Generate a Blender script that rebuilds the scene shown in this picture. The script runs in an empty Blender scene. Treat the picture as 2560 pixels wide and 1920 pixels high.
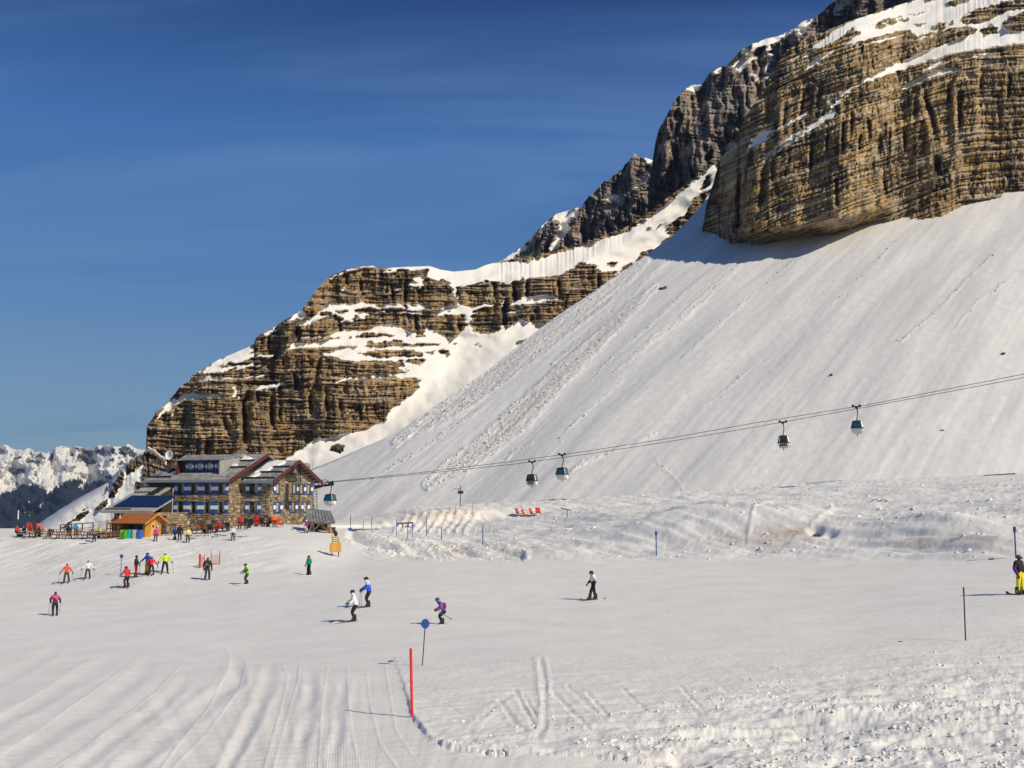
import bpy, bmesh, math, random
import numpy as np
from mathutils import Vector, Matrix, Euler

# ------------------------------------------------------------------ camera, world, sun, exposure
S = bpy.context.scene
COL = S.collection
F = 2600.0                      # focal length in pixels of the 2560 px wide photograph
PITCH = math.atan(290.0 / F)
SP, CP = math.sin(PITCH), math.cos(PITCH)

cam_d = bpy.data.cameras.new('camera')
cam = bpy.data.objects.new('camera', cam_d)
COL.objects.link(cam)
cam_d.sensor_width = 36.0
cam_d.lens = 36.0 * F / 2560.0
cam_d.clip_start = 0.5
cam_d.clip_end = 60000.0
cam.location = (0, 0, 0)
cam.rotation_euler = (math.pi / 2 + PITCH, 0, 0)
S.camera = cam

SUN_EL = math.radians(37.0)
SUN_AZ = math.radians(130.0)    # clockwise from +Y: behind the camera to the right
sdir = Vector((math.sin(SUN_AZ) * math.cos(SUN_EL), math.cos(SUN_AZ) * math.cos(SUN_EL), math.sin(SUN_EL)))

W = bpy.data.worlds.new('World')
S.world = W
W.use_nodes = True
wn, wl = W.node_tree.nodes, W.node_tree.links
wn.clear()
w_out = wn.new('ShaderNodeOutputWorld')
w_bg = wn.new('ShaderNodeBackground')
w_bg.inputs['Strength'].default_value = 0.10
w_sky = wn.new('ShaderNodeTexSky')
w_sky.sky_type = 'NISHITA'
w_sky.sun_disc = False
w_sky.sun_elevation = SUN_EL
w_sky.sun_rotation = SUN_AZ
w_sky.altitude = 2400
w_sky.air_density = 1.0
w_sky.dust_density = 0.6
w_sky.ozone_density = 3.0
w_tint = wn.new('ShaderNodeMix'); w_tint.data_type = 'RGBA'; w_tint.blend_type = 'MULTIPLY'
w_tint.inputs[0].default_value = 1.0
w_tint.inputs[7].default_value = (0.60, 0.70, 0.55, 1)
w_gam = wn.new('ShaderNodeGamma'); w_gam.inputs[1].default_value = 1.5
wl.new(w_sky.outputs[0], w_gam.inputs[0]); wl.new(w_gam.outputs[0], w_tint.inputs[6])
# thin high veils: noise over the direction, projected on a plane overhead
w_tc = wn.new('ShaderNodeTexCoord')
w_sep = wn.new('ShaderNodeSeparateXYZ'); wl.new(w_tc.outputs['Generated'], w_sep.inputs[0])
w_zz = wn.new('ShaderNodeMath'); w_zz.operation = 'ADD'; w_zz.inputs[1].default_value = 0.22; wl.new(w_sep.outputs[2], w_zz.inputs[0])
w_dx = wn.new('ShaderNodeMath'); w_dx.operation = 'DIVIDE'; wl.new(w_sep.outputs[0], w_dx.inputs[0]); wl.new(w_zz.outputs[0], w_dx.inputs[1])
w_dy = wn.new('ShaderNodeMath'); w_dy.operation = 'DIVIDE'; wl.new(w_sep.outputs[1], w_dy.inputs[0]); wl.new(w_zz.outputs[0], w_dy.inputs[1])
w_cmb = wn.new('ShaderNodeCombineXYZ'); wl.new(w_dx.outputs[0], w_cmb.inputs[0]); wl.new(w_dy.outputs[0], w_cmb.inputs[1])
w_map = wn.new('ShaderNodeMapping'); w_map.inputs['Rotation'].default_value = (0, 0, 0.25); w_map.inputs['Scale'].default_value = (0.38, 2.1, 1)
wl.new(w_cmb.outputs[0], w_map.inputs[0])
w_n = wn.new('ShaderNodeTexNoise'); w_n.inputs['Scale'].default_value = 1.7; w_n.inputs['Detail'].default_value = 6; w_n.inputs['Roughness'].default_value = 0.52
w_n.inputs['Distortion'].default_value = 0.6
wl.new(w_map.outputs[0], w_n.inputs['Vector'])
w_rmp = wn.new('ShaderNodeMapRange'); w_rmp.interpolation_type = 'SMOOTHSTEP'
w_rmp.inputs[1].default_value = 0.40; w_rmp.inputs[2].default_value = 0.74; w_rmp.inputs[3].default_value = 0.0; w_rmp.inputs[4].default_value = 0.5
wl.new(w_n.outputs[0], w_rmp.inputs[0])
w_mix = wn.new('ShaderNodeMix'); w_mix.data_type = 'RGBA'
w_mix.inputs[7].default_value = (1.5, 2.75, 5.3, 1)
# deep high-altitude blue that greys out toward the horizon, the same all round
w_el = wn.new('ShaderNodeValToRGB'); wl.new(w_sep.outputs[2], w_el.inputs[0])
e_ = w_el.color_ramp.elements
w_stops = [(0.0, (.205, .285, .385)), (0.06, (.190, .275, .388)), (0.20, (.078, .190, .420)), (0.33, (.048, .148, .410)), (0.45, (.010, .046, .195)), (1.0, (.010, .036, .150))]
while len(e_) < len(w_stops): e_.new(0.5)
for k_, (p_, c_) in zip(e_, w_stops): k_.position = p_; k_.color = (*c_, 1)
w_x10 = wn.new('ShaderNodeVectorMath'); w_x10.operation = 'SCALE'; w_x10.inputs['Scale'].default_value = 10.0; wl.new(w_el.outputs[0], w_x10.inputs[0])
w_hz = wn.new('ShaderNodeMix'); w_hz.data_type = 'RGBA'; w_hz.inputs[0].default_value = 0.86
wl.new(w_x10.outputs[0], w_hz.inputs[7]); wl.new(w_tint.outputs[2], w_hz.inputs[6])
wl.new(w_rmp.outputs[0], w_mix.inputs[0]); wl.new(w_hz.outputs[2], w_mix.inputs[6])
wl.new(w_mix.outputs[2], w_bg.inputs['Color'])
wl.new(w_bg.outputs[0], w_out.inputs['Surface'])

sun_d = bpy.data.lights.new('sun', 'SUN')
sun_d.energy = 4.3
sun_d.angle = math.radians(0.53)
sun_d.color = (1.0, 0.885, 0.69)
sun = bpy.data.objects.new('sun', sun_d)
COL.objects.link(sun)
sun.rotation_euler = (-sdir).to_track_quat('-Z', 'Y').to_euler()

S.view_settings.view_transform = 'Standard'
S.view_settings.look = 'None'
S.view_settings.exposure = 0.0
S.view_settings.gamma = 1.0
S.view_settings.use_curve_mapping = False
S.render.engine = 'CYCLES'
S.cycles.max_bounces = 6
S.cycles.diffuse_bounces = 4
S.cycles.volume_bounces = 0

# ------------------------------------------------------------------ helpers: pixels to rays, noise, polygons
def ray(px, py):
    u = (np.asarray(px, float) - 1280.0) / F
    v = (960.0 - np.asarray(py, float)) / F
    d = CP - v * SP
    return u / d, (SP + v * CP) / d         # x per metre of depth, z per metre of depth

def at(px, py, Y):
    U, T = ray(px, py)
    return Vector((float(U * Y), float(Y), float(T * Y)))

def proj(x, Y, z):
    c = Y * CP + z * SP
    return 1280 + F * x / c, 960 - F * (z * CP - Y * SP) / c

_P = np.random.RandomState(7).permutation(512).astype(np.int64)
_P = np.concatenate([_P, _P])
_GA = np.random.RandomState(3).rand(512) * 2 * np.pi
_GX, _GY = np.cos(_GA), np.sin(_GA)
def pnoise(x, y, seed=0):
    x = np.asarray(x, float); y = np.asarray(y, float)
    xi = np.floor(x).astype(np.int64); yi = np.floor(y).astype(np.int64)
    xf = x - xi; yf = y - yi
    u = xf * xf * xf * (xf * (xf * 6 - 15) + 10); v = yf * yf * yf * (yf * (yf * 6 - 15) + 10)
    def g(ix, iy):
        h = _P[(_P[(ix + seed * 37) & 511] + iy) & 511]
        return _GX[h] * (x - ix) + _GY[h] * (y - iy)
    a = g(xi, yi); b = g(xi + 1, yi); c = g(xi, yi + 1); d = g(xi + 1, yi + 1)
    return ((a + (b - a) * u) + ((c + (d - c) * u) - (a + (b - a) * u)) * v) * 1.5
def fbm(x, y, octv=4, seed=0, gain=0.5, lac=2.03):
    s = 0.0; a = 1.0; t = 0.0
    for o in range(octv):
        s = s + a * pnoise(x, y, seed + o * 3); t += a
        a *= gain; x = x * lac + 11.3; y = y * lac + 5.7
    return s / t
def sstep(a, b, x):
    t = np.clip((x - a) / (b - a), 0, 1)
    return t * t * (3 - 2 * t)

def inpoly(px, py, poly):
    p = np.asarray(poly, float)
    r = np.zeros(px.shape, bool)
    bb = (px >= p[:, 0].min()) & (px <= p[:, 0].max()) & (py >= p[:, 1].min()) & (py <= p[:, 1].max())
    if not bb.any():
        return r
    X = px[bb]; Y = py[bb]
    q = np.zeros(X.shape, bool)
    n = len(p)
    for i in range(n):
        x0, y0 = p[i]; x1, y1 = p[(i + 1) % n]
        if y0 == y1:
            continue
        c = ((y0 > Y) != (y1 > Y)) & (X < (x1 - x0) * (Y - y0) / (y1 - y0) + x0)
        q ^= c
    r[bb] = q
    return r
def crop(x0, y0, s, pts):
    return [(x0 + a / s, y0 + b / s) for a, b in pts]
def linedist(px, py, line):
    d = np.full(px.shape, 1e9); t = np.zeros(px.shape)
    L = np.asarray(line, float); acc = 0.0
    for (x0, y0), (x1, y1) in zip(L[:-1], L[1:]):
        dx, dy = x1 - x0, y1 - y0; ll = dx * dx + dy * dy
        k = np.clip(((px - x0) * dx + (py - y0) * dy) / ll, 0, 1)
        e = np.hypot(px - x0 - k * dx, py - y0 - k * dy)
        m = e < d
        d = np.where(m, e, d); t = np.where(m, acc + k, t); acc += 1
    return d, t / max(acc, 1)
def blur(a, n=1):
    for _ in range(n):
        b = np.pad(a, 1, mode='edge')
        a = (b[:-2, 1:-1] + b[2:, 1:-1] + b[1:-1, :-2] + b[1:-1, 2:] + 2 * b[1:-1, 1:-1]) / 6.0
    return a

# ------------------------------------------------------------------ helpers: objects
def tag(o, label=None, cat=None, group=None, kind=None):
    if label: o['label'] = label
    if cat: o['category'] = cat
    if group: o['group'] = group
    if kind: o['kind'] = kind
    return o
def empty(name, loc=(0, 0, 0), rz=0.0, label=None, cat=None, group=None):
    o = bpy.data.objects.new(name, None)
    o.empty_display_size = 0.3
    COL.objects.link(o)
    o.location = loc; o.rotation_euler = (0, 0, rz)
    return tag(o, label, cat, group)
def link(name, me, parent=None, loc=None, rot=None):
    o = bpy.data.objects.new(name, me)
    COL.objects.link(o)
    if parent is not None: o.parent = parent
    if loc is not None: o.location = loc
    if rot is not None: o.rotation_euler = rot
    return o
KIDS = {}
def copy_tree(o, parent=None):
    c = o.copy(); COL.objects.link(c)
    if parent is not None: c.parent = parent
    for ch in [k for k in bpy.data.objects if k.parent == o]:
        copy_tree(ch, c)
    return c

class MB:
    """collects shapes for ONE mesh; every face carries a material index"""
    def __init__(s):
        s.v = []; s.f = []; s.m = []; s.c = []
    def add(s, vs, fs, mat=0, tint=None):
        b = len(s.v); s.v += [tuple(map(float, q)) for q in vs]
        for q in fs:
            s.f.append([b + i for i in q]); s.m.append(mat); s.c.append(tint if tint is not None else 0.5)
        return s
    def box(s, x0, x1, y0, y1, z0, z1, mat=0, tint=None):
        return s.add([(x0, y0, z0), (x1, y0, z0), (x1, y1, z0), (x0, y1, z0), (x0, y0, z1), (x1, y0, z1), (x1, y1, z1), (x0, y1, z1)],
                     [(0, 3, 2, 1), (4, 5, 6, 7), (0, 1, 5, 4), (1, 2, 6, 5), (2, 3, 7, 6), (3, 0, 4, 7)], mat, tint)
    def hexa(s, p, mat=0, tint=None):
        return s.add(p, [(0, 3, 2, 1), (4, 5, 6, 7), (0, 1, 5, 4), (1, 2, 6, 5), (2, 3, 7, 6), (3, 0, 4, 7)], mat, tint)
    def prism(s, poly, a, b, axis='y', mat=0):
        n = len(poly)
        def P(q, w):
            return (q[0], w, q[1]) if axis == 'y' else ((w, q[0], q[1]) if axis == 'x' else (q[0], q[1], w))
        vs = [P(q, a) for q in poly] + [P(q, b) for q in poly]
        fs = [tuple(range(n))[::-1], tuple(range(n, 2 * n))] + [(i, (i + 1) % n, n + (i + 1) % n, n + i) for i in range(n)]
        return s.add(vs, fs, mat)
    def tube(s, pts, r, n=6, mat=0, r2=None):
        pts = [Vector(p) for p in pts]
        rings = []; vs = []
        for i, p in enumerate(pts):
            d = (pts[min(i + 1, len(pts) - 1)] - pts[max(i - 1, 0)]).normalized()
            ref = Vector((0, 0, 1)) if abs(d.z) < 0.9 else Vector((1, 0, 0))
            a = d.cross(ref).normalized(); b = d.cross(a)
            rr = r if r2 is None else r + (r2 - r) * i / max(len(pts) - 1, 1)
            rings.append(range(len(vs), len(vs) + n))
            for k in range(n):
                t = 2 * math.pi * k / n
                vs.append(p + a * (rr * math.cos(t)) + b * (rr * math.sin(t)))
        fs = []
        for A, B in zip(rings[:-1], rings[1:]):
            for k in range(n):
                fs.append((A[k], A[(k + 1) % n], B[(k + 1) % n], B[k]))
        fs.append(tuple(rings[0])[::-1]); fs.append(tuple(rings[-1]))
        return s.add(vs, fs, mat)
    def loft(s, rings, mat=0, caps=True):
        n = len(rings[0]); vs = [p for r in rings for p in r]; fs = []
        for i in range(len(rings) - 1):
            for k in range(n):
                fs.append((i * n + k, i * n + (k + 1) % n, (i + 1) * n + (k + 1) % n, (i + 1) * n + k))
        if caps:
            fs.append(tuple(range(n))[::-1]); fs.append(tuple(range((len(rings) - 1) * n, len(rings) * n)))
        return s.add(vs, fs, mat)
    def ball(s, c, r, nu=8, nv=6, mat=0, zmin=-1.0):
        rx, ry, rz = (r, r, r) if not hasattr(r, '__len__') else r
        rings = []
        for j in range(nv + 1):
            t = -1 + 2 * j / nv
            ph = math.asin(max(zmin, min(1, t))) if nv else 0
            ph = (max(-math.pi / 2, math.asin(zmin)) + (math.pi / 2 - math.asin(zmin)) * j / nv)
            q = max(math.cos(ph), 0.02)
            rings.append([(c[0] + rx * q * math.cos(2 * math.pi * k / nu), c[1] + ry * q * math.sin(2 * math.pi * k / nu), c[2] + rz * math.sin(ph)) for k in range(nu)])
        return s.loft(rings, mat)
    def mesh(s, name, mats, smooth=False):
        me = bpy.data.meshes.new(name)
        me.from_pydata(s.v, [], s.f)
        for m in mats: me.materials.append(m)
        me.polygons.foreach_set('material_index', s.m)
        if any(c != 0.5 for c in s.c):
            at_ = me.attributes.new('tint', 'FLOAT', 'FACE')
            at_.data.foreach_set('value', s.c)
        if smooth:
            me.polygons.foreach_set('use_smooth', [True] * len(s.f))
        me.update()
        return me
    def build(s, name, mats, parent=None, loc=None, rot=None, smooth=False):
        if not isinstance(mats, (list, tuple)): mats = [mats]
        return link(name, s.mesh(name, mats, smooth), parent, loc, rot)

def gridmesh(name, P, mats, attrs=None, smooth=True, matidx=None):
    """P: rows x cols x 3 array -> mesh object"""
    R, Cn = P.shape[:2]
    me = bpy.data.meshes.new(name)
    nv = R * Cn
    me.vertices.add(nv); me.vertices.foreach_set('co', P.reshape(-1).astype(np.float32))
    i = np.arange(nv).reshape(R, Cn)
    q = np.stack([i[:-1, :-1], i[:-1, 1:], i[1:, 1:], i[1:, :-1]], -1).reshape(-1, 4)
    nf = len(q)
    me.loops.add(nf * 4); me.loops.foreach_set('vertex_index', q.reshape(-1).astype(np.int32))
    me.polygons.add(nf)
    me.polygons.foreach_set('loop_start', (np.arange(nf) * 4).astype(np.int32))
    if smooth: me.polygons.foreach_set('use_smooth', np.ones(nf, bool))
    for m in mats: me.materials.append(m)
    for k, a in (attrs or {}).items():
        t = me.attributes.new(k, 'FLOAT', 'POINT')
        t.data.foreach_set('value', a.reshape(-1).astype(np.float32))
    me.update(calc_edges=True); me.validate()
    return link(name, me)
# ------------------------------------------------------------------ materials (all procedural)
def new_mat(name):
    m = bpy.data.materials.new(name); m.use_nodes = True
    n, l = m.node_tree.nodes, m.node_tree.links
    b = n['Principled BSDF']
    return m, n, l, b
def plain(name, col, rough=0.6, noise=0.12, scale=8.0, metal=0.0, spec=0.4):
    m, n, l, b = new_mat(name)
    b.inputs['Roughness'].default_value = rough
    b.inputs['Metallic'].default_value = metal
    b.inputs['Specular IOR Level'].default_value = spec
    tc = n.new('ShaderNodeTexCoord')
    t = n.new('ShaderNodeTexNoise'); t.inputs['Scale'].default_value = scale; t.inputs['Detail'].default_value = 4
    l.new(tc.outputs['Object'], t.inputs['Vector'])
    r = n.new('ShaderNodeValToRGB')
    lo = tuple(max(c * (1 - noise * 2), 0) for c in col); hi = tuple(min(c * (1 + noise * 2), 1) for c in col)
    r.color_ramp.elements[0].position = 0.3; r.color_ramp.elements[0].color = (*lo, 1)
    r.color_ramp.elements[1].position = 0.7; r.color_ramp.elements[1].color = (*hi, 1)
    l.new(t.outputs[0], r.inputs[0]); l.new(r.outputs[0], b.inputs['Base Color'])
    return m
class NT:
    """tiny node-graph helper"""
    def __init__(s, m): s.n, s.l = m.node_tree.nodes, m.node_tree.links
    def _set(s, sock, v):
        if isinstance(v, bpy.types.NodeSocket): s.l.new(v, sock)
        elif v is not None: sock.default_value = v
    def math(s, op, a, b=None, c=None, clamp=False):
        x = s.n.new('ShaderNodeMath'); x.operation = op; x.use_clamp = clamp
        s._set(x.inputs[0], a); s._set(x.inputs[1], b)
        if c is not None: s._set(x.inputs[2], c)
        return x.outputs[0]
    def rng(s, v, a, b, c=0.0, d=1.0, smooth=True):
        x = s.n.new('ShaderNodeMapRange'); x.interpolation_type = 'SMOOTHSTEP' if smooth else 'LINEAR'
        s._set(x.inputs[0], v)
        for i, q in enumerate((a, b, c, d)): x.inputs[i + 1].default_value = q
        return x.outputs[0]
    def noise(s, vec, scale, detail=4, rough=0.5, dist=0.0):
        x = s.n.new('ShaderNodeTexNoise'); x.inputs['Scale'].default_value = scale; x.inputs['Detail'].default_value = detail
        x.inputs['Roughness'].default_value = rough; x.inputs['Distortion'].default_value = dist
        s._set(x.inputs['Vector'], vec); return x.outputs[0]
    def mapping(s, vec, scale=(1, 1, 1), rot=(0, 0, 0)):
        x = s.n.new('ShaderNodeMapping'); s._set(x.inputs[0], vec)
        x.inputs['Scale'].default_value = scale; x.inputs['Rotation'].default_value = rot
        return x.outputs[0]
    def mix(s, f, a, b, mode='MIX'):
        x = s.n.new('ShaderNodeMix'); x.data_type = 'RGBA'; x.blend_type = mode
        s._set(x.inputs[0], f); s._set(x.inputs[6], a if not isinstance(a, tuple) else (*a, 1)); s._set(x.inputs[7], b if not isinstance(b, tuple) else (*b, 1))
        return x.outputs[2]
    def ramp(s, v, stops):
        x = s.n.new('ShaderNodeValToRGB'); s._set(x.inputs[0], v)
        e = x.color_ramp.elements
        while len(e) < len(stops): e.new(0.5)
        for k, (p, c) in zip(e, stops): k.position = p; k.color = (*c, 1)
        return x.outputs[0]
    def attr(s, name):
        x = s.n.new('ShaderNodeAttribute'); x.attribute_name = name; return x.outputs['Fac']
    def comb(s, a, b, c):
        x = s.n.new('ShaderNodeCombineXYZ'); s._set(x.inputs[0], a); s._set(x.inputs[1], b); s._set(x.inputs[2], c); return x.outputs[0]
    def obj(s):
        return s.n.new('ShaderNodeTexCoord').outputs['Object']
    def sep(s, v):
        x = s.n.new('ShaderNodeSeparateXYZ'); s._set(x.inputs[0], v); return x.outputs
    def bump(s, h, dist, strength=1.0, normal=None):
        x = s.n.new('ShaderNodeBump'); x.inputs['Distance'].default_value = dist; x.inputs['Strength'].default_value = strength
        s._set(x.inputs['Height'], h)
        if normal is not None: s._set(x.inputs['Normal'], normal)
        return x.outputs[0]

SNOW = (0.80, 0.795, 0.79)
def snow_mat(name, streak_rot=None, streak=(0.15, 0.01), fine=1.0, groom=False, dirtc=(0.42, 0.32, 0.22)):
    m, n, l, b = new_mat(name)
    g = NT(m); P = g.obj()
    dirt = g.attr('dirt')
    f1 = g.noise(P, 0.35, 6, 0.62)
    base = g.mix(g.rng(f1, 0.3, 0.7), (0.74, 0.73, 0.70), (0.82, 0.81, 0.78))
    h = g.noise(P, 2.2, 6, 0.65)
    nb = g.bump(h, 0.06 * fine, 0.6)
    if streak_rot is not None:
        sv = g.mapping(P, (streak[0], streak[1], streak[1]), (0, 0, streak_rot))
        # Mapping rotates after scaling: rotate first, then scale
        rv = g.mapping(g.mapping(P, (1, 1, 1), (0, 0, streak_rot)), (streak[0], streak[1], streak[1] * 0.5))
        st = g.noise(rv, 1.0, 6, 0.6)
        base = g.mix(g.rng(st, 0.35, 0.68), base, g.mix(0.9, base, (0.60, 0.60, 0.605)))
        nb = g.bump(st, 1.0, 0.16, nb)
    if groom:
        sx = g.sep(P)
        rv = g.mapping(P, (0.16, 3.2, 1.0), (0, 0, 0.05))
        st = g.noise(rv, 1.0, 5, 0.6)
        nb = g.bump(st, 0.08, 0.6, nb)
        base = g.mix(g.rng(st, 0.62, 0.78), base, (0.86, 0.85, 0.84))
    col = g.mix(g.math('MULTIPLY', dirt, g.rng(g.noise(P, 1.3, 5, 0.7), 0.25, 0.65), clamp=True), base, dirtc)
    l.new(col, b.inputs['Base Color']); l.new(nb, b.inputs['Normal'])
    b.inputs['Roughness'].default_value = 0.7
    b.inputs['Specular IOR Level'].default_value = 0.25
    return m
M_PISTE = snow_mat('piste_snow', groom=True)
M_SLOPE = None

def rock_mat(name, ochre, grey, pale, sc=1.0, stain=0.55, flute=1.0, bs=1.0):
    """layered limestone with dark run-off stains; the snow attribute covers ledges"""
    m, n, l, b = new_mat(name)
    g = NT(m); P = g.obj(); X = g.sep(P)
    st = g.attr('strata'); sn = g.attr('snow')
    big = g.noise(P, 0.022 * sc, 4, 0.55, 0.5)
    band = g.noise(g.comb(g.math('MULTIPLY', st, 0.20 * sc * bs), g.math('MULTIPLY', X[0], 0.012 * sc), 0.0), 1.0, 7, 0.68)
    thin = g.noise(g.comb(g.math('MULTIPLY', st, 0.9 * sc), g.math('MULTIPLY', X[0], 0.03 * sc), 3.0), 1.0, 5, 0.65)
    streak = g.noise(g.mapping(P, (0.42 * sc * flute, 0.18 * sc * flute, 0.030 * sc)), 1.0, 6, 0.62)
    blot = g.noise(g.mapping(P, (0.07 * sc, 0.05 * sc, 0.035 * sc)), 1.0, 4, 0.6)
    fine = g.noise(P, 0.55 * sc, 8, 0.7)
    bl = g.math('ADD', g.math('MULTIPLY', band, 0.72), g.math('MULTIPLY', big, 0.30))
    dk = tuple(q * 0.34 for q in grey)
    c = g.ramp(bl, [(0.36, dk), (0.41, ochre), (0.455, pale), (0.485, grey), (0.515, ochre), (0.545, dk), (0.575, pale), (0.61, ochre), (0.66, grey)])
    c = g.mix(g.rng(g.math('ADD', g.math('MULTIPLY', thin, 0.5), g.math('MULTIPLY', blot, 0.5)), 0.50, 0.66), c, g.mix(0.6, pale, ochre))
    c = g.mix(g.math('MULTIPLY', g.rng(fine, 0.35, 0.65), 0.55), c, g.mix(1.0, c, (0.45, 0.42, 0.40), 'MULTIPLY'))
    dark = g.math('MULTIPLY', g.rng(streak, 0.46, 0.58), g.rng(blot, 0.42, 0.60))
    c = g.mix(g.math('MULTIPLY', dark, stain), c, (0.045, 0.040, 0.036))
    crack = g.rng(thin, 0.30, 0.40, 1.0, 0.0)
    c = g.mix(g.math('MULTIPLY', crack, 0.6), c, (0.05, 0.045, 0.04))
    # snow: painted ledges, plus dustings where the rock faces up
    geo = n.new('ShaderNodeNewGeometry'); nz = g.sep(geo.outputs['Normal'])[2]
    dust = g.math('MULTIPLY', g.rng(nz, 0.66, 0.82), g.rng(fine, 0.50, 0.60))
    s1 = g.rng(g.math('ADD', sn, g.math('MULTIPLY', g.math('SUBTRACT', fine, 0.5), 0.9)), 0.40, 0.60)
    s = g.math('MAXIMUM', s1, g.math('MULTIPLY', dust, 0.75))
    scol = g.mix(g.rng(g.noise(g.mapping(P, (0.05, 0.05, 0.07)), 1.0, 5, 0.6), 0.3, 0.75), (0.81, 0.80, 0.775), (0.76, 0.735, 0.70))
    col = g.mix(s, c, scol)
    l.new(col, b.inputs['Base Color'])
    hh = g.math('ADD', g.math('MULTIPLY', thin, 0.55), g.math('ADD', g.math('MULTIPLY', fine, 0.6), g.math('MULTIPLY', streak, 0.7)))
    hs = g.math('MULTIPLY', hh, g.math('SUBTRACT', 1.0, s, None, True))
    hs = g.math('ADD', hs, g.math('MULTIPLY', s, g.math('MULTIPLY', g.noise(P, 0.25, 5, 0.6), 0.12)))
    nb = g.bump(hs, 2.0 / sc, 0.7)
    l.new(nb, b.inputs['Normal'])
    b.inputs['Roughness'].default_value = 0.9
    b.inputs['Specular IOR Level'].default_value = 0.12
    return m
M_ROCKR = rock_mat('banded_cliff_rock', (0.58, 0.365, 0.13), (0.33, 0.285, 0.225), (0.66, 0.54, 0.36), 1.0, 0.95)
M_ROCKL = rock_mat('ledge_cliff_rock', (0.52, 0.325, 0.13), (0.28, 0.23, 0.17), (0.58, 0.45, 0.29), 0.8, 0.85)
M_ROCKT = rock_mat('tower_rock', (0.36, 0.285, 0.23), (0.29, 0.26, 0.24), (0.48, 0.39, 0.31), 0.55, 0.75, 1.3, 0.22)
M_ROCKF = rock_mat('far_rock', (0.10, 0.10, 0.11), (0.08, 0.085, 0.10), (0.14, 0.13, 0.13), 0.08, 0.3)
M_BOULD = plain('boulder_rock', (0.10, 0.085, 0.07), 0.9, 0.4, 3.0)
# ------------------------------------------------------------------ cliffs: every column of the face is integrated upward from its foot,
# steep where there is rock, gentle where snow lies, so ledges and terraces are real steps in depth
def pl(x, pts):
    p = np.asarray(pts, float); return np.interp(x, p[:, 0], p[:, 1])

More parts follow.
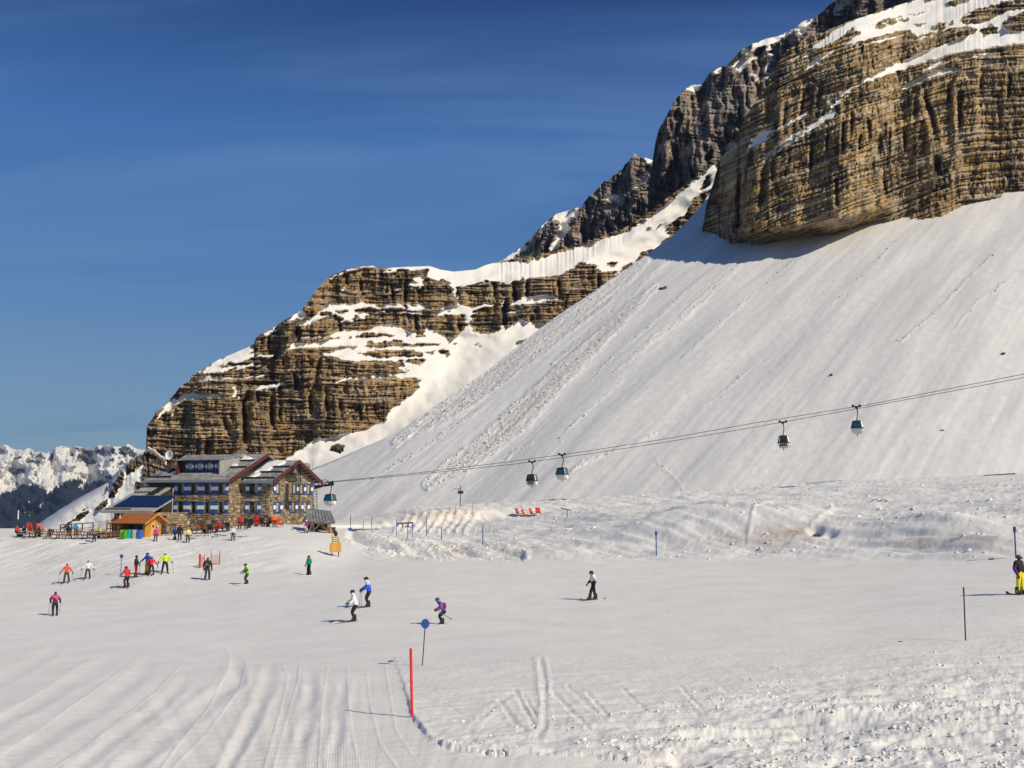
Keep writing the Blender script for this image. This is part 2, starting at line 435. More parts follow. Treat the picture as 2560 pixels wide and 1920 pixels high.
def boxf(a, r):
    p = np.concatenate([np.full(r + 1, a[0]), a, np.full(r, a[-1])]); c = np.cumsum(p)
    return (c[2 * r + 1:] - c[:-2 * r - 1]) / (2 * r + 1)
def face(name, px, top, bot, ybase, n, layers, strata, mat, s_rock=4.0, s_snow=0.8, A=(6, 3, 1), lam=(90, 28, 9), jag=3.0, led=0.5, back=(30, 120, 300),
         jit=(7, 3), wrap=None, diff=0.22, bed=1.0, clefts=(), tall=True, over=None, spots=None):
    C = len(px)
    v = np.linspace(0, 1, n)[:, None]
    jt = jag * fbm(px / 7.0, px * 0 + 3.3, 4, 21) * 2
    snow_top = np.zeros(C)
    PX = np.repeat(px[None, :], n, 0)
    PY = bot[None, :] + (top - bot)[None, :] * v
    JX = PX + jit[0] * fbm(PX / 26, PY / 9, 4, 5) * 2; JY = PY + jit[1] * fbm(PX / 16, PY / 9, 4, 9) * 2
    sn = np.zeros(PX.shape)
    for val, poly in layers:
        sn[inpoly(JX, JY, poly)] = val
    if spots:
        sn[(fbm(PX / 9.0, PY / 6.0 + PX / 30.0, 4, 13) + 0.4 * (v - 0.75) > spots) & (v > 0.35)] = 0
    # rugged skyline only where rock meets the sky
    rock_top = 1 - sn[-3]
    PY = PY + v ** 3 * (jt * rock_top)[None, :]
    snb = blur(sn, 2)
    w = PY - strata(PX)
    q = fbm(w / 13.0, PX / 170.0, 4, 31)
    led_n = fbm(w / 8.0 + 40, PX / 60.0, 3, 43)
    s = s_rock * np.exp(1.1 * q)
    s = np.where(led_n > 0.42 - 0.25 * led, 0.95, s)
    s = s * (1 - snb) + (s_snow * (1 + 0.25 * fbm(PX / 60, PY / 40, 3, 55))) * snb
    U, T = ray(PX, PY)
    s = np.maximum(s, T + 0.28)
    Y = np.zeros(PX.shape); Y[0] = ybase
    for j in range(1, n):
        sm = 0.5 * (s[j] + s[j - 1]); tm = 0.5 * (T[j] + T[j - 1])
        Y[j] = Y[j - 1] * (1 + np.clip((T[j] - T[j - 1]) / (sm - tm), -0.02, 0.05))
        Y[j] += np.minimum(diff * (1 + 1.8 * snb[j]), 0.7) * (boxf(Y[j], 11) - Y[j])
        if diff > 0.2: Y[j] += 0.5 * snb[j] * (boxf(Y[j], 30) - Y[j])      # beds run on sideways: no column drifts away from its neighbours
    rk = blur(1 - sn, 3)
    wj = w + 7 * fbm(PX / 140.0, PY / 140.0, 3, 33)
    rid = 1 - np.abs(fbm(PX / lam[1] + 0.6 * fbm(PX / 40, PY / 60, 2, 71), PY / (lam[1] * 4.5), 3, 61)) * 2.2
    band = 0.5 + 0.5 * np.sign(fbm(wj / 34.0, PX / 400.0, 2, 35))              # some beds break into columns, others run on smooth
    joint = np.clip(1 - np.abs(fbm(PX / (lam[2] * 2.2), wj / 60.0, 3, 37)) * 7, 0, 1) * (0.35 + 0.65 * band)
    crack = np.clip(1 - np.abs(fbm(wj / 12.0, PX / 240.0, 3, 39)) * 8, 0, 1)
    d = A[0] * 2 * (fbm(PX / lam[0], PY / (lam[0] * (2.5 if tall else 1.0)), 4, 51) * (rk if tall else 1) + (0.35 * fbm(PX / lam[0], PY / (lam[0] * 0.8), 3, 51) * (1 - rk) if tall else 0)) - A[1] * rid * rk + A[2] * (1.5 * joint + 1.7 * crack + 0.9 * fbm(PX / lam[2], wj / (lam[2] * 0.7), 4, 81)) * rk
    d = d - bed * A[2] * 2.6 * (fbm(wj / 16.0 + 7, PX / 300.0, 4, 95) + 0.6 * fbm(wj / 5.0, PX / 200.0, 2, 97)) * rk
    if over is not None:                # foot pushed out into an added overhang, shaped to shade the slope below
        d = d - over[None, :] * sstep(2, 46, bot[None, :] - PY)
    for line, hw, dp in clefts:         # gullies cut back into the face
        e, t = linedist(PX + 4 * fbm(PX / 12, PY / 14, 3, 63), PY, line)
        d = d + rk * (dp * np.exp(-(e / hw) ** 2) * np.sin(np.pi * np.clip(t * 0.9 + 0.07, 0, 1)) ** 0.5 - 0.25 * dp * np.exp(-((PX + 0 * PY - np.interp(PY, [min(p[1] for p in line), max(p[1] for p in line)], [line[0][0], line[-1][0]]) + 2.2 * hw) / (1.2 * hw)) ** 2) * (e < 6 * hw))
    d = d + sn * 0.5 * fbm(PX / 30, PY / 30, 3, 91)
    Y = Y + d
    P = np.stack([U * Y, Y, T * Y], -1)
    st = w * Y / F
    rows = [P]; srows = [st]; nrows = [sn]
    last = P[-1]
    for k, b in enumerate(back):        # the far side, so that the mass is closed from other views
        e = last.copy(); e[:, 1] += b; e[:, 0] *= 1 + b / last[:, 1]
        e[:, 2] = last[:, 2] + (2.0 if k == 0 else -0.55 * b)
        rows.append(e[None]); srows.append(st[-1:]); nrows.append(np.ones((1, C)))
    P = np.concatenate(rows); st = np.concatenate(srows); sn_ = np.concatenate(nrows)
    if wrap:                            # flank: turn the first columns away from the viewer
        for k, b in enumerate(wrap):
            e = P[:, :1].copy(); e[:, :, 1] += b; e[:, :, 0] += 0.10 * b
            P = np.concatenate([e, P], 1); st = np.concatenate([st[:, :1], st], 1); sn_ = np.concatenate([sn_[:, :1], sn_], 1)
    o = gridmesh(name, P, [mat], {'snow': blur(sn_, 1), 'strata': st})
    tag(o, kind='structure')
    return o, dict(PX=PX, PY=PY, Y=Y, sn=sn)

# ---- slope depth: a leaning snowfield rising to the right and away
def slope_Y(px, py):
    U, T = ray(px, py)
    return 120.0 / np.maximum(0.48 + 0.38 * U - 0.2 * np.maximum(U, 0) ** 2 - T, 0.12)

CREST = [(560, 1262), (640, 1240), (700, 1212), (780, 1178), (888, 1131), (975, 1093), (1055, 1043), (1142, 985), (1232, 918), (1324, 847), (1441, 763), (1541, 693),
         (1595, 655), (1650, 614), (1680, 592), (1720, 552), (1758, 510), (1790, 458), (1822, 415)]
CLIFF_BASE = [(1740, 548), (1758, 566), (1777, 585), (1800, 600), (1844, 603), (1883, 601), (1994, 596), (2060, 584), (2205, 550), (2289, 544), (2397, 523), (2494, 499), (2560, 476), (2760, 430), (3000, 380)]

# ---- right cliff
R = lambda *p: crop(1700, 0, 2.572, p)
Lr = [
 (1, R((690, 390), (860, 300), (1000, 185), (1180, 105), (1420, 35), (1600, -40), (2700, -200), (2700, 240), (2300, 265), (2000, 300), (1700, 350), (1450, 430), (1200, 525), (1180, 515), (1390, 405), (1420, 340), (1180, 285), (1040, 300), (1160, 215), (1100, 170), (1000, 235), (850, 315), (720, 390))),
 (0, R((1040, 305), (1180, 262), (1400, 200), (1480, 190), (1520, 225), (1460, 238), (1600, 215), (1760, 180), (1860, 170), (1920, 190), (1830, 250), (1700, 290), (1560, 330), (1480, 372), (1400, 412), (1250, 405), (1100, 390), (900, 430), (950, 340))),
 (1, R((1170, 285), (1330, 245), (1410, 230), (1330, 262), (1200, 290))), (1, R((1470, 250), (1560, 235), (1700, 215), (1600, 240), (1480, 262))),
 (0, R((1790, 130), (1900, 80), (2080, 38), (2085, 80), (2030, 110), (1930, 150), (1830, 155))),
 (0, R((2060, 150), (2140, 100), (2212, 80), (2400, 50), (2700, 10), (2700, 150), (2400, 190), (2180, 202), (2100, 190))),
 (0, R((1800, 98), (1950, 50), (2080, 15), (2400, -50), (2700, -100), (2700, -40), (2300, 40), (2100, 68), (1950, 75))),
 (0, R((1250, 170), (1290, 150), (1335, 155), (1300, 185), (1260, 187))), (0, R((1340, 142), (1380, 125), (1400, 145), (1350, 157))), (0, R((1400, 132), (1470, 110), (1460, 130), (1420, 142))),
 (0, R((1200, 172), (1310, 130), (1420, 100), (1440, 106), (1320, 143))), (0, R((1505, 156), (1590, 148), (1560, 167))), (0, R((1610, 178), (1700, 140), (1702, 185), (1640, 192))), (0, R((1718, 152), (1760, 133), (1772, 162))),
 (0, R((1930, 200), (2000, 150), (2045, 180), (2030, 222), (1950, 232))), (0, R((1690, 32), (1790, -2), (1890, -6), (1760, 42))), (0, R((1480, 95), (1600, 68), (1592, 79), (1490, 99))),
 (0, R((1550, -10), (1640, -30), (1700, -20), (1600, 10))),
 (1, R((900, 662), (1010, 618), (1130, 550), (1250, 488), (1380, 405), (1420, 408), (1560, 378), (1850, 258), (2000, 262), (2212, 230), (2700, 150), (2700, 200), (2212, 266), (2000, 302), (1720, 352), (1500, 422), (1300, 494), (1180, 534), (1080, 594), (960, 655))),
 (1, R((1408, 592), (1470, 530), (1560, 488), (1700, 438), (1820, 437), (1740, 468), (1600, 504), (1500, 554))),
 (1, R((1555, 455), (1620, 410), (1700, 383), (1692, 402), (1620, 444))), (1, R((1838, 470), (1880, 472), (1915, 490), (1850, 502))), (1, R((1335, 668), (1500, 588), (1565, 566), (1450, 634))),
 (1, R((1775, 382), (1900, 347), (2015, 340), (1900, 368))), (1, R((1900, 425), (2000, 405), (2120, 395), (2000, 415))),
 (1, R((432, 957), (500, 858), (620, 828), (740, 758), (832, 706), (805, 748), (700, 805), (600, 875), (520, 925))),
 (0, R((530, 890), (600, 862), (700, 815), (690, 822), (600, 872))), (0, R((545, 880), (640, 850), (690, 805), (640, 830))),
 (1, R((493, 1068), (560, 988), (640, 908), (760, 848), (880, 776), (970, 706), (1038, 735), (940, 772), (820, 852), (700, 934), (600, 994))),
 (0, R((610, 960), (700, 905), (800, 830), (820, 828), (720, 905))), (0, R((560, 1010), (640, 940), (700, 890), (690, 905), (640, 955))),
 (1, R((965, 692), (1060, 618), (1105, 586), (1040, 652), (990, 698))),
 (1, R((716, 503), (850, 398), (985, 322), (992, 336), (880, 412), (780, 473))),
 (1, R((848, 312), (950, 228), (1100, 148), (1135, 150), (1020, 252), (900, 312))), (1, R((590, 700), (630, 685), (620, 700), (595, 712))), (1, R((760, 380), (830, 345), (860, 340), (800, 372))),
]
SR = [(1600, 640), (1758, 575), (1867, 533), (1972, 486), (2089, 443), (2205, 404), (2322, 362), (2400, 335), (2480, 326), (2560, 322), (2800, 300), (3000, 280)]
pxr = np.concatenate([np.linspace(1758, 2580, 430), np.linspace(2590, 2960, 40)])
topr = pl(pxr, [(1758, 560), (1764, 522), (1770, 496), (1784, 455), (1795, 412), (1801, 394), (1844, 357), (1849, 321), (1869, 284), (1897, 241), (1922, 212), (1936, 178), (1950, 145), (1965, 128), (1989, 113), (2013, 94),
               (2060, 80), (2108, 58), (2152, 44), (2253, 10), (2306, -6), (2400, -60), (2560, -130), (2960, -260)])
botr = pl(pxr, CLIFF_BASE) + 10
yb = slope_Y(pxr, botr) + 3
cliff_r, CR = face('rock_face', pxr, topr, botr, yb, 300, Lr, lambda x: pl(x, SR), M_ROCKR, 3.6, 0.95, (6, 0.8, 1.0), (170, 22, 8), 2.5, 0.6, wrap=(25, 80), over=26 * sstep(1775, 1870, pxr) * (1 - sstep(2130, 2270, pxr)), clefts=[
 ([(1852, 425), (1848, 500), (1846, 600)], 7, 9), ([(1915, 405), (1908, 470), (1900, 515)], 8, 6), ([(1935, 395), (1930, 450)], 4, 4), ([(2108, 300), (2106, 390)], 4, 5), ([(2130, 285), (2128, 340)], 4, 4), ([(2170, 300), (2175, 345)], 4, 5), ([(2200, 340), (2196, 390)], 8, 5), ([(2225, 320), (2222, 375)], 3, 4), ([(2262, 330), (2262, 375)], 5, 5),
 ([(2312, 245), (2330, 290), (2340, 345)], 6, 6), ([(2400, 235), (2400, 320)], 7, 8), ([(2372, 215), (2372, 260)], 4, 4), ([(2340, 395), (2345, 432)], 7, 7), ([(2210, 455), (2215, 490)], 5, 4), ([(2090, 450), (2092, 515)], 4, 5), ([(2180, 400), (2182, 432)], 4, 3), ([(2500, 270), (2500, 312)], 5, 4), ([(2255, 150), (2240, 195)], 9, 6), ([(2050, 215), (2045, 270)], 6, 5), ([(1965, 260), (1960, 330)], 6, 5), ([(2010, 235), (2000, 300)], 4, 4), ([(1880, 560), (1890, 590)], 5, 3), ([(2150, 340), (2146, 385)], 3, 4), ([(2070, 330), (2066, 385)], 4, 4), ([(2030, 370), (2026, 430)], 4, 4), ([(2290, 255), (2286, 300)], 4, 4), ([(2455, 190), (2450, 230)], 5, 4), ([(2525, 190), (2520, 240)], 5, 4), ([(2300, 420), (2298, 450)], 4, 3)])
cliff_r['label'] = 'banded golden cliff with snow ledges above the white slope on the right'

# ---- left cliff with its terraces, plateau and apron
A_ = lambda *p: crop(340, 840, 4.424, p)
B_ = lambda *p: crop(660, 640, 4.424, p)
C_ = lambda *p: crop(1080, 560, 3.687, p)
G_ = lambda *p: crop(1560, 300, 4.148, p)
Ll = [
 (1, B_((690, 265), (780, 205), (950, 145), (1050, 122), (1200, 100), (1218, 132), (1050, 147), (950, 178), (860, 188), (705, 282))),
 (1, B_((1268, 145), (1580, 110), (1830, 100), (1950, 150), (2212, 165), (2300, 170), (2300, 262), (2212, 292), (2120, 362), (2100, 330), (2000, 210), (1930, 282), (1850, 232), (1800, 242), (1820, 152), (1700, 152), (1640, 162), (1590, 146), (1470, 152), (1460, 182), (1350, 187), (1300, 192), (1390, 155))),
 (1, B_((1668, 222), (1762, 240), (1742, 290), (1762, 330), (1710, 372), (1690, 342), (1590, 330), (1620, 300), (1680, 300))),
 (1, B_((860, 360), (890, 350), (900, 375), (870, 378))), (1, B_((960, 360), (980, 345), (990, 372))), (1, B_((1430, 380), (1470, 355), (1500, 375), (1460, 385))),
 (1, B_((588, 640), (720, 550), (820, 526), (950, 540), (1080, 518), (1200, 530), (1278, 565), (1270, 592), (1200, 580), (1060, 577), (980, 602), (1020, 627), (1160, 640), (1172, 662), (1060, 702), (950, 732), (870, 737), (860, 702), (800, 652), (700, 662), (640, 692), (560, 722), (500, 752), (440, 772), (300, 747), (400, 730), (500, 700))),
 (0, B_((598, 650), (640, 623), (740, 613), (742, 652))), (0, B_((768, 622), (860, 603), (945, 598), (870, 638))), (0, B_((943, 710), (1030, 653), (1062, 690), (1000, 712))),
 (1, B_((1318, 557), (1470, 540), (1490, 508), (1560, 590), (1600, 518), (1690, 560), (1690, 528), (1860, 580), (1640, 603), (1500, 578), (1350, 582))),
 (1, B_((1908, 582), (2050, 545), (2065, 518), (2140, 580), (2160, 500), (2212, 560), (2300, 600), (2300, 700), (2190, 652), (2180, 622), (2050, 577))),
 (1, B_((1868, 622), (1990, 608), (2100, 600), (2190, 620), (2180, 642), (2060, 632), (1980, 662), (1900, 667))), (1, B_((1480, 620), (1640, 618), (1860, 640), (1700, 643), (1500, 632))), (1, B_((1288, 622), (1350, 613), (1330, 634))),
 (1, B_((245, 718), (430, 590), (478, 660), (400, 692), (260, 724))), (1, B_((-20, 880), (120, 780), (245, 728), (150, 792), (60, 884))),
 (1, B_((208, 1047), (430, 885), (640, 890), (860, 830), (1110, 830), (1250, 768), (1500, 795), (1690, 850), (1700, 897), (1780, 887), (1790, 788), (1900, 830), (2000, 890), (2120, 922), (2170, 912), (2300, 940), (3000, 1000), (3000, 1100), (2000, 1900), (1600, 1700), (1700, 1480), (1800, 1452), (1700, 1380), (1560, 1280), (1480, 1230), (1560, 1165), (1300, 1152), (950, 1167), (780, 1112), (600, 1097), (350, 1032))),
 (0, B_((338, 972), (400, 918), (540, 903), (850, 903), (700, 947), (560, 967), (420, 962))), (0, B_((1010, 902), (1120, 850), (1430, 868), (1432, 897), (1280, 892), (1100, 907))), (0, B_((930, 907), (970, 883), (972, 917))),
 (0, B_((1110, 1002), (1150, 928), (1240, 963), (1480, 928), (1520, 968), (1950, 968), (1900, 992), (1700, 1003), (1400, 1003), (1240, 1022))),
 (0, B_((208, 1052), (380, 1008), (700, 1018), (850, 993), (1080, 998), (900, 1022), (750, 1062), (560, 1097), (330, 1087))),
 (0, B_((1230, 1038), (1560, 1038), (1730, 1058), (1762, 1100), (1720, 1112), (1500, 1112), (1290, 1132))), (0, B_((1000, 1077), (1240, 1058), (1280, 1132), (1110, 1097))),
 (0, B_((1778, 1060), (1900, 1052), (1850, 1097))), (0, B_((1930, 1045), (2080, 1048), (2072, 1087), (1980, 1082))), (0, B_((2080, 963), (2180, 963), (2120, 987))),
 (0, B_((1558, 1150), (1780, 1138), (1812, 1180), (1720, 1207), (1620, 1192))), (0, B_((968, 1172), (1560, 1160), (1552, 1212), (1000, 1222))), (0, B_((1580, 1243), (1642, 1277), (1600, 1277))), (0, B_((1620, 1328), (1762, 1390), (1680, 1402))),
 (1, B_((778, 1402), (860, 1360), (1000, 1338), (1140, 1323), (1132, 1352), (950, 1372), (830, 1397))), (1, B_((1168, 1332), (1340, 1308), (1342, 1342), (1190, 1352))), (1, B_((1380, 1312), (1560, 1288), (1642, 1288), (1612, 1352), (1500, 1357))), (1, B_((-20, 1452), (100, 1433), (222, 1408), (170, 1452), (70, 1472), (-20, 1474))),
 (1, A_((680, 415), (900, 270), (1100, 175), (1270, 105), (1315, 160), (1230, 200), (1330, 190), (1302, 240), (1200, 272), (1110, 312), (1050, 295), (920, 320), (940, 347), (1040, 330), (1090, 342), (940, 402), (780, 412))),
 (1, A_((1088, 342), (1200, 328), (1280, 308), (1400, 335), (1230, 348), (1110, 377), (1085, 397))), (1, A_((1200, 262), (1340, 213), (1520, 213), (1482, 247), (1340, 243))),
 (1, A_((580, 508), (650, 478), (760, 442), (830, 463), (1090, 463), (1090, 478), (830, 493), (700, 493))), (1, A_((1100, 472), (1200, 453), (1370, 443), (1420, 433), (1382, 492), (1370, 462), (1200, 468))),
 (1, A_((180, 940), (300, 818), (300, 775), (440, 685), (462, 702), (540, 638), (630, 620), (720, 650), (900, 638), (952, 672), (700, 693), (550, 703), (420, 762), (380, 802), (422, 802), (300, 873))),
 (1, A_((1083, 548), (1100, 568), (1127, 660), (1142, 762), (1113, 682), (1073, 672))), (1, A_((1238, 662), (1370, 548), (1500, 543), (1642, 518), (1560, 588), (1460, 573), (1340, 598))),
 (1, A_((360, 860), (410, 845), (400, 878), (370, 880))), (1, A_((560, 600), (690, 565), (690, 580), (600, 612))),
 (1, A_((1060, 1328), (1140, 1255), (1200, 1310), (1312, 1318), (1250, 1345))), (1, A_((778, 1335), (862, 1308), (800, 1340))), (1, A_((1060, 1090), (1100, 1060), (1090, 1090))), (1, A_((1120, 830), (1160, 810), (1150, 770), (1165, 800))),
 (1, [(690, 1165), (718, 1143), (750, 1124), (777, 1103), (840, 1090), (897, 1076), (962, 1054), (973, 1027), (1011, 1000), (1049, 967), (1045, 940), (1300, 800), (1560, 850), (1300, 1400), (690, 1400)]),
 (1, C_((-20, 400), (200, 425), (400, 410), (500, 360), (700, 350), (900, 350), (1200, 250), (1750, 90), (2212, -150), (2600, -560), (2700, -200), (2300, 80), (2080, 232), (1960, 243), (1900, 333), (1850, 377), (1750, 378), (1700, 432), (1660, 432), (1560, 442), (1530, 412), (1380, 335), (1320, 402), (1200, 462), (1100, 482), (950, 492), (870, 502), (850, 492), (780, 522), (700, 547), (560, 542), (500, 512), (400, 552), (230, 592), (220, 572), (270, 532), (250, 492), (130, 470), (120, 502), (-20, 502))),
 (0, C_((1430, 372), (1500, 367), (1512, 412), (1450, 402))), (0, C_((1600, 358), (1762, 338), (1720, 387), (1640, 402))),
 (1, C_((108, 480), (130, 488), (222, 600), (262, 720), (322, 790), (300, 758), (380, 772), (490, 733), (600, 748), (500, 772), (420, 792), (330, 812), (350, 832), (460, 800), (360, 853), (340, 942), (420, 1002), (520, 1012), (600, 1002), (660, 933), (720, 992), (830, 1012), (1010, 1010), (700, 1400), (400, 1600), (-100, 1300), (200, 1050), (270, 1012), (322, 932), (300, 880), (280, 822), (200, 793), (60, 782), (170, 738), (232, 782), (250, 752), (200, 602))),
 (1, C_((708, 752), (850, 668), (900, 690), (1000, 648), (1080, 658), (1155, 692), (1000, 723), (850, 743))), (1, C_((648, 833), (800, 788), (985, 763), (900, 788), (720, 823))), (1, C_((1058, 757), (1200, 743), (1460, 700), (1300, 753))), (1, C_((1148, 698), (1445, 662), (1200, 694))),
 (1, C_((-10, 812), (150, 793), (272, 820), (200, 833), (100, 833), (40, 853))),
 (1, C_((635, 650), (650, 690), (660, 760), (640, 770))), (1, C_((840, 560), (855, 600), (850, 660))),
 (0, C_((738, 1102), (850, 1062), (922, 1062), (860, 1107))), (0, C_((733, 1162), (802, 1148), (760, 1182))), (0, C_((388, 1110), (430, 1103), (442, 1127), (400, 1132))), (0, C_((188, 1100), (272, 1098), (240, 1112))), (0, C_((-10, 1100), (82, 1103), (20, 1122))), (0, C_((58, 1168), (182, 1166), (150, 1202), (80, 1197))),
 # the sunlit chute under the tower and the rock rib that bounds it
 (1, [(1540, 600), (1620, 545), (1705, 480), (1770, 425), (1800, 420), (1760, 520), (1640, 640), (1540, 690)]),
 (0, G_((260, 1400), (380, 1310), (480, 1190), (432, 1120), (500, 1055), (620, 995), (680, 910), (720, 818), (830, 752), (900, 730), (900, 1100), (500, 1500))),
 (0, G_((130, 1482), (170, 1368), (200, 1358), (355, 1332), (330, 1480))), (0, G_((-60, 1600), (-20, 1512), (105, 1488), (120, 1560))),
 (0, G_((800, 720), (830, 600), (880, 570), (905, 600), (880, 690), (810, 740))), (0, G_((240, 1115), (290, 1105), (285, 1135), (250, 1138))), (0, G_((345, 1085), (400, 1075), (370, 1110))), (0, G_((265, 970), (310, 955), (320, 975), (275, 995))),
]
pxl = np.linspace(367, 1800, 720)
topl = pl(pxl, [(367, 1070), (374, 1056), (385, 1041), (390, 1028), (408, 1016), (426, 998), (439, 981), (446, 969), (462, 960), (476, 950), (480, 939), (496, 930), (543, 901), (589, 881), (634, 862), (638, 845), (648, 838), (660, 832), (687, 816), (716, 798), (757, 774), (760, 766),
               (773, 751), (787, 728), (809, 706), (836, 684), (875, 672), (897, 667), (931, 664), (947, 671), (1017, 667), (1074, 665), (1101, 674), (1134, 679), (1188, 674), (1216, 662), (1248, 654), (1270, 650), (1324, 640), (1378, 630), (1405, 622), (1460, 606), (1560, 572), (1620, 532), (1705, 468), (1765, 424), (1800, 402)])
crest = pl(pxl, [(300, 1300)] + CREST[1:])
botl = np.where(pxl < 780, pl(pxl, [(367, 1170), (500, 1190), (640, 1225), (700, 1225), (780, 1195)]), crest + 16)
ybl = pl(pxl, [(367, 474), (390, 462), (520, 455), (600, 460), (690, 452), (800, 452), (1000, 470), (1200, 500), (1400, 545), (1600, 590), (1700, 610), (1800, 620)])
cliff_l, CL = face('rock_ridge', pxl, topl, botl, ybl, 270, Ll, lambda x: 0.02 * (x - 900), M_ROCKL, 3.6, 0.78, (8, 2.0, 1.35), (120, 30, 8), 3.0, 0.55, wrap=(40, 120), clefts=[
 ([(622, 985), (606, 1006), (611, 1045), (612, 1120)], 8, 13), ([(679, 998), (681, 1070)], 6, 9), ([(776, 975), (778, 1040)], 7, 8), ([(815, 972), (818, 1042)], 5, 8), ([(505, 1058), (510, 1095)], 10, 6), ([(520, 1100), (514, 1142)], 6, 7), ([(645, 985), (643, 1010)], 5, 6), ([(735, 930), (740, 965)], 6, 5), ([(800, 900), (790, 950)], 7, 7), ([(745, 815), (740, 850)], 8, 9), ([(672, 835), (672, 870)], 4, 7), ([(865, 690), (868, 715)], 6, 6), ([(1140, 700), (1146, 760)], 6, 9), ([(1235, 695), (1238, 745)], 6, 9), ([(1285, 715), (1290, 755)], 7, 10), ([(1395, 700), (1400, 740)], 5, 9), ([(1318, 695), (1318, 740)], 4, 8), ([(1495, 690), (1496, 730)], 4, 8), ([(1040, 790), (1042, 830)], 5, 7), ([(980, 715), (982, 755)], 4, 6), ([(1015, 720), (1012, 760)], 4, 6), ([(1048, 715), (1046, 755)], 4, 6), ([(900, 700), (905, 740)], 5, 6), ([(850, 810), (852, 830)], 4, 6), ([(1145, 800), (1150, 830)], 5, 7), ([(1260, 760), (1262, 830)], 5, 8), ([(1330, 790), (1326, 825)], 4, 7), ([(700, 1010), (700, 1050)], 4, 5), ([(560, 1050), (575, 1090)], 7, 7), ([(850, 1000), (852, 1040)], 5, 6), ([(900, 1010), (902, 1050)], 4, 5)])
cliff_l['label'] = 'terraced brown cliff with snow ledges rising behind the stone refuge'

# ---- middle peaks
D_ = lambda *p: crop(1200, 300, 3.16, p)
Lm = [
 (1, D_((490, 835), (600, 735), (805, 680), (730, 782), (680, 832), (722, 852), (640, 942), (620, 1002), (540, 1032), (640, 842), (590, 782))), (1, D_((335, 1002), (500, 820), (530, 818), (400, 962), (350, 992))),
 (1, D_((150, 1120), (340, 990), (385, 988), (280, 1092), (200, 1152), (190, 1190))), (1, D_((280, 1092), (440, 1038), (400, 1102), (300, 1152))), (1, D_((1288, 310), (1310, 290), (1370, 315), (1340, 352))),
 (1, D_((958, 612), (1010, 598), (1080, 588), (1112, 600), (1060, 642), (1000, 642))), (1, D_((1128, 602), (1230, 498), (1260, 478), (1332, 428), (1332, 482), (1230, 532))), (1, D_((1118, 702), (1170, 648), (1202, 660), (1150, 712))),
 (1, D_((1058, 692), (1082, 648), (1072, 702))), (1, D_((1228, 442), (1290, 418), (1262, 472))), (1, D_((1268, 572), (1332, 528), (1322, 562))), (1, D_((1228, 752), (1277, 713), (1262, 747))), (1, D_((1215, 280), (1235, 260), (1250, 285))),
 (1, D_((900, 690), (1050, 670), (1080, 690), (950, 720))), (1, D_((1160, 350), (1215, 300), (1220, 320))),
]
pxm = np.linspace(1236, 1650, 190)
topm = pl(pxm, [(1236, 662), (1257, 650), (1308, 614), (1358, 561), (1390, 535), (1453, 516), (1475, 490), (1501, 461), (1520, 452), (1542, 434), (1558, 420), (1575, 398), (1588, 384), (1605, 397), (1614, 394), (1632, 401), (1650, 420)])
botm = pl(pxm, [(1236, 690), (1324, 690), (1405, 660), (1460, 640), (1560, 605), (1650, 560)])
mid, _ = face('mountain', pxm, topm, botm, 880 + 0 * pxm, 120, Lm, lambda x: 0.25 * (x - 1400), M_ROCKT, 2.2, 0.9, (26, 14, 3.2), (80, 24, 8), 5.0, 0.4, bed=0.35)
mid['label'] = 'jagged brown peaks with snow gullies left of the tall rock tower'

# ---- tower
E_ = lambda *p: crop(1560, 0, 4.148, p)
Lt = [
 (1, E_((635, 935), (700, 880), (820, 870), (782, 932), (730, 962), (700, 942))),
 (1, E_((1035, 695), (1100, 645), (1180, 560), (1330, 455), (1480, 390), (1600, 365), (1750, 295), (1860, 210), (2000, 175), (1950, 242), (1900, 302), (1880, 382), (1800, 362), (1780, 302), (1600, 422), (1540, 462), (1512, 552), (1460, 482), (1380, 492), (1300, 542), (1230, 592), (1400, 600), (1280, 662), (1240, 722), (1230, 782), (1170, 722), (1120, 682))),
 (1, E_((915, 745), (1025, 685), (992, 732), (950, 782))), (1, E_((1460, 548), (1572, 558), (1520, 622), (1490, 622))), (1, E_((1488, 640), (1522, 638), (1490, 782), (1460, 772))), (1, E_((1450, 822), (1562, 738), (1540, 762), (1450, 842))),
 (1, E_((1308, 770), (1382, 780), (1340, 862), (1330, 822))), (1, E_((1338, 852), (1402, 798), (1380, 872))), (1, E_((1658, 490), (1782, 468), (1700, 532), (1670, 532))),
 (1, E_((958, 1312), (1190, 1278), (1178, 1100), (1202, 1150), (1202, 1250), (1282, 1238), (1200, 1342), (1190, 1302), (1000, 1322))), (1, E_((1000, 1512), (1060, 1498), (1170, 1438), (1182, 1482), (1080, 1562), (1010, 1542))),
 (1, E_((858, 1602), (910, 1538), (902, 1652), (880, 1702), (840, 1642))), (1, E_((978, 1642), (1042, 1578), (1002, 1642))), (1, E_((798, 1302), (862, 1268), (820, 1312))), (1, E_((488, 1422), (540, 1388), (582, 1420), (530, 1412))),
 (1, crop(2060, 0, 4.148, [(50, 70), (150, -10), (330, -120), (420, -100), (260, 20), (230, 60), (120, 130), (200, 150), (120, 160)])), (1, crop(2060, 0, 4.148, [(320, 100), (400, 80), (500, -20), (460, 80), (380, 110)])),
]
pxt = np.concatenate([np.linspace(1617, 2330, 330)])
topt = pl(pxt, [(1617, 545), (1621, 480), (1627, 430), (1632, 398), (1637, 362), (1647, 325), (1668, 287), (1690, 247), (1714, 222), (1729, 213), (1755, 210), (1767, 191), (1784, 174), (1806, 167), (1825, 155), (1849, 128), (1881, 110), (1917, 96), (1946, 90), (1982, 73), (2008, 53), (2042, 43), (2049, 32), (2060, 25), (2074, 12), (2096, -4), (2130, -26), (2240, -60), (2330, -110)])
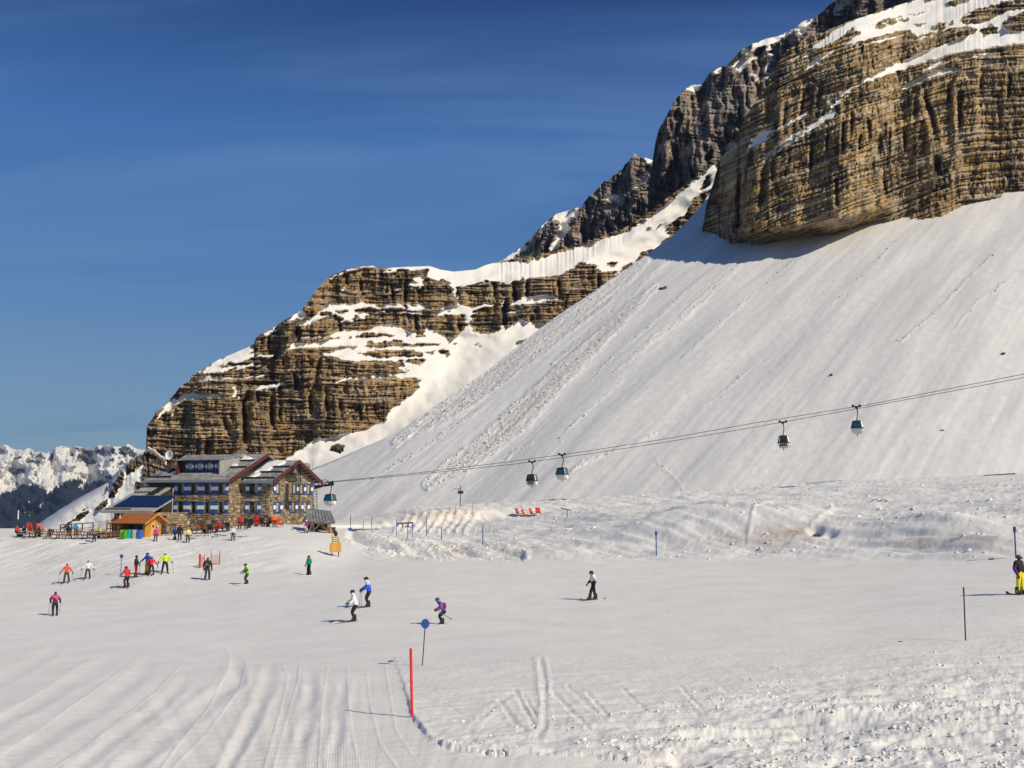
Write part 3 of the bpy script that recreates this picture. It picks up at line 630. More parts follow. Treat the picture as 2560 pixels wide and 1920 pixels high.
bott = pl(pxt, [(1617, 580), (1705, 500), (1765, 460), (1800, 460), (1850, 400), (1900, 300), (1950, 200), (2060, 130), (2150, 90), (2260, 50), (2330, 30)])
ybt = pl(pxt, [(1617, 720), (1640, 668), (1700, 660), (1760, 640), (1800, 662), (1900, 700), (2060, 720), (2330, 740)])
tower, _ = face('rock_tower', pxt, topt, bott, ybt, 240, Lt, lambda x: 0.1 * (x - 1800), M_ROCKT, 3.4, 1.0, (34, 13, 2.4), (95, 30, 8), 4.0, 0.3, wrap=(60, 200), bed=0.3)
tower['label'] = 'tall grey brown rock tower behind the banded cliff'

# ------------------------------------------------------------------ the white slope with its avalanche tracks
M_SLOPE = snow_mat('slope_snow', streak_rot=0.67, streak=(0.11, 0.012), fine=2.0, dirtc=(0.52, 0.43, 0.34))
pxs = np.concatenate([np.linspace(430, 640, 40), np.linspace(644, 2590, 640), np.linspace(2600, 3000, 25)])
L6 = [(400, 1330), (640, 1318), (700, 1314), (800, 1304), (900, 1296), (1100, 1268), (1300, 1257), (1700, 1232), (2100, 1205), (2560, 1182), (2860, 1168), (3000, 1160)]
bs = pl(pxs, L6) + 4
ts = np.where(pxs < 1822, pl(pxs, CREST), pl(pxs, [(1822, 415), (1930, 552), (2060, 540)] + [(a, b - 45) for a, b in CLIFF_BASE if a > 2100]))
ns = 240
vs = np.linspace(0, 1, ns)[:, None]
SX = np.repeat(pxs[None], ns, 0); SY = bs[None] + (ts - bs)[None] * vs
Ys = slope_Y(SX, SY)
U_, T_ = ray(SX, SY)
X_ = U_ * Ys
# fall-line coordinates
al = (X_ * 0.62 + Ys * 0.78); ac = (X_ * 0.78 - Ys * 0.62)
TR = [  # avalanche tracks: centre line, half width (px), roughness, dirt
 ([(1610, 660), (1500, 745), (1380, 835), (1260, 930), (1150, 1010), (1060, 1065), (985, 1108)], [13, 34, 36, 34, 30, 24, 8], 0.42, 0.40),
 ([(1640, 722), (1560, 790), (1470, 880), (1390, 955), (1300, 1040), (1220, 1110), (1150, 1160), (1070, 1210)], [7, 20, 24, 30, 38, 32, 34, 16], 0.42, 0.95),
 ([(1850, 660), (1760, 745), (1690, 810), (1620, 860), (1540, 930)], [5, 10, 9, 7, 3], 0.3, 0.05),
 ([(1210, 1020), (1130, 1070), (1050, 1130), (930, 1200)], [3, 5, 4, 3], 0.25, 0.0),
 ([(1330, 1110), (1280, 1130), (1265, 1150)], [3, 4, 3], 0.3, 0.0),
 ([(1040, 1085), (1000, 1110), (985, 1125)], [3, 4, 2], 0.3, 0.0),
 ([(1640, 1085), (1540, 1130), (1490, 1150), (1430, 1182)], [2, 4, 6, 4], 0.3, 0.0),
 ([(1640, 1150), (1690, 1195), (1710, 1230)], [2, 3, 2], 0.2, 0.05),
 ([(1690, 640), (1600, 720), (1480, 830), (1380, 915)], [3, 6, 5, 3], 0.2, 0.1), ([(1760, 690), (1640, 800), (1520, 905), (1480, 950)], [2, 3, 3, 2], 0.16, 0), ([(2020, 620), (1880, 740), (1760, 850), (1700, 910)], [2, 3, 3, 2], 0.14, 0), ([(2250, 600), (2120, 720), (2010, 830)], [2, 3, 2], 0.14, 0), ([(1560, 950), (1480, 1020), (1420, 1080), (1400, 1110)], [2, 4, 4, 2], 0.16, 0), ([(1900, 900), (1820, 970), (1770, 1010)], [2, 3, 2], 0.14, 0),
 ([(2480, 640), (2360, 760), (2250, 860)], [2, 4, 2], 0.2, 0.0), ([(2540, 690), (2440, 760), (2380, 830)], [2, 3, 2], 0.2, 0.0),
]
dz = np.zeros(SX.shape); sdirt = np.zeros(SX.shape); trk = np.zeros(SX.shape)
for line, hw, am, dr in TR:
    d, t = linedist(SX + 5 * fbm(SX / 30, SY / 30, 3, 11), SY + 5 * fbm(SX / 30, SY / 30, 3, 12), line)
    h = np.interp(t, np.linspace(0, 1, len(hw)), hw)
    m = 1 - sstep(0.7, 1.05, d / h)
    lump = fbm(X_ / 1.6, Ys / 1.6, 3, 15) * 0.7 + np.abs(fbm(X_ / 0.6, Ys / 0.6, 2, 17)) * 0.5 + 0.6 * fbm(ac / 2.0, al / 18.0, 3, 18)
    rim = np.exp(-((d / h - 0.85) / 0.22) ** 2) * 0.7
    dz += m * am * (0.5 + lump * 1.2) + rim * am * 0.8 * (0.4 + np.abs(lump))
    core = 1 - sstep(0.25, 0.85, np.abs(d / h + 0.15))
    sdirt = np.maximum(sdirt, core * dr * sstep(0.0, 0.25, t) * (1 - sstep(0.6, 0.95, t)) * (0.6 + 0.5 * fbm(SX / 50, SY / 50, 3, 19)))
    trk = np.maximum(trk, m)
dz += 0.30 * fbm(ac / 11.0, al / 90.0, 2, 23) + 1.6 * fbm(ac / 60, al / 120, 3, 24) + 0.10 * fbm(X_ / 2.5, Ys / 2.5, 4, 25) + 0.16 * np.abs(fbm(ac / 4.0, al / 70, 2, 26))
Ps = np.stack([X_, Ys, T_ * Ys + dz], -1)
bk = Ps[-1].copy(); bk[:, 1] += 25; bk[:, 0] *= 1 + 25 / Ps[-1][:, 1]; bk[:, 2] += 1.5
bk2 = bk.copy(); bk2[:, 1] += 120; bk2[:, 2] -= 75
Pall = np.concatenate([Ps, bk[None], bk2[None]])
snow_slope = gridmesh('snow_slope', Pall, [M_SLOPE], {'dirt': np.concatenate([sdirt, sdirt[-1:], sdirt[-1:]])})
tag(snow_slope, 'steep white slope with two avalanche tracks below the banded cliff', kind='structure')

# lumps of avalanche debris: nobody could count them
rs = np.random.RandomState(5)
ico = bmesh.new(); bmesh.ops.create_icosphere(ico, subdivisions=1, radius=1.0)
ico_v = np.array([q.co[:] for q in ico.verts]); ico_f = np.array([[q.index for q in f.verts] for f in ico.faces]); ico.free()
def lumps(name, pts, rad, mat, squash=0.75):
    n = len(pts)
    R3 = rs.rand(n, 1, 3) * 0.7 + 0.65
    V = ico_v[None] * (1 + 0.35 * (rs.rand(n, 12, 1) - 0.5) * 2)[:, :len(ico_v)] * R3 * rad[:, None, None]
    V[:, :, 2] *= squash
    V = V + pts[:, None, :]
    Fc = (ico_f[None] + (np.arange(n) * len(ico_v))[:, None, None]).reshape(-1, 3)
    me = bpy.data.meshes.new(name)
    me.vertices.add(n * len(ico_v)); me.vertices.foreach_set('co', V.reshape(-1).astype(np.float32))
    me.loops.add(len(Fc) * 3); me.loops.foreach_set('vertex_index', Fc.reshape(-1).astype(np.int32))
    me.polygons.add(len(Fc)); me.polygons.foreach_set('loop_start', (np.arange(len(Fc)) * 3).astype(np.int32))
    me.materials.append(mat); me.update(calc_edges=True)
    o = link(name, me)
    return tag(o, kind='stuff')
cand = np.argwhere(trk > 0.45)
wgt = (trk * (Ys ** 2) * 1.0)[cand[:, 0], cand[:, 1]]; wgt = wgt / wgt.sum()
pick = cand[rs.choice(len(cand), 4200, p=wgt)]
pp = Ps[pick[:, 0], pick[:, 1]] + np.stack([rs.randn(4200) * 0.5, rs.randn(4200) * 0.5, np.zeros(4200)], -1)
deb = lumps('avalanche_debris', pp, 0.10 + 0.30 * rs.rand(4200) ** 4, M_SLOPE)
deb['label'] = 'chunks of snow debris strewn along the avalanche tracks'; deb['category'] = 'snow debris'

# ------------------------------------------------------------------ far range across the valley, with forest
M_FARSNOW = rock_mat('far_range_snow', (0.13, 0.125, 0.13), (0.10, 0.105, 0.12), (0.16, 0.15, 0.15), 0.05, 0.2)
H_ = lambda *p: crop(0, 1100, 5.53, p)
pxf = np.linspace(-160, 470, 330)
topf = pl(pxf, [(-160, 1118), (-80, 1100), (0, 1111), (18, 1113), (33, 1123), (52, 1124), (72, 1120), (80, 1123), (87, 1131), (101, 1129), (116, 1134), (127, 1127), (137, 1120), (148, 1115), (155, 1113), (163, 1117), (172, 1114), (181, 1121), (188, 1114), (193, 1113), (201, 1118), (213, 1119), (226, 1126),
               (236, 1119), (246, 1112), (257, 1115), (268, 1112), (282, 1116), (300, 1116), (322, 1110), (333, 1117), (344, 1123), (370, 1125), (470, 1130)])
botf = 0 * pxf + 1352
far_rocks = [((200, 250), (250, 230), (310, 245), (220, 265)), ((360, 290), (400, 255), (470, 300), (420, 310)), ((420, 180), (440, 160), (460, 230), (430, 250)), ((520, 210), (560, 165), (600, 200), (590, 250), (540, 250)), ((520, 290), (560, 265), (590, 310), (550, 325)),
 ((650, 290), (700, 200), (740, 165), (750, 240), (700, 290)), ((770, 120), (810, 85), (800, 120)), ((1010, 120), (1030, 90), (1070, 90), (1040, 135)), ((950, 190), (1020, 195), (1000, 225)), ((1080, 230), (1150, 140), (1260, 220), (1200, 270), (1120, 270)), ((900, 320), (970, 315), (940, 330)),
 ((970, 370), (1000, 340), (1030, 380)), ((850, 410), (920, 400), (900, 420)), ((150, 455), (250, 400), (330, 440), (260, 480), (200, 480)), ((1190, 330), (1270, 270), (1330, 310), (1250, 335)), ((1330, 110), (1420, 180), (1400, 190), (1330, 150)), ((1480, 100), (1530, 190), (1500, 200)), ((1550, 110), (1580, 110), (1580, 210), (1555, 190)),
 ((1610, 110), (1700, 90), (1800, 110), (1900, 220), (1880, 290), (1800, 210), (1720, 200), (1650, 200)), ((1450, 320), (1520, 240), (1580, 300), (1500, 300)), ((1590, 310), (1680, 280), (1750, 320), (1660, 355), (1600, 345)), ((1330, 340), (1370, 330), (1390, 380)), ((180, 140), (200, 130), (190, 155)), ((800, 280), (850, 275), (840, 300)), ((1460, 490), (1600, 490), (1640, 560), (1560, 560), (1480, 540)), ((1240, 580), (1380, 515), (1300, 560)),
 ((0, 790), (180, 680), (330, 600), (200, 690), (20, 800)), ((930, 580), (950, 565), (960, 580))]
Lf = [(1, [(-500, 1000), (900, 1000), (900, 1500), (-500, 1500)])] + [(0, H_(*p)) for p in far_rocks]
FOREST = [H_((-900, 1000), (0, 800), (150, 740), (300, 660), (480, 650), (600, 690), (640, 750), (650, 790), (700, 745), (900, 600), (1000, 585), (1100, 567), (1152, 600), (1000, 700), (1250, 618), (1400, 608), (1520, 640), (2600, 900), (2600, 1500), (-900, 1500))]
GAPS = [H_((630, 790), (660, 795), (560, 950), (480, 1050), (455, 1055), (500, 970)), H_((340, 780), (420, 870), (520, 970), (510, 985), (400, 880)), H_((470, 700), (500, 690), (500, 800), (560, 900), (545, 910), (470, 790)), H_((0, 1000), (60, 1060), (160, 1140), (230, 1200), (200, 1215), (100, 1130), (0, 1040)), H_((160, 1080), (300, 1140), (290, 1155), (170, 1100))]
for fpoly in GAPS: pass
far, FR = face('far_mountains', pxf, topf, botf, 4300 + 0 * pxf, 130, Lf, lambda x: 0.8 * (x - 100), M_FARSNOW, 0.9, 0.55, (150, 45, 12), (62, 20, 7), 4.5, 0.1, back=(300, 1500, 3000), jit=(6, 5), tall=False, spots=0.41, diff=0.12)
far['label'] = 'distant snowy mountain range across the valley'
fx, fy, fY = FR['PX'], FR['PY'], FR['Y']
fm = inpoly(fx + 8 * fbm(fx / 14, fy / 10, 3, 3), fy + 7 * fbm(fx / 12, fy / 8, 3, 4), FOREST[0])
for q in GAPS: fm &= ~inpoly(fx + 3 * fbm(fx / 8, fy / 8, 2, 6), fy, q)
fm &= (fbm(fx / 7, fy / 5, 3, 8) + 0.35 * sstep(1215, 1300, fy)) > -0.30
ci = np.argwhere(fm & (fx > -60) & (fx < 440))
nt = 16000
sel = ci[rs.choice(len(ci), nt)]
Yt = fY[sel[:, 0], sel[:, 1]]
ux, tx = ray(fx[sel[:, 0], sel[:, 1]] + rs.randn(nt) * 0.9, fy[sel[:, 0], sel[:, 1]] + rs.randn(nt) * 0.6)
tp = np.stack([ux * Yt, Yt - 4, tx * Yt - 3], -1)
kk = 5; ang = np.arange(kk) * 2 * math.pi / kk
cone = np.concatenate([np.stack([np.cos(ang), np.sin(ang), 0 * ang], -1), np.array([[0, 0, 1.0]])])
hgt = 13 + 11 * rs.rand(nt)
V = cone[None] * np.stack([hgt * 0.27, hgt * 0.27, hgt], -1)[:, None, :] + tp[:, None, :]
Fc = np.array([[i, (i + 1) % kk, kk] for i in range(kk)])
Fc = (Fc[None] + (np.arange(nt) * (kk + 1))[:, None, None]).reshape(-1, 3)
me = bpy.data.meshes.new('forest')
me.vertices.add(nt * (kk + 1)); me.vertices.foreach_set('co', V.reshape(-1).astype(np.float32))
me.loops.add(len(Fc) * 3); me.loops.foreach_set('vertex_index', Fc.reshape(-1).astype(np.int32))
me.polygons.add(len(Fc)); me.polygons.foreach_set('loop_start', (np.arange(len(Fc)) * 3).astype(np.int32))
me.materials.append(plain('far_conifers', (0.012, 0.018, 0.026), 0.95, 0.3, 0.02)); me.update(calc_edges=True)
forest = tag(link('forest', me), 'dark conifer forest on the lower slopes of the far range', 'forest', kind='stuff')

# ------------------------------------------------------------------ snowy ridge with outcrops left of the refuge
M_ROCKS = rock_mat('ridge_rock', (0.30, 0.21, 0.115), (0.17, 0.14, 0.11), (0.34, 0.28, 0.2), 1.4, 0.7)
Lg = [(1, [(-100, 1000), (700, 1000), (700, 1500), (-100, 1500)])] + [(0, H_(*p)) for p in [
 ((855, 1215), (1000, 1098), (1100, 1015), (1225, 970), (1215, 1015), (1100, 1112), (1000, 1125), (900, 1225)), ((1315, 955), (1400, 878), (1492, 815), (1505, 872), (1440, 935), (1375, 985)), ((1498, 805), (1540, 675), (1625, 645), (1622, 722), (1590, 785)),
 ((1555, 602), (1660, 478), (1722, 428), (1702, 602), (1660, 685), (1598, 662)), ((1738, 302), (1900, 215), (2060, 145), (2300, 150), (2300, 700), (2040, 650), (1900, 725), (1868, 602), (1960, 500), (1998, 352), (1880, 388), (1860, 440), (1755, 502), (1738, 422)),
 ((1420, 690), (1500, 620), (1540, 640), (1480, 700)), ((1050, 1010), (1075, 990), (1070, 1010)), ((1300, 840), (1330, 830), (1320, 860)), ((1130, 975), (1190, 935), (1220, 925), (1160, 975))]] + [
 (1, H_((1868, 402), (2000, 345), (1990, 380), (1900, 440), (1840, 570), (1740, 600), (1780, 500), (1850, 440))), (1, H_((1870, 570), (1920, 505), (1985, 520), (1940, 590)))]
pxg = np.linspace(96, 480, 200)
topg = pl(pxg, [(96, 1334), (107, 1325), (150, 1295), (199, 1263), (244, 1237), (277, 1219), (282, 1205), (300, 1185), (325, 1160), (343, 1147), (363, 1140), (369, 1126), (385, 1132), (420, 1165), (480, 1240)])
botg = 0 * pxg + 1344
ridge, _ = face('snow_ridge', pxg, topg, botg, pl(pxg, [(96, 268), (200, 249), (300, 236), (480, 222)]), 120, Lg, lambda x: 0.3 * (x - 200), M_ROCKS, 1.6, 0.50, (1.5, 1.5, 0.7), (60, 18, 6), 3.0, 0.2, back=(20, 60, 120), jit=(4, 3))
ridge['label'] = 'snowy ridge with dark outcrops descending to the terrace on the left'
# ------------------------------------------------------------------ the ground: foreground snow, piste, banks, terrace (one sheet)
KX = np.array([-300, 0, 400, 600, 700, 900, 1100, 1300, 1700, 2100, 2560, 2860], float)
def row(pys, Ys): return np.array(pys, float), np.array(Ys, float)
LINES = [
 row([1990] * 12, [24, 23.5, 23, 22.7, 22.5, 22, 21.6, 21.0, 20.0, 18.8, 17.0, 16.5]),
 row([1795] * 12, [35, 34, 32.5, 31.9, 31.5, 30.6, 30, 29.3, 28, 26.5, 25, 24.5]),
 row([1600] * 12, [64, 62, 58, 55.7, 54.5, 52, 50, 48, 45.5, 43, 40, 39]),
 row([1500] * 12, [92, 89, 82, 76.5, 74, 69, 66.5, 65, 60, 55, 48, 46]),
 row([1448, 1442, 1430, 1425, 1420, 1405, 1390, 1388, 1394, 1397, 1400, 1400], [110, 108, 95, 95, 95, 103, 104, 99, 88, 78, 66, 62]),
 row([1352, 1350, 1352, 1336, 1330, 1340, 1348, 1318, 1284, 1268, 1240, 1220], [134, 128, 119, 120, 121, 121, 117, 122, 112, 100, 88, 84]),
 row([1338, 1335, 1336, 1318, 1314, 1325, 1322, 1298, 1266, 1245, 1218, 1204], [146, 140, 131, 131, 131, 150, 150, 155, 148, 138, 124, 120]),
 row([1330, 1326, 1327, 1314, 1311, 1302, 1274, 1262, 1238, 1212, 1190, 1178], [160, 156, 150, 150, 152, 166, 168, 172, 168, 158, 146, 140]),
]
P6 = np.interp(KX, [p[0] for p in L6], [p[1] for p in L6]).astype(float)
Y6 = slope_Y(KX, P6)
P6[:5] = [1326, 1321, 1322, 1313, 1310]; Y6[:5] = [176, 172, 168, 190, 220]
LINES.append((P6, Y6))
gpx = np.concatenate([np.linspace(-2600, -30, 16)[:-1], np.linspace(-30, 2590, 930), np.linspace(2590, 5200, 16)[1:]])
def smooth_cols(y):     # monotone cubic through the control columns
    h = np.diff(KX); dlt = np.diff(y) / h
    m = np.zeros(len(y)); m[0] = dlt[0]; m[-1] = dlt[-1]
    for i in range(1, len(y) - 1):
        m[i] = 0 if dlt[i - 1] * dlt[i] <= 0 else 2 * dlt[i - 1] * dlt[i] / (dlt[i - 1] + dlt[i])
    x = np.clip(gpx, KX[0], KX[-1]); k = np.clip(np.searchsorted(KX, x) - 1, 0, len(KX) - 2)
    t = (x - KX[k]) / h[k]
    return (2 * t ** 3 - 3 * t ** 2 + 1) * y[k] + (t ** 3 - 2 * t ** 2 + t) * h[k] * m[k] + (-2 * t ** 3 + 3 * t ** 2) * y[k + 1] + (t ** 3 - t ** 2) * h[k] * m[k + 1]
ctrl = []
for p, y in LINES:
    pp_, yy_ = smooth_cols(p), smooth_cols(y)
    u, t = ray(gpx, pp_)
    ctrl.append(np.stack([u * yy_, yy_, t * yy_], -1))
# two rows below the frame carry the ground under and behind the camera
c0 = ctrl[0]
near = c0.copy(); near[:, 0] = c0[:, 0] * 0.9; near[:, 1] = 3.0; near[:, 2] = -2.2
behind = near.copy(); behind[:, 0] *= 1.6; behind[:, 1] = -60.0; behind[:, 2] = 2.0
NR = [104, 100, 56, 50, 70, 26, 34, 10]
def cr(p0, p1, p2, p3, t):
    return 0.5 * ((2 * p1) + (-p0 + p2) * t + (2 * p0 - 5 * p1 + 4 * p2 - p3) * t * t + (-p0 + 3 * p1 - 3 * p2 + p3) * t ** 3)
rows_ = []
for k in range(len(ctrl) - 1):
    a = ctrl[k - 1] if k else 2 * ctrl[0] - ctrl[1]
    d = ctrl[k + 2] if k + 2 < len(ctrl) else 2 * ctrl[-1] - ctrl[-2]
    for i in range(NR[k]):
        t = i / NR[k]
        # even spacing on the picture, not in depth: remap t by inverse depth
        y1 = ctrl[k][:, 1:2]; y2 = ctrl[k + 1][:, 1:2]
        tt = (t / y2) / ((1 - t) / y1 + t / y2) if k < 4 else t
        tt = (t * y1) / (y2 * (1 - t) + y1 * t) if k < 4 else t
        rows_.append(cr(a, ctrl[k], ctrl[k + 1], d, tt))
rows_.append(ctrl[-1])
GP = np.stack(rows_)                       # base surface, without relief
GX, GY, GZ = GP[..., 0], GP[..., 1], GP[..., 2]
GPX, GPY = proj(GX, GY, GZ)

def gpos(px, py, dz=0.0):
    """point of the ground seen at a pixel"""
    c = int(np.argmin(np.abs(GPX[0] - px)))
    c = int(np.argmin(np.abs(GPX[min(200, GPX.shape[0] - 1)] - px)))
    col = GPY[:, c]
    r = int(np.argmax(col <= py)) if (col <= py).any() else len(col) - 1
    r = max(r, 1)
    t = (col[r - 1] - py) / max(col[r - 1] - col[r], 1e-6); t = min(max(t, 0), 1)
    Y = GY[r - 1, c] + (GY[r, c] - GY[r - 1, c]) * t
    v = at(px, py, Y)
    ri = r if t > 0.5 else r - 1
    v.z = float(GZ2[ri, c] + (v.z - (GZ[r - 1, c] + (GZ[r, c] - GZ[r - 1, c]) * t))) + dz
    return v
def gz(x, y):
    """height of the ground at a place"""
    d = (GX - x) ** 2 + (GY - y) ** 2
    k = np.unravel_index(np.argmin(d), d.shape)
    return float(GZ2[k])

# ---- relief
x, y = GX, GY
h = 0.05 * fbm(x / 14, y / 22, 3, 101) + 0.012 * fbm(x / 2.4, y / 3.0, 4, 102)
# edge of the freshly groomed strip
EDGE = [(985, 1640), (1005, 1700), (1018, 1745), (1030, 1790), (1050, 1822), (1078, 1852), (1130, 1872), (1250, 1884), (1480, 1894), (1700, 1915), (2000, 1990)]
RPOLY = EDGE + [(2000, 2400), (3500, 2400), (6000, 1500), (2560, 1582), (2415, 1602), (2000, 1628), (1700, 1645), (1400, 1652), (1150, 1650)]
jx = GPX + 5 * fbm(GPX / 18, GPY / 12, 3, 103); jy = GPY + 4 * fbm(GPX / 20, GPY / 10, 3, 104)
rough = blur(inpoly(jx, jy, RPOLY).astype(float), 1)
deep = sstep(-60, 210, (GPY - 1700) - 0.10 * (1900 - GPX) * (GPX < 1900) + 0.22 * np.maximum(GPX - 1500, 0) * 0.5) * rough
ridges = fbm(x / 2.8 + 0.35 * y, y / 1.0, 4, 105)
hx_j = GPX + 10 * fbm(GPX / 70, GPY / 30, 3, 113); hy_j = GPY + 7 * fbm(GPX / 60, GPY / 20, 3, 114)
chunk = np.abs(fbm(x / 0.34, y / 0.30, 4, 106)); chunk2 = fbm(x / 0.12, y / 0.12, 3, 107)
big = fbm(x / 4.2, y / 1.3, 3, 108)
h += rough * (0.09 * (0.2 + 0.8 * sstep(1650, 1810, GPY)) + 0.03 * fbm(x / 1.3, y / 0.9, 4, 109) + 0.018 * chunk)
h += rough * (0.040 * fbm(x / 3.2, y / 0.42, 4, 117) + 0.030 * fbm(x / 0.9 + 0.5 * y, y / 0.7, 4, 118)) * sstep(1655, 1700, GPY)
h += deep * (0.17 * ridges + 0.105 * fbm(x / 0.6, y / 0.5, 4, 116) + 0.05 * chunk * sstep(-0.1, 0.35, ridges + 0.6 * big) + 0.03 * chunk2 * sstep(0.0, 0.5, ridges + big) + 0.14 * big)
HOL = [(2060, 1832, 190, 17, 0.38), (2440, 1858, 200, 20, 0.42), (1700, 1906, 80, 12, 0.25), (1960, 1872, 90, 9, 0.22), (2160, 1906, 110, 10, 0.28), (1180, 1868, 50, 7, 0.16), (1240, 1880, 40, 6, 0.2), (2480, 1740, 160, 10, 0.22), (1640, 1826, 90, 6, 0.14), (1780, 1855, 70, 7, 0.2)]
for hx, hy, rx, ry, dp in [(a_, b_, c_, d_ * 1.5, e_ * 0.75) for a_, b_, c_, d_, e_ in HOL]:
    e = ((hx_j - hx) / rx) ** 2 + ((hy_j - hy) / ry) ** 2
    h -= 0.9 * dp * np.exp(-e)
    h += 0.28 * dp * np.exp(-(((hx_j - hx) / (rx * 1.05)) ** 2 + ((hy_j - hy + ry * 2.0) / (ry * 0.8)) ** 2)) * (0.6 + chunk * 1.2)
# snow thrown up along the edge of the groomed strip
de, te = linedist(jx, jy, EDGE[:8])
h += 0.05 * te * np.exp(-(de / 9) ** 2) * (0.6 + 1.3 * chunk)
# tracks: (line, half width px, depth) – two snowcat/foot tracks and fan-shaped ski ruts
TRK = [([(1352, 1655), (1362, 1700), (1366, 1760), (1364, 1830), (1345, 1850)], 7, -0.05), ([(1340, 1650), (1344, 1700), (1350, 1770), (1342, 1835), (1320, 1852)], 3.5, 0.07), ([(1362, 1650), (1372, 1720), (1368, 1800), (1372, 1835)], 3.5, 0.07),
       ([(1180, 1850), (1200, 1820), (1225, 1795)], 10, 0.06), ([(1200, 1810), (1240, 1770), (1290, 1730)], 6, -0.04), ([(1290, 1735), (1320, 1800), (1335, 1830)], 5, -0.05), ([(1310, 1745), (1340, 1800)], 4, -0.04), ([(1250, 1760), (1290, 1820), (1310, 1835)], 6, -0.05),
       ([(1105, 1765), (1150, 1790), (1190, 1815)], 3, -0.03), ([(1380, 1730), (1430, 1790), (1470, 1830)], 5, -0.05), ([(1420, 1720), (1490, 1790)], 5, -0.04), ([(1470, 1740), (1520, 1800)], 5, -0.05), ([(1700, 1720), (1740, 1770), (1760, 1790)], 4, -0.04), ([(1560, 1730), (1620, 1790)], 4, -0.04), ([(1800, 1725), (1850, 1760)], 4, -0.04)]
for line, hw, dp in TRK:
    d, t = linedist(jx, jy, line)
    dp = dp * 0.6; h += (0.5 + 0.9 * np.abs(fbm(x / 0.5, y / 0.5, 2, 119))) * dp * np.exp(-(d / hw) ** 2) + abs(dp) * 0.4 * np.exp(-((d - 1.9 * hw) / (0.8 * hw)) ** 2) * (0.5 + chunk)
# ridges left by the tiller of the snowcat, running down the groomed strip
GRO = [[(560, 1690), (520, 1770), (440, 1870), (400, 1925)], [(700, 1650), (720, 1690), (700, 1780), (660, 1920)], [(620, 1640), (600, 1720), (520, 1830), (420, 1930)], [(750, 1650), (745, 1700), (715, 1800), (680, 1930)], [(868, 1650), (870, 1740), (880, 1840), (900, 1930)], [(820, 1660), (805, 1760), (795, 1930)],
       [(960, 1640), (975, 1740), (990, 1830), (1040, 1900)], [(340, 1650), (220, 1740), (60, 1850), (-20, 1900)], [(460, 1655), (390, 1730), (240, 1850), (120, 1930)], [(560, 1610), (575, 1640), (570, 1680), (540, 1720)], [(250, 1630), (120, 1720), (-20, 1800)], [(915, 1670), (925, 1760), (950, 1860), (1000, 1930)]]
gro = np.zeros(x.shape)
for i, line in enumerate(GRO):
    d, t = linedist(GPX, GPY, line)
    wd = 2.2 + 1.6 * t
    h += 0.020 * np.exp(-(d / wd) ** 2) * sstep(0, 0.1, t) * (0.7 + 0.6 * fbm(x / 0.8, y / 0.8, 2, 111 + i))
    gro = np.maximum(gro, np.exp(-(d / 60) ** 2))
for line, wd, dp in [([(600, 1640), (590, 1700), (470, 1800), (300, 1930)], 17, 0.07), ([(690, 1650), (650, 1760), (560, 1930)], 15, 0.06), ([(400, 1650), (250, 1760), (20, 1900)], 18, 0.07), ([(780, 1660), (770, 1780), (740, 1930)], 14, 0.05), ([(300, 1640), (140, 1730), (-40, 1830)], 14, 0.05), ([(480, 1680), (380, 1780), (180, 1930)], 13, 0.05), ([(860, 1680), (850, 1790), (830, 1930)], 12, 0.04), ([(180, 1600), (60, 1670), (-40, 1720)], 12, 0.04)]:
    d, t = linedist(GPX + 12 * fbm(GPX / 120, GPY / 60, 2, 127), GPY, line)
    h += (-dp * np.exp(-(d / wd) ** 2) + 0.5 * dp * np.exp(-((d - 1.7 * wd) / (0.7 * wd)) ** 2)) * sstep(0, 0.2, t) * (0.7 + 0.6 * fbm(x / 3, y / 3, 2, 128))
strip = inpoly(GPX, GPY, [(-400, 1640), (560, 1625), (975, 1640)] + EDGE[1:] + [(2000, 2400), (-400, 2400)])
th = np.arctan2(GPX - 860, np.maximum(2600 - GPY, 50))
cord = np.sin(th * 950 + 2.2 * fbm(x / 6, y / 6, 2, 131)) * sstep(1700, 1830, GPY) * blur(strip.astype(float), 2) * sstep(560, 720, GPX)
h += 0.011 * cord
h += 0.035 * fbm(th * 13, GPY / 700, 3, 132) * blur(strip.astype(float), 3) * sstep(1640, 1760, GPY)
# banks above the piste and the knoll under the terrace
bank = sstep(1410, 1385, GPY) * sstep(880, 960, GPX) * sstep(1180, 1215, GPY)
diag = fbm((x * 0.7 + y * 0.35) / 1.6, (y * 0.8 - x * 0.4) / 14, 4, 141)
h += bank * (0.42 * diag + 0.24 * fbm((x * 0.7 + y * 0.35) / 0.7, (y * 0.8 - x * 0.4) / 7, 3, 148) + 0.55 * fbm(x / 9, y / 8, 4, 142) + 0.10 * np.abs(fbm(x / 1.0, y / 1.0, 3, 143)))
knoll = sstep(1440, 1420, GPY) * sstep(1338, 1352, GPY) * (1 - sstep(640, 780, GPX))
h += knoll * (0.16 * fbm((x - y * 0.6) / 2.0, (x * 0.5 + y) / 9, 4, 144) + 0.10 * np.abs(fbm(x / 1.2, y / 1.2, 3, 145)) + 0.3 * fbm(x / 9, y / 9, 3, 146))
DCH = [(880, 1338), (930, 1358), (1000, 1372), (1080, 1382), (1180, 1388), (1300, 1390)]
dd, td = linedist(GPX, GPY, DCH)
h += -0.9 * np.exp(-((dd) / 9) ** 2) * (1 - 0.6 * td) + 0.5 * np.exp(-((dd - 16) / 9) ** 2) * (GPY < 1400) * np.abs(fbm(x / 0.9, y / 0.9, 3, 147)) * 0.9
FAN = [([(1015 + 22 * i, 1296), (985 + 22 * i, 1330)], 5) for i in range(9)] + [([(1925, 1292), (1890, 1320), (1870, 1360)], 6), ([(2080, 1290), (2045, 1325), (2030, 1335)], 6)]
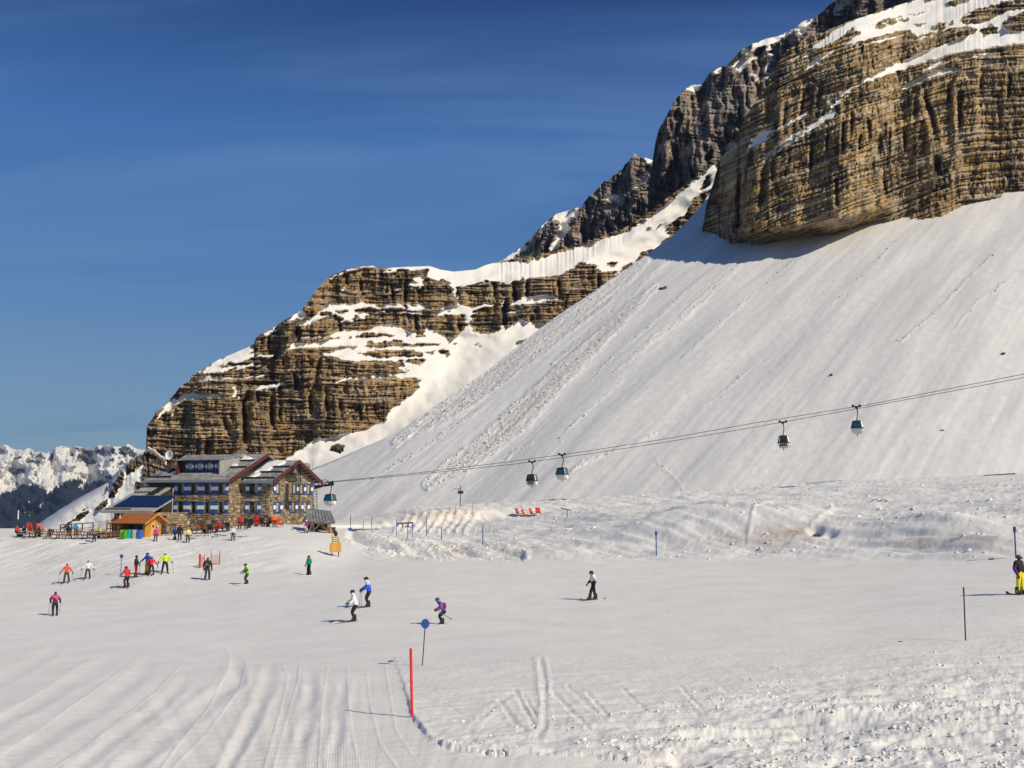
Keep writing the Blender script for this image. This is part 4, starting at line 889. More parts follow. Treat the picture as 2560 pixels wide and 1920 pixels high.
for line, hw in FAN:
    d, t = linedist(GPX, GPY, line)
    h += (0.30 if hw == 5 else 0.12) * np.exp(-(d / hw) ** 2) * (0.6 + np.abs(fbm(x / 1.5, y / 1.5, 2, 149)))
PIT = [(2040, 1346, 18, 7, -0.6), (2075, 1352, 16, 5, -0.4)]
MND = [(1850, 1318, 230, 38, 2.2), (1620, 1345, 160, 24, 0.9), (2330, 1330, 180, 30, 1.5), (2480, 1372, 120, 16, 0.9), (1500, 1300, 120, 16, 0.8), (1120, 1290, 160, 16, 0.9)]
for hx, hy, rx, ry, dp in MND:
    h += dp * np.exp(-(((GPX - hx + 0.9 * (GPY - hy)) / rx) ** 2 + ((GPY - hy) / ry) ** 2))
for hx, hy, rx, ry, dp in PIT:
    h += dp * np.exp(-(((GPX - hx) / rx) ** 2 + ((GPY - hy) / ry) ** 2) ** 1.3)
h *= sstep(6600, 3200, np.abs(GPX))
GZ2 = GZ + h
dirt = np.zeros(x.shape)
for hx, hy, rx, ry, am in [(1990, 1348, 60, 12, 1.0), (1930, 1362, 90, 12, 0.8), (2280, 1372, 60, 7, 1.0), (2440, 1368, 110, 16, 0.8), (1830, 1368, 120, 9, 0.5), (1100, 1300, 110, 14, 0.9), (1200, 1298, 40, 8, 0.45), (1180, 1368, 130, 10, 0.9), (1010, 1306, 90, 8, 0.25), (60, 1360, 60, 8, 0.35), (110, 1405, 60, 8, 0.2), (250, 1412, 80, 8, 0.25), (1290, 1380, 60, 8, 0.3), (1000, 1345, 50, 10, 0.3), (150, 1372, 140, 8, 0.25), (850, 1300, 70, 8, 0.2)]:
    dirt += am * np.exp(-(((jx - hx) / rx) ** 2 + ((jy - hy) / ry) ** 2))
dirt = np.clip(dirt * (0.4 + 1.3 * np.abs(fbm(x / 2.5, y / 3, 4, 151))), 0, 1)
PG = np.stack([GX, GY, GZ2], -1)
PG = np.concatenate([behind[None], near[None], PG])
ground = gridmesh('snow_ground', PG, [M_PISTE], {'dirt': np.concatenate([dirt[:1], dirt[:1], dirt])})
tag(ground, 'groomed and trampled snow of the piste, banks and terrace', kind='structure')

# clods of snow on the churned foreground
cw = (deep * sstep(0.0, 0.5, ridges + big * 0.6 + 0.15)); cc = np.argwhere((cw > 0.12) & (GPX > 900) & (GPX < 2620) & (GPY < 1960))
wv = cw[cc[:, 0], cc[:, 1]]; nC = 2400
pk = cc[rs.choice(len(cc), nC, p=wv / wv.sum())]
cp_ = np.stack([GX, GY, GZ2], -1)[pk[:, 0], pk[:, 1]] + np.stack([rs.randn(nC) * 0.03, rs.randn(nC) * 0.05, np.zeros(nC)], -1)
clods = lumps('snow_clods', cp_, 0.010 + 0.055 * rs.rand(nC) ** 5, M_PISTE, 0.85)
clods['label'] = 'small clods of churned snow in the foreground'; clods['category'] = 'snow clods'
bw = bank + 0.0; bc = np.argwhere((bw > 0.3) & (GPX > 850) & (GPX < 2600)); bwv = (GY ** 2 * (0.15 + np.maximum(diag, 0) + np.exp(-(dd / 18) ** 2) * 0.5))[bc[:, 0], bc[:, 1]]
pk = bc[rs.choice(len(bc), 1600, p=bwv / bwv.sum())]
bp = np.stack([GX, GY, GZ2], -1)[pk[:, 0], pk[:, 1]]
bl = lumps('snow_lumps', bp, 0.05 + 0.15 * rs.rand(1600) ** 3, M_PISTE, 0.8)
bl['label'] = 'lumps of broken snow on the banks above the piste'; bl['category'] = 'snow lumps'

# valley floor far below, reaching the horizon
vf = MB(); vf.add([(-30000, -3000, -420), (30000, -3000, -420), (30000, 45000, -420), (-30000, 45000, -420)], [(0, 1, 2, 3)])
tag(vf.build('valley_floor', plain('valley_ground', (0.10, 0.11, 0.10), 0.95, 0.3, 0.002)), 'wide valley floor far below the terrace', kind='structure')
# ------------------------------------------------------------------ the air between here and the far range
hz = MB(); hz.box(-9000, 9000, -300, 12500, -430, 900)
m_hz = bpy.data.materials.new('mountain_air'); m_hz.use_nodes = True
n_ = m_hz.node_tree.nodes; n_.clear()
o_ = n_.new('ShaderNodeOutputMaterial'); v_ = n_.new('ShaderNodeVolumePrincipled')
v_.inputs['Color'].default_value = (0.42, 0.62, 1.0, 1); v_.inputs['Density'].default_value = 4.5e-5; v_.inputs['Anisotropy'].default_value = 0.2
m_hz.node_tree.links.new(v_.outputs[0], o_.inputs['Volume'])
tag(hz.build('haze', m_hz), 'thin blue mountain haze', kind='stuff')
# ------------------------------------------------------------------ shared plain materials
def stone_mat(name, lo, mid_, hi):
    m, n, l, b = new_mat(name); g = NT(m); P = g.obj()
    t = g.attr('tint')
    c = g.ramp(t, [(0.0, lo), (0.45, mid_), (0.8, hi), (1.0, tuple(min(q * 1.3, 0.62) for q in hi))])
    c = g.mix(g.rng(g.noise(P, 5.0, 5, 0.6), 0.3, 0.7), c, g.mix(1.0, c, (0.72, 0.70, 0.66), 'MULTIPLY'))
    l.new(c, b.inputs['Base Color']); l.new(g.bump(g.noise(P, 9, 5, 0.6), 0.04, 0.6), b.inputs['Normal'])
    b.inputs['Roughness'].default_value = 0.92; b.inputs['Specular IOR Level'].default_value = 0.15
    return m
M_STONE = stone_mat('rubble_stone', (0.11, 0.085, 0.06), (0.29, 0.225, 0.15), (0.47, 0.385, 0.27))
M_MORTAR = plain('mortar', (0.22, 0.18, 0.13), 0.95, 0.15, 3)
M_SHEET = plain('grey_roof_sheet', (0.25, 0.25, 0.25), 0.55, 0.25, 1.2, 0.0, 0.4)
M_SHEET2 = plain('pale_roof_sheet', (0.33, 0.33, 0.315), 0.55, 0.08, 1.2)
M_BARGE = plain('red_brown_timber', (0.10, 0.022, 0.016), 0.7, 0.2, 3)
M_DKWOOD = plain('dark_timber', (0.045, 0.032, 0.022), 0.8, 0.2, 4)
M_BLUE = plain('blue_paint', (0.02, 0.085, 0.36), 0.55, 0.08, 4)
M_WHITE = plain('white_paint', (0.78, 0.77, 0.76), 0.6, 0.05, 4)
M_FRAME = plain('window_frame_dark', (0.05, 0.045, 0.04), 0.6, 0.1, 4)
M_CURT = plain('curtain_cloth', (0.42, 0.42, 0.38), 0.9, 0.1, 6)
M_GLASS = plain('window_glass', (0.035, 0.045, 0.05), 0.08, 0.05, 2, 0.0, 0.6)
M_SOLAR = plain('solar_glass', (0.006, 0.014, 0.055), 0.18, 0.2, 1.5, 0.0, 0.5)
M_STEEL = plain('galvanised_steel', (0.33, 0.34, 0.35), 0.45, 0.1, 5, 0.6)
M_DKMETAL = plain('dark_metal', (0.03, 0.032, 0.033), 0.5, 0.1, 5, 0.4)
M_GREEN = plain('dark_green_steel', (0.045, 0.065, 0.03), 0.55, 0.12, 3)
M_PINE = plain('orange_pine', (0.50, 0.235, 0.045), 0.65, 0.12, 5)
M_PINE2 = plain('yellow_pine', (0.62, 0.34, 0.07), 0.6, 0.10, 5)
M_SHING = plain('orange_shingles', (0.42, 0.145, 0.035), 0.75, 0.2, 6)
M_TABLE = plain('table_wood', (0.36, 0.165, 0.055), 0.65, 0.2, 5)
M_PALEW = plain('pale_timber', (0.46, 0.33, 0.16), 0.7, 0.15, 5)
M_RED = plain('red_fabric', (0.50, 0.025, 0.02), 0.8, 0.12, 6)
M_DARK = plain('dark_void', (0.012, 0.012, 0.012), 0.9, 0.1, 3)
M_RSNOW = snow_mat('roof_snow')
PAL = {}
def paint(name, col, rough=0.65):
    if name not in PAL: PAL[name] = plain(name, col, rough, 0.10, 7)
    return PAL[name]

# ------------------------------------------------------------------ the stone refuge
hc = at(673, 1324, 134); HUTZ = hc.z
HX, HY = hc.x, hc.y
HUT = empty('mountain_hut', (HX, HY, HUTZ), math.radians(-19.5), 'large stone refuge with blue and white shutters and snow patched grey roofs', 'mountain hut')
RS = random.Random(11)
# local frame: +x runs along the long front toward the lift (right), +y into the building, z up
def wall_part(name, W_, H0, H1, holes, place, parent, thick=0.45, gable=None):
    """stone wall lying in its own u (along) / w (up) plane, with real openings; place maps (u, out, w) to local"""
    us = sorted({0.0, W_} | {q for h in holes for q in (h[0], h[1])}); ws = sorted({H0, H1} | {q for h in holes for q in (h[2], h[3]) if q < H1})
    b = MB()
    def cell(u0, u1, w0, w1):
        P = [place(u0, 0, w0), place(u1, 0, w0), place(u1, -thick, w0), place(u0, -thick, w0), place(u0, 0, w1), place(u1, 0, w1), place(u1, -thick, w1), place(u0, -thick, w1)]
        b.hexa(P, 0)
    for u0, u1 in zip(us[:-1], us[1:]):
        for w0, w1 in zip(ws[:-1], ws[1:]):
            cu, cw = (u0 + u1) / 2, (w0 + w1) / 2
            if any(h[0] < cu < h[1] and h[2] < cw < h[3] for h in holes): continue
            cell(u0, u1, w0, w1)
    if gable:
        apx, apw = gable
        n = len(b.v)
        b.add([place(0, 0, H1), place(W_, 0, H1), place(apx, 0, apw), place(0, -thick, H1), place(W_, -thick, H1), place(apx, -thick, apw)], [(0, 1, 2), (3, 5, 4), (0, 3, 4, 1), (1, 4, 5, 2), (2, 5, 3, 0)], 0)
    w = b.build(name, [M_MORTAR], parent)
    # rubble stones, far too many to single out
    s = MB(); zz = H0 + 0.02
    top = gable[1] if gable else H1
    while zz < top - 0.12:
        hh = RS.uniform(0.20, 0.40); u = RS.uniform(-0.3, 0)
        while u < W_:
            ww = RS.uniform(0.28, 0.75)
            a0, a1 = max(u, 0.0) + 0.02, min(u + ww, W_) - 0.02
            z0, z1 = zz + 0.02 + RS.uniform(-0.03, 0.03), min(zz + hh, top) - 0.01 + RS.uniform(-0.04, 0.02)
            u += ww
            if a1 - a0 < 0.1: continue
            if gable and z1 > H1:
                k = (z1 - H1) / (gable[1] - H1)
                lo, hi = gable[0] * k, W_ + (gable[0] - W_) * k
                a0, a1 = max(a0, lo), min(a1, hi)
                if a1 - a0 < 0.1: continue
            if any(h[0] - 0.02 < a1 and a0 < h[1] + 0.02 and h[2] - 0.02 < z1 and z0 < h[3] + 0.02 for h in holes): continue
            o = RS.uniform(0.02, 0.11); e = 0.03
            j = [RS.uniform(-0.04, 0.04) for _ in range(8)]
            P = [place(a0 + j[0], 0.0, z0 + j[1]), place(a1 + j[2], 0.0, z0 + j[3]), place(a1 + j[4], 0.0, z1 + j[5]), place(a0 + j[6], 0.0, z1 + j[7]),
                 place(a0 + e + j[0], o, z0 + e + j[1]), place(a1 - e + j[2], o, z0 + e + j[3]), place(a1 - e + j[4], o, z1 - e + j[5]), place(a0 + e + j[6], o, z1 - e + j[7])]
            s.add(P, [(4, 5, 6, 7), (0, 1, 5, 4), (1, 2, 6, 5), (2, 3, 7, 6), (3, 0, 4, 7)], 0, max(0.0, min(0.99, RS.gauss(0.5, 0.24))) + 0.001)
        zz += hh
    o_ = s.build('stonework', [M_STONE], w); o_['kind'] = 'stuff'
    return w

def shutter_mesh(w, h):
    b = MB()
    b.box(0, w, 0, 0.06, 0, h * 0.33, 0); b.box(0, w, 0, 0.06, h * 0.33, h * 0.66, 1); b.box(0, w, 0, 0.06, h * 0.66, h, 0)
    return b.mesh('shutter', [M_BLUE, M_WHITE])
def window(parent, place_m, u, w0, ww, wh, shut=(1, 1), curtain=True):
    """window in an opening; place_m is the wall's 4x4 (u along x, out along -y, up z)"""
    f = MB(); t = 0.07
    for q in ((0, t, 0, wh), (ww - t, ww, 0, wh), (t, ww - t, 0, t), (t, ww - t, wh - t, wh), (ww / 2 - 0.03, ww / 2 + 0.03, t, wh - t)):
        f.box(q[0], q[1], 0.15, 0.23, q[2], q[3])
    f.box(-0.05, ww + 0.05, -0.12, 0.18, -0.08, 0.0)
    o = f.build('window', [M_FRAME], parent)
    o.matrix_local = place_m @ Matrix.Translation((u, 0, w0))
    p = MB(); p.box(t, ww - t, 0.19, 0.205, t, wh - t); p.build('pane', [M_GLASS], o)
    if curtain:
        c = MB(); c.box(ww * RS.uniform(0.45, 0.55), ww - t, 0.165, 0.185, t, wh - t); c.build('curtain', [M_CURT], o)
    sw = 0.50
    if shut[0]: link('shutter', SHUT, o, (-sw - 0.03, -0.14, -0.05))
    if shut[1]: link('shutter', SHUT, o, (ww + 0.03, -0.14, -0.05))
    return o
SHUT = shutter_mesh(0.50, 1.45)

EAVE, PITCHR = 6.25, 0.45
def Mx(org, ang):      # wall matrix: along = rotated x, outward = -y
    return Matrix.Translation(org) @ Matrix.Rotation(ang, 4, 'Z')
def wmap(M): return lambda u, out, w: tuple(M @ Vector((u, -out, w)))
# three walls: gable end (faces +x), recessed front B (faces -y), front A (faces -y, stands 2.5 m forward), A's short return wall (faces +x)
BD = 11.0; BX0 = -4.4; AY = -2.6; AX0 = -12.9
M_G = Mx((0, 0, 0), math.pi / 2); M_B = Mx((BX0, 0, 0), 0); M_A = Mx((AX0, AY, 0), 0); M_R = Mx((BX0, AY, 0), math.pi / 2)
LOWZ, UPZ = 2.15, 4.55; WH = 1.35
gab_w = [(1.25, LOWZ, 1.05, (1, 1), 0), (5.0, LOWZ, 1.05, (1, 1), 0), (8.1, LOWZ, 1.05, (1, 1), 0), (1.25, UPZ, 1.0, (1, 0), 0), (5.3, UPZ, 1.0, (0, 1), 0), (7.1, UPZ, 1.0, (0, 1), 0), (9.0, UPZ, 0.95, (0, 1), 0)]
gholes = [(u, u + w_, z, z + WH) for u, z, w_, s_, c in gab_w] + [(3.6, 4.5, 3.7, 5.85), (4.6, 5.4, 7.35, 8.35), (6.6, 7.3, 7.4, 8.4)]
BASE = -2.2
wall_part('wall', BD, BASE, EAVE, gholes, wmap(M_G), HUT, gable=(BD / 2, EAVE + BD / 2 * PITCHR))
for u, z, w_, s_, c in gab_w: window(HUT, M_G, u, z, w_, WH, s_)
for h in gholes[-3:]: window(HUT, M_G @ Matrix.Translation((0, -0.24 if h[3] > EAVE else 0, 0)), h[0], h[2], h[1] - h[0], h[3] - h[2], (0, 0), False)
bw_ = [(1.35, LOWZ, 1.25), (1.35, UPZ, 1.25)]
wall_part('wall', -BX0, BASE, EAVE, [(u, u + w_, z, z + WH) for u, z, w_ in bw_], wmap(M_B), HUT)
for u, z, w_ in bw_: window(HUT, M_B, u, z, w_, WH)
aw_ = [(0.75 + 2.07 * i, z, 0.98) for z in (LOWZ, UPZ) for i in range(4)]
wall_part('wall', BX0 - AX0, BASE, EAVE, [(u, u + w_, z, z + WH) for u, z, w_ in aw_], wmap(M_A), HUT)
for u, z, w_ in aw_: window(HUT, M_A, u, z, w_, WH)
wall_part('wall', -AY - 0.02, BASE, EAVE + 0.6, [], wmap(M_R), HUT)
# plain rear and left walls close the volume
bk_ = MB(); bk_.box(AX0, 0, BD - 0.4, BD, BASE, EAVE); bk_.box(AX0, AX0 + 0.4, AY + 0.45, BD - 0.4, BASE, EAVE); bk_.build('wall', [M_MORTAR], HUT)
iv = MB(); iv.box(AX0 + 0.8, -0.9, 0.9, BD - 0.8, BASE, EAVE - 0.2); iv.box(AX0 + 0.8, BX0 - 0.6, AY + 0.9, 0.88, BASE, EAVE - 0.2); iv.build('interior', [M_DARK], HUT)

def roof_slab(name, x0, x1, y0, y1, z0, z1, mat, parent, th=0.18, seam=0.6):
    b = MB()
    b.hexa([(x0, y0, z0 - th), (x1, y0, z0 - th), (x1, y1, z1 - th), (x0, y1, z1 - th), (x0, y0, z0), (x1, y0, z0), (x1, y1, z1), (x0, y1, z1)])
    r = b.build(name, [mat], parent)
    s = MB(); k = x0 + seam / 2
    while k < x1 - 0.05:
        s.hexa([(k - 0.025, y0, z0 + 0.002), (k + 0.025, y0, z0 + 0.002), (k + 0.025, y1, z1 + 0.002), (k - 0.025, y1, z1 + 0.002), (k - 0.025, y0, z0 + 0.05), (k + 0.025, y0, z0 + 0.05), (k + 0.025, y1, z1 + 0.05), (k - 0.025, y1, z1 + 0.05)])
        k += seam
    o = s.build('roof_seam', [mat], r); o['kind'] = 'stuff'
    return r
def on_plane(y, y0, y1, z0, z1): return z0 + (z1 - z0) * (y - y0) / (y1 - y0)
def guard(roof, x0, x1, y, z):
    b = MB(); b.box(x0, x1, y - 0.05, y + 0.05, z + 0.06, z + 0.26)
    k = x0 + 0.3
    while k < x1: b.box(k, k + 0.05, y - 0.02, y + 0.10, z, z + 0.10); k += 1.5
    b.build('snow_guard', [M_DKMETAL], roof)
def roof_snow(roof, poly, y0, y1, z0, z1, th=0.22):
    xs = [p[0] for p in poly]; ys = [p[1] for p in poly]
    nx, ny = 30, 18
    gx, gy = np.meshgrid(np.linspace(min(xs) - 0.3, max(xs) + 0.3, nx), np.linspace(min(ys) - 0.3, max(ys) + 0.3, ny))
    m = inpoly(gx + 0.5 * fbm(gx, gy, 3, 5), gy + 0.4 * fbm(gx, gy, 3, 6), poly).astype(float)
    m = blur(m, 1)
    zz = z0 + (z1 - z0) * (gy - y0) / (y1 - y0)
    H = zz - 0.10 + (0.10 + th) * sstep(0.15, 0.75, m) + 0.03 * fbm(gx * 2, gy * 2, 3, 8) * m
    o = gridmesh('roof_snow', np.stack([gx, gy, H], -1), [M_RSNOW]); o.parent = roof
    return o
OV = 0.8
# block A roof (wider and higher), block B roof
A_e, A_r = AY - OV, 5.2
zAe = EAVE + 0.05 - OV * 0.42 + 0.35; zAr = zAe + (A_r - A_e) * 0.42
rA = roof_slab('roof', AX0 - 4.2, BX0 + 0.55, A_e, A_r, zAe, zAr, M_SHEET, HUT)
roof_slab('roof', AX0 - 4.2, BX0 + 0.55, BD + OV, A_r, zAr - (BD + OV - A_r) * 0.42, zAr, M_SHEET, HUT)
B_e, B_r = -OV, 5.5
zBe = EAVE + 0.30 - OV * PITCHR; zBr = zBe + (B_r - B_e) * PITCHR
rB = roof_slab('roof', BX0 + 0.6, 0.85, B_e, B_r, zBe, zBr, M_SHEET, HUT)
roof_slab('roof', BX0 + 0.6, 0.85, BD + OV, B_r, zBe, zBr, M_SHEET, HUT)
for x0, x1, y in ((AX0 - 4.2, AX0 + 1.2, 0.8), (AX0 - 4.2, AX0 - 0.4, -2.6), (BX0 - 3.0, BX0 + 0.5, 0.4), (BX0 - 5.6, BX0 + 0.2, 2.6)):
    guard(rA, x0, x1, y, on_plane(y, A_e, A_r, zAe, zAr))
for x0, x1, y in ((-3.6, 0.8, -0.2), (-2.6, 0.8, 1.6), (-1.9, 0.8, 3.2)): guard(rB, x0, x1, y, on_plane(y, B_e, B_r, zBe, zBr))
roof_snow(rA, [(-12.0, 3.1), (-11.2, 4.6), (-7.0, 4.5), (-5.2, 3.4), (-5.4, 2.7), (-7.5, 2.8), (-10, 2.9)], A_e, A_r, zAe, zAr)
roof_snow(rA, [(-15.4, 2.6), (-14.9, 3.3), (-13.3, 3.3), (-13.4, 2.5)], A_e, A_r, zAe, zAr)
roof_snow(rA, [(-6.6, 0.8), (-6.2, 1.6), (-5.8, 1.5), (-6.0, 0.7)], A_e, A_r, zAe, zAr)
roof_snow(rA, [(-14.4, -1.4), (-13.9, -0.6), (-13.3, -0.9), (-13.7, -1.5)], A_e, A_r, zAe, zAr)
roof_snow(rB, [(-3.5, 1.6), (-3.3, 4.6), (-2.5, 5.3), (-0.6, 4.9), (-0.4, 4.3), (-1.6, 3.4), (-1.6, 2.4), (-2.2, 1.7)], B_e, B_r, zBe, zBr)
roof_snow(rB, [(-3.2, -0.2), (-3.0, 1.1), (-2.2, 1.3), (-2.4, -0.1)], B_e, B_r, zBe, zBr)
def barge(x, ya, za, yb, zb):
    b = MB(); b.hexa([(x, ya, za - 0.42), (x + 0.12, ya, za - 0.42), (x + 0.12, yb, zb - 0.42), (x, yb, zb - 0.42), (x, ya, za + 0.06), (x + 0.12, ya, za + 0.06), (x + 0.12, yb, zb + 0.06), (x, yb, zb + 0.06)])
    return b.build('bargeboard', [M_BARGE], HUT)
barge(0.853, B_e, zBe, B_r, zBr); barge(0.853, BD + OV, zBe, B_r, zBr); barge(BX0 + 0.553, A_e, zAe, A_r, zAr)
fa = MB(); fa.box(AX0 - 4.2, BX0 + 0.55, A_e - 0.05, A_e - 0.002, zAe - 0.30, zAe + 0.03); fa.build('fascia', [M_STEEL], HUT)
fb = MB(); fb.box(BX0 + 0.68, 0.85, B_e - 0.05, B_e - 0.002, zBe - 0.30, zBe + 0.03); fb.build('fascia', [M_STEEL], HUT)
# rafters under the gable overhang
for k in range(7):
    y_ = 6.2 + k * 0.8; z_ = zBr - (y_ - B_r) * PITCHR - 0.19
    q = MB(); q.box(0.02, 0.85, y_, y_ + 0.14, z_ - 0.2, z_ - 0.02); q.build('rafter', [M_BARGE], HUT)
# dormer on A with four shuttered windows
dz0 = on_plane(-1.3, A_e, A_r, zAe, zAr); dx0, dx1 = -13.0, -6.6
db = MB(); db.prism([(-0.9, dz0 - 0.1), (-0.9, dz0 + 1.75), (3.3, dz0 + 2.3), (3.3, dz0 - 0.1)], dx0, dx1, 'x', 0)
dorm = db.build('dormer', [M_DKWOOD], HUT)
dr = MB(); dr.hexa([(dx0 - 0.2, -1.9, dz0 + 1.70), (dx1 + 0.25, -1.9, dz0 + 1.70), (dx1 + 0.25, 3.6, dz0 + 2.42), (dx0 - 0.2, 3.6, dz0 + 2.42), (dx0 - 0.2, -1.9, dz0 + 1.86), (dx1 + 0.25, -1.9, dz0 + 1.86), (dx1 + 0.25, 3.6, dz0 + 2.58), (dx0 - 0.2, 3.6, dz0 + 2.58)]); dr.build('dormer_roof', [M_SHEET], dorm)
for xs, cheek in ((dx0 - 0.18, M_BARGE), (dx1, M_SHEET2)):
    ck = MB(); ck.prism([(-1.75, dz0 - 0.15), (-1.8, dz0 + 1.69), (2.6, dz0 + 2.2), (2.6, dz0 + 0.5)], xs, xs + 0.16, 'x', 0); ck.build('dormer_cheek', [cheek], dorm)
for i in range(4):
    x_ = dx0 + 0.75 + i * 1.5
    q = MB(); q.box(x_ + 0.35, x_ + 0.95, -0.98, -0.905, dz0 + 0.35, dz0 + 1.55, 0); q.box(x_ + 0.35, x_ + 0.95, -0.985, -0.982, dz0 + 0.6, dz0 + 1.3, 1); q.build('pane', [M_GLASS, M_CURT], dorm)
    for xx in (x_, x_ + 0.98):
        link('shutter', SHUT, dorm, (xx, -1.03, dz0 + 0.3)).scale = (0.5, 1, 0.88)
# chimney with dish
ch = MB(); cy_ = -0.4; cz_ = on_plane(cy_, A_e, A_r, zAe, zAr)
ch.box(-15.5, -14.7, cy_ - 0.4, cy_ + 0.4, cz_ - 0.4, cz_ + 1.3); chim = ch.build('chimney', [M_STONE], HUT)
c2 = MB(); c2.box(-15.65, -14.55, cy_ - 0.55, cy_ + 0.55, cz_ + 1.302, cz_ + 1.5); c2.tube([(-15.6, cy_, cz_ + 1.5), (-15.6, cy_, cz_ + 2.6)], 0.18, 8, 1); c2.build('chimney_cap', [M_STONE, M_DKMETAL], chim)
dsh = MB(); dsh.loft([[(-15.0 + r * math.cos(t * math.pi / 6), -0.95 - d, cz_ + 2.1 + r * math.sin(t * math.pi / 6)) for t in range(12)] for r, d in ((0.06, -0.12), (0.35, -0.06), (0.62, 0.08), (0.64, 0.05), (0.36, -0.10), (0.07, -0.16))], 0)
dsh.tube([(-15.0, -0.85, cz_ + 2.1), (-15.0, -0.5, cz_ + 1.2)], 0.05, 6, 1); dsh.tube([(-15.0, -0.9, cz_ + 1.5), (-15.0, -0.9, cz_ + 4.0)], 0.03, 5, 1)
dsh.build('satellite_dish', [M_WHITE, M_STEEL], HUT)
v = MB(); v.ball((0.1, 8.6, zBr - 0.75), (0.55, 0.75, 0.55), 8, 6); v.build('roof_vent', [M_SHEET], HUT)
# balconies of the fire escape on the gable end, with ladders
def balcony(u0, u1, w):
    b = MB()
    Pm = wmap(M_G)
    def bx(a0, a1, o0, o1, z0, z1): b.hexa([Pm(a0, o0, z0), Pm(a1, o0, z0), Pm(a1, o1, z0), Pm(a0, o1, z0), Pm(a0, o0, z1), Pm(a1, o0, z1), Pm(a1, o1, z1), Pm(a0, o1, z1)])
    bx(u0, u1, 0.12, 1.2, w - 0.08, w)
    for z in (0.35, 0.7, 1.05):
        bx(u0, u1, 1.16, 1.20, w + z - 0.03, w + z); bx(u0, u0 + 0.04, 0.12, 1.16, w + z - 0.03, w + z); bx(u1 - 0.04, u1, 0.12, 1.16, w + z - 0.03, w + z)
    k = u0
    while k <= u1 - 0.03: bx(k, k + 0.04, 1.155, 1.205, w, w + 1.07); k += (u1 - u0 - 0.04) / 5
    return b.build('balcony', [M_DKMETAL], HUT)
balcony(3.2, 5.9, 7.1); balcony(3.1, 5.2, 3.5)
for u0, z0, z1 in ((4.75, 3.5, 7.1), (4.75, -1.0, 3.5)):
    b = MB(); Pm = wmap(M_G)
    for uu in (u0, u0 + 0.42): b.tube([Pm(uu, 1.3, z0), Pm(uu, 1.3, z1 + 0.9)], 0.035, 5)
    k = z0 + 0.2
    while k < z1: b.tube([Pm(u0, 1.3, k), Pm(u0 + 0.42, 1.3, k)], 0.02, 4); k += 0.3
    b.build('ladder', [M_DKMETAL], HUT)
# ---- lean-to annex with the solar panels
n_e, n_t = AY - 7.9, AY - 0.05
zNt = zAe - 0.75; zNe = zNt - (n_t - n_e) * 0.40
nx0 = AX0 - 4.6
ax = MB(); ax.box(nx0 + 1.2, AX0 - 0.01, n_t - 0.3, n_t + 0.1, zNt - 0.3, zAe - 0.2); ax.build('clerestory_wall', [M_DKWOOD], HUT)
rN = roof_slab('roof', nx0, AX0 - 0.05, n_e, n_t, zNe, zNt, M_SHEET2, HUT, 0.2, 0.5)
yq = n_e + 3.6; rN2 = roof_slab('roof', AX0 - 0.045, AX0 + 3.2, n_e, yq, zNe, on_plane(yq, n_e, n_t, zNe, zNt), M_SHEET2, HUT, 0.2, 0.5)
def slope_quad(b, x0, x1, y0, y1, up, th):
    z0 = on_plane(y0, n_e, n_t, zNe, zNt) + up; z1 = on_plane(y1, n_e, n_t, zNe, zNt) + up
    b.hexa([(x0, y0, z0), (x1, y0, z0), (x1, y1, z1), (x0, y1, z1), (x0, y0, z0 + th), (x1, y0, z0 + th), (x1, y1, z1 + th), (x0, y1, z1 + th)]); return b
for r_ in range(2):
    for k in range(7):
        x_ = nx0 + 1.0 + k * 0.98
        link_me = slope_quad(MB(), x_ + (0.0), x_ + 0.95, n_e + 0.95 + r_ * 1.75, n_e + 2.65 + r_ * 1.75, 0.10, 0.05).build('solar_panel', [M_SOLAR], rN if k < 5 else rN)
bb = slope_quad(MB(), AX0 - 1.7, AX0 - 0.6, n_e + 4.8, n_t - 0.7, 0.08, 0.06).build('roof_hatch', [M_DARK], rN)
for yy in (n_e + 0.35, n_e + 5.6):
    b = slope_quad(MB(), nx0 + 0.3, AX0 - 0.4, yy, yy + 0.05, 0.10, 0.03); k = nx0 + 0.4
    while k < AX0 - 0.5: slope_quad(b, k, k + 0.16, yy - 0.02, yy + 0.12, 0.02, 0.15); k += 0.36
    b.build('snow_guard', [M_DKMETAL], rN)['kind'] = 'stuff'
fn = MB(); fn.box(nx0, AX0 + 3.2, n_e - 0.06, n_e - 0.002, zNe - 0.28, zNe + 0.03); fn.build('fascia', [M_SHEET2], HUT)
# annex walls: timber and glass front with stone piers
y_f = n_e + 1.2
for a, c in ((nx0 + 1.0, nx0 + 1.5), (AX0 - 2.6, AX0 - 1.9), (AX0 + 1.5, AX0 + 2.4)):
    Mq = Mx((a, y_f, 0), 0); wall_part('pillar', c - a, -3.5, zNe - 0.15, [], wmap(Mq), HUT, 0.5)
wl_ = MB(); wl_.box(nx0 + 1.0, AX0 + 2.4, y_f + 1.4, y_f + 1.7, -3.5, zNe + 0.3); wl_.build('annex_wall', [M_DKWOOD], HUT)
for a in (nx0 + 1.9, nx0 + 4.1): 
    q = MB(); q.box(a, a + 1.7, y_f + 0.1, y_f + 0.18, zNe - 1.45, zNe - 0.35, 0); q.box(a - 0.1, a + 1.8, y_f + 0.182, y_f + 0.26, zNe - 1.6, zNe - 0.2, 1); q.build('window', [plain('pink_curtain', (0.35, 0.24, 0.22), 0.9, 0.1), M_DKWOOD], HUT)
M_AE = Mx((AX0 + 2.4, y_f, 0), math.pi / 2)
wall_part('wall', AY - y_f - 0.05, -3.0, 2.2, [(1.2, 2.5, -0.6, 1.8)], wmap(M_AE), HUT)
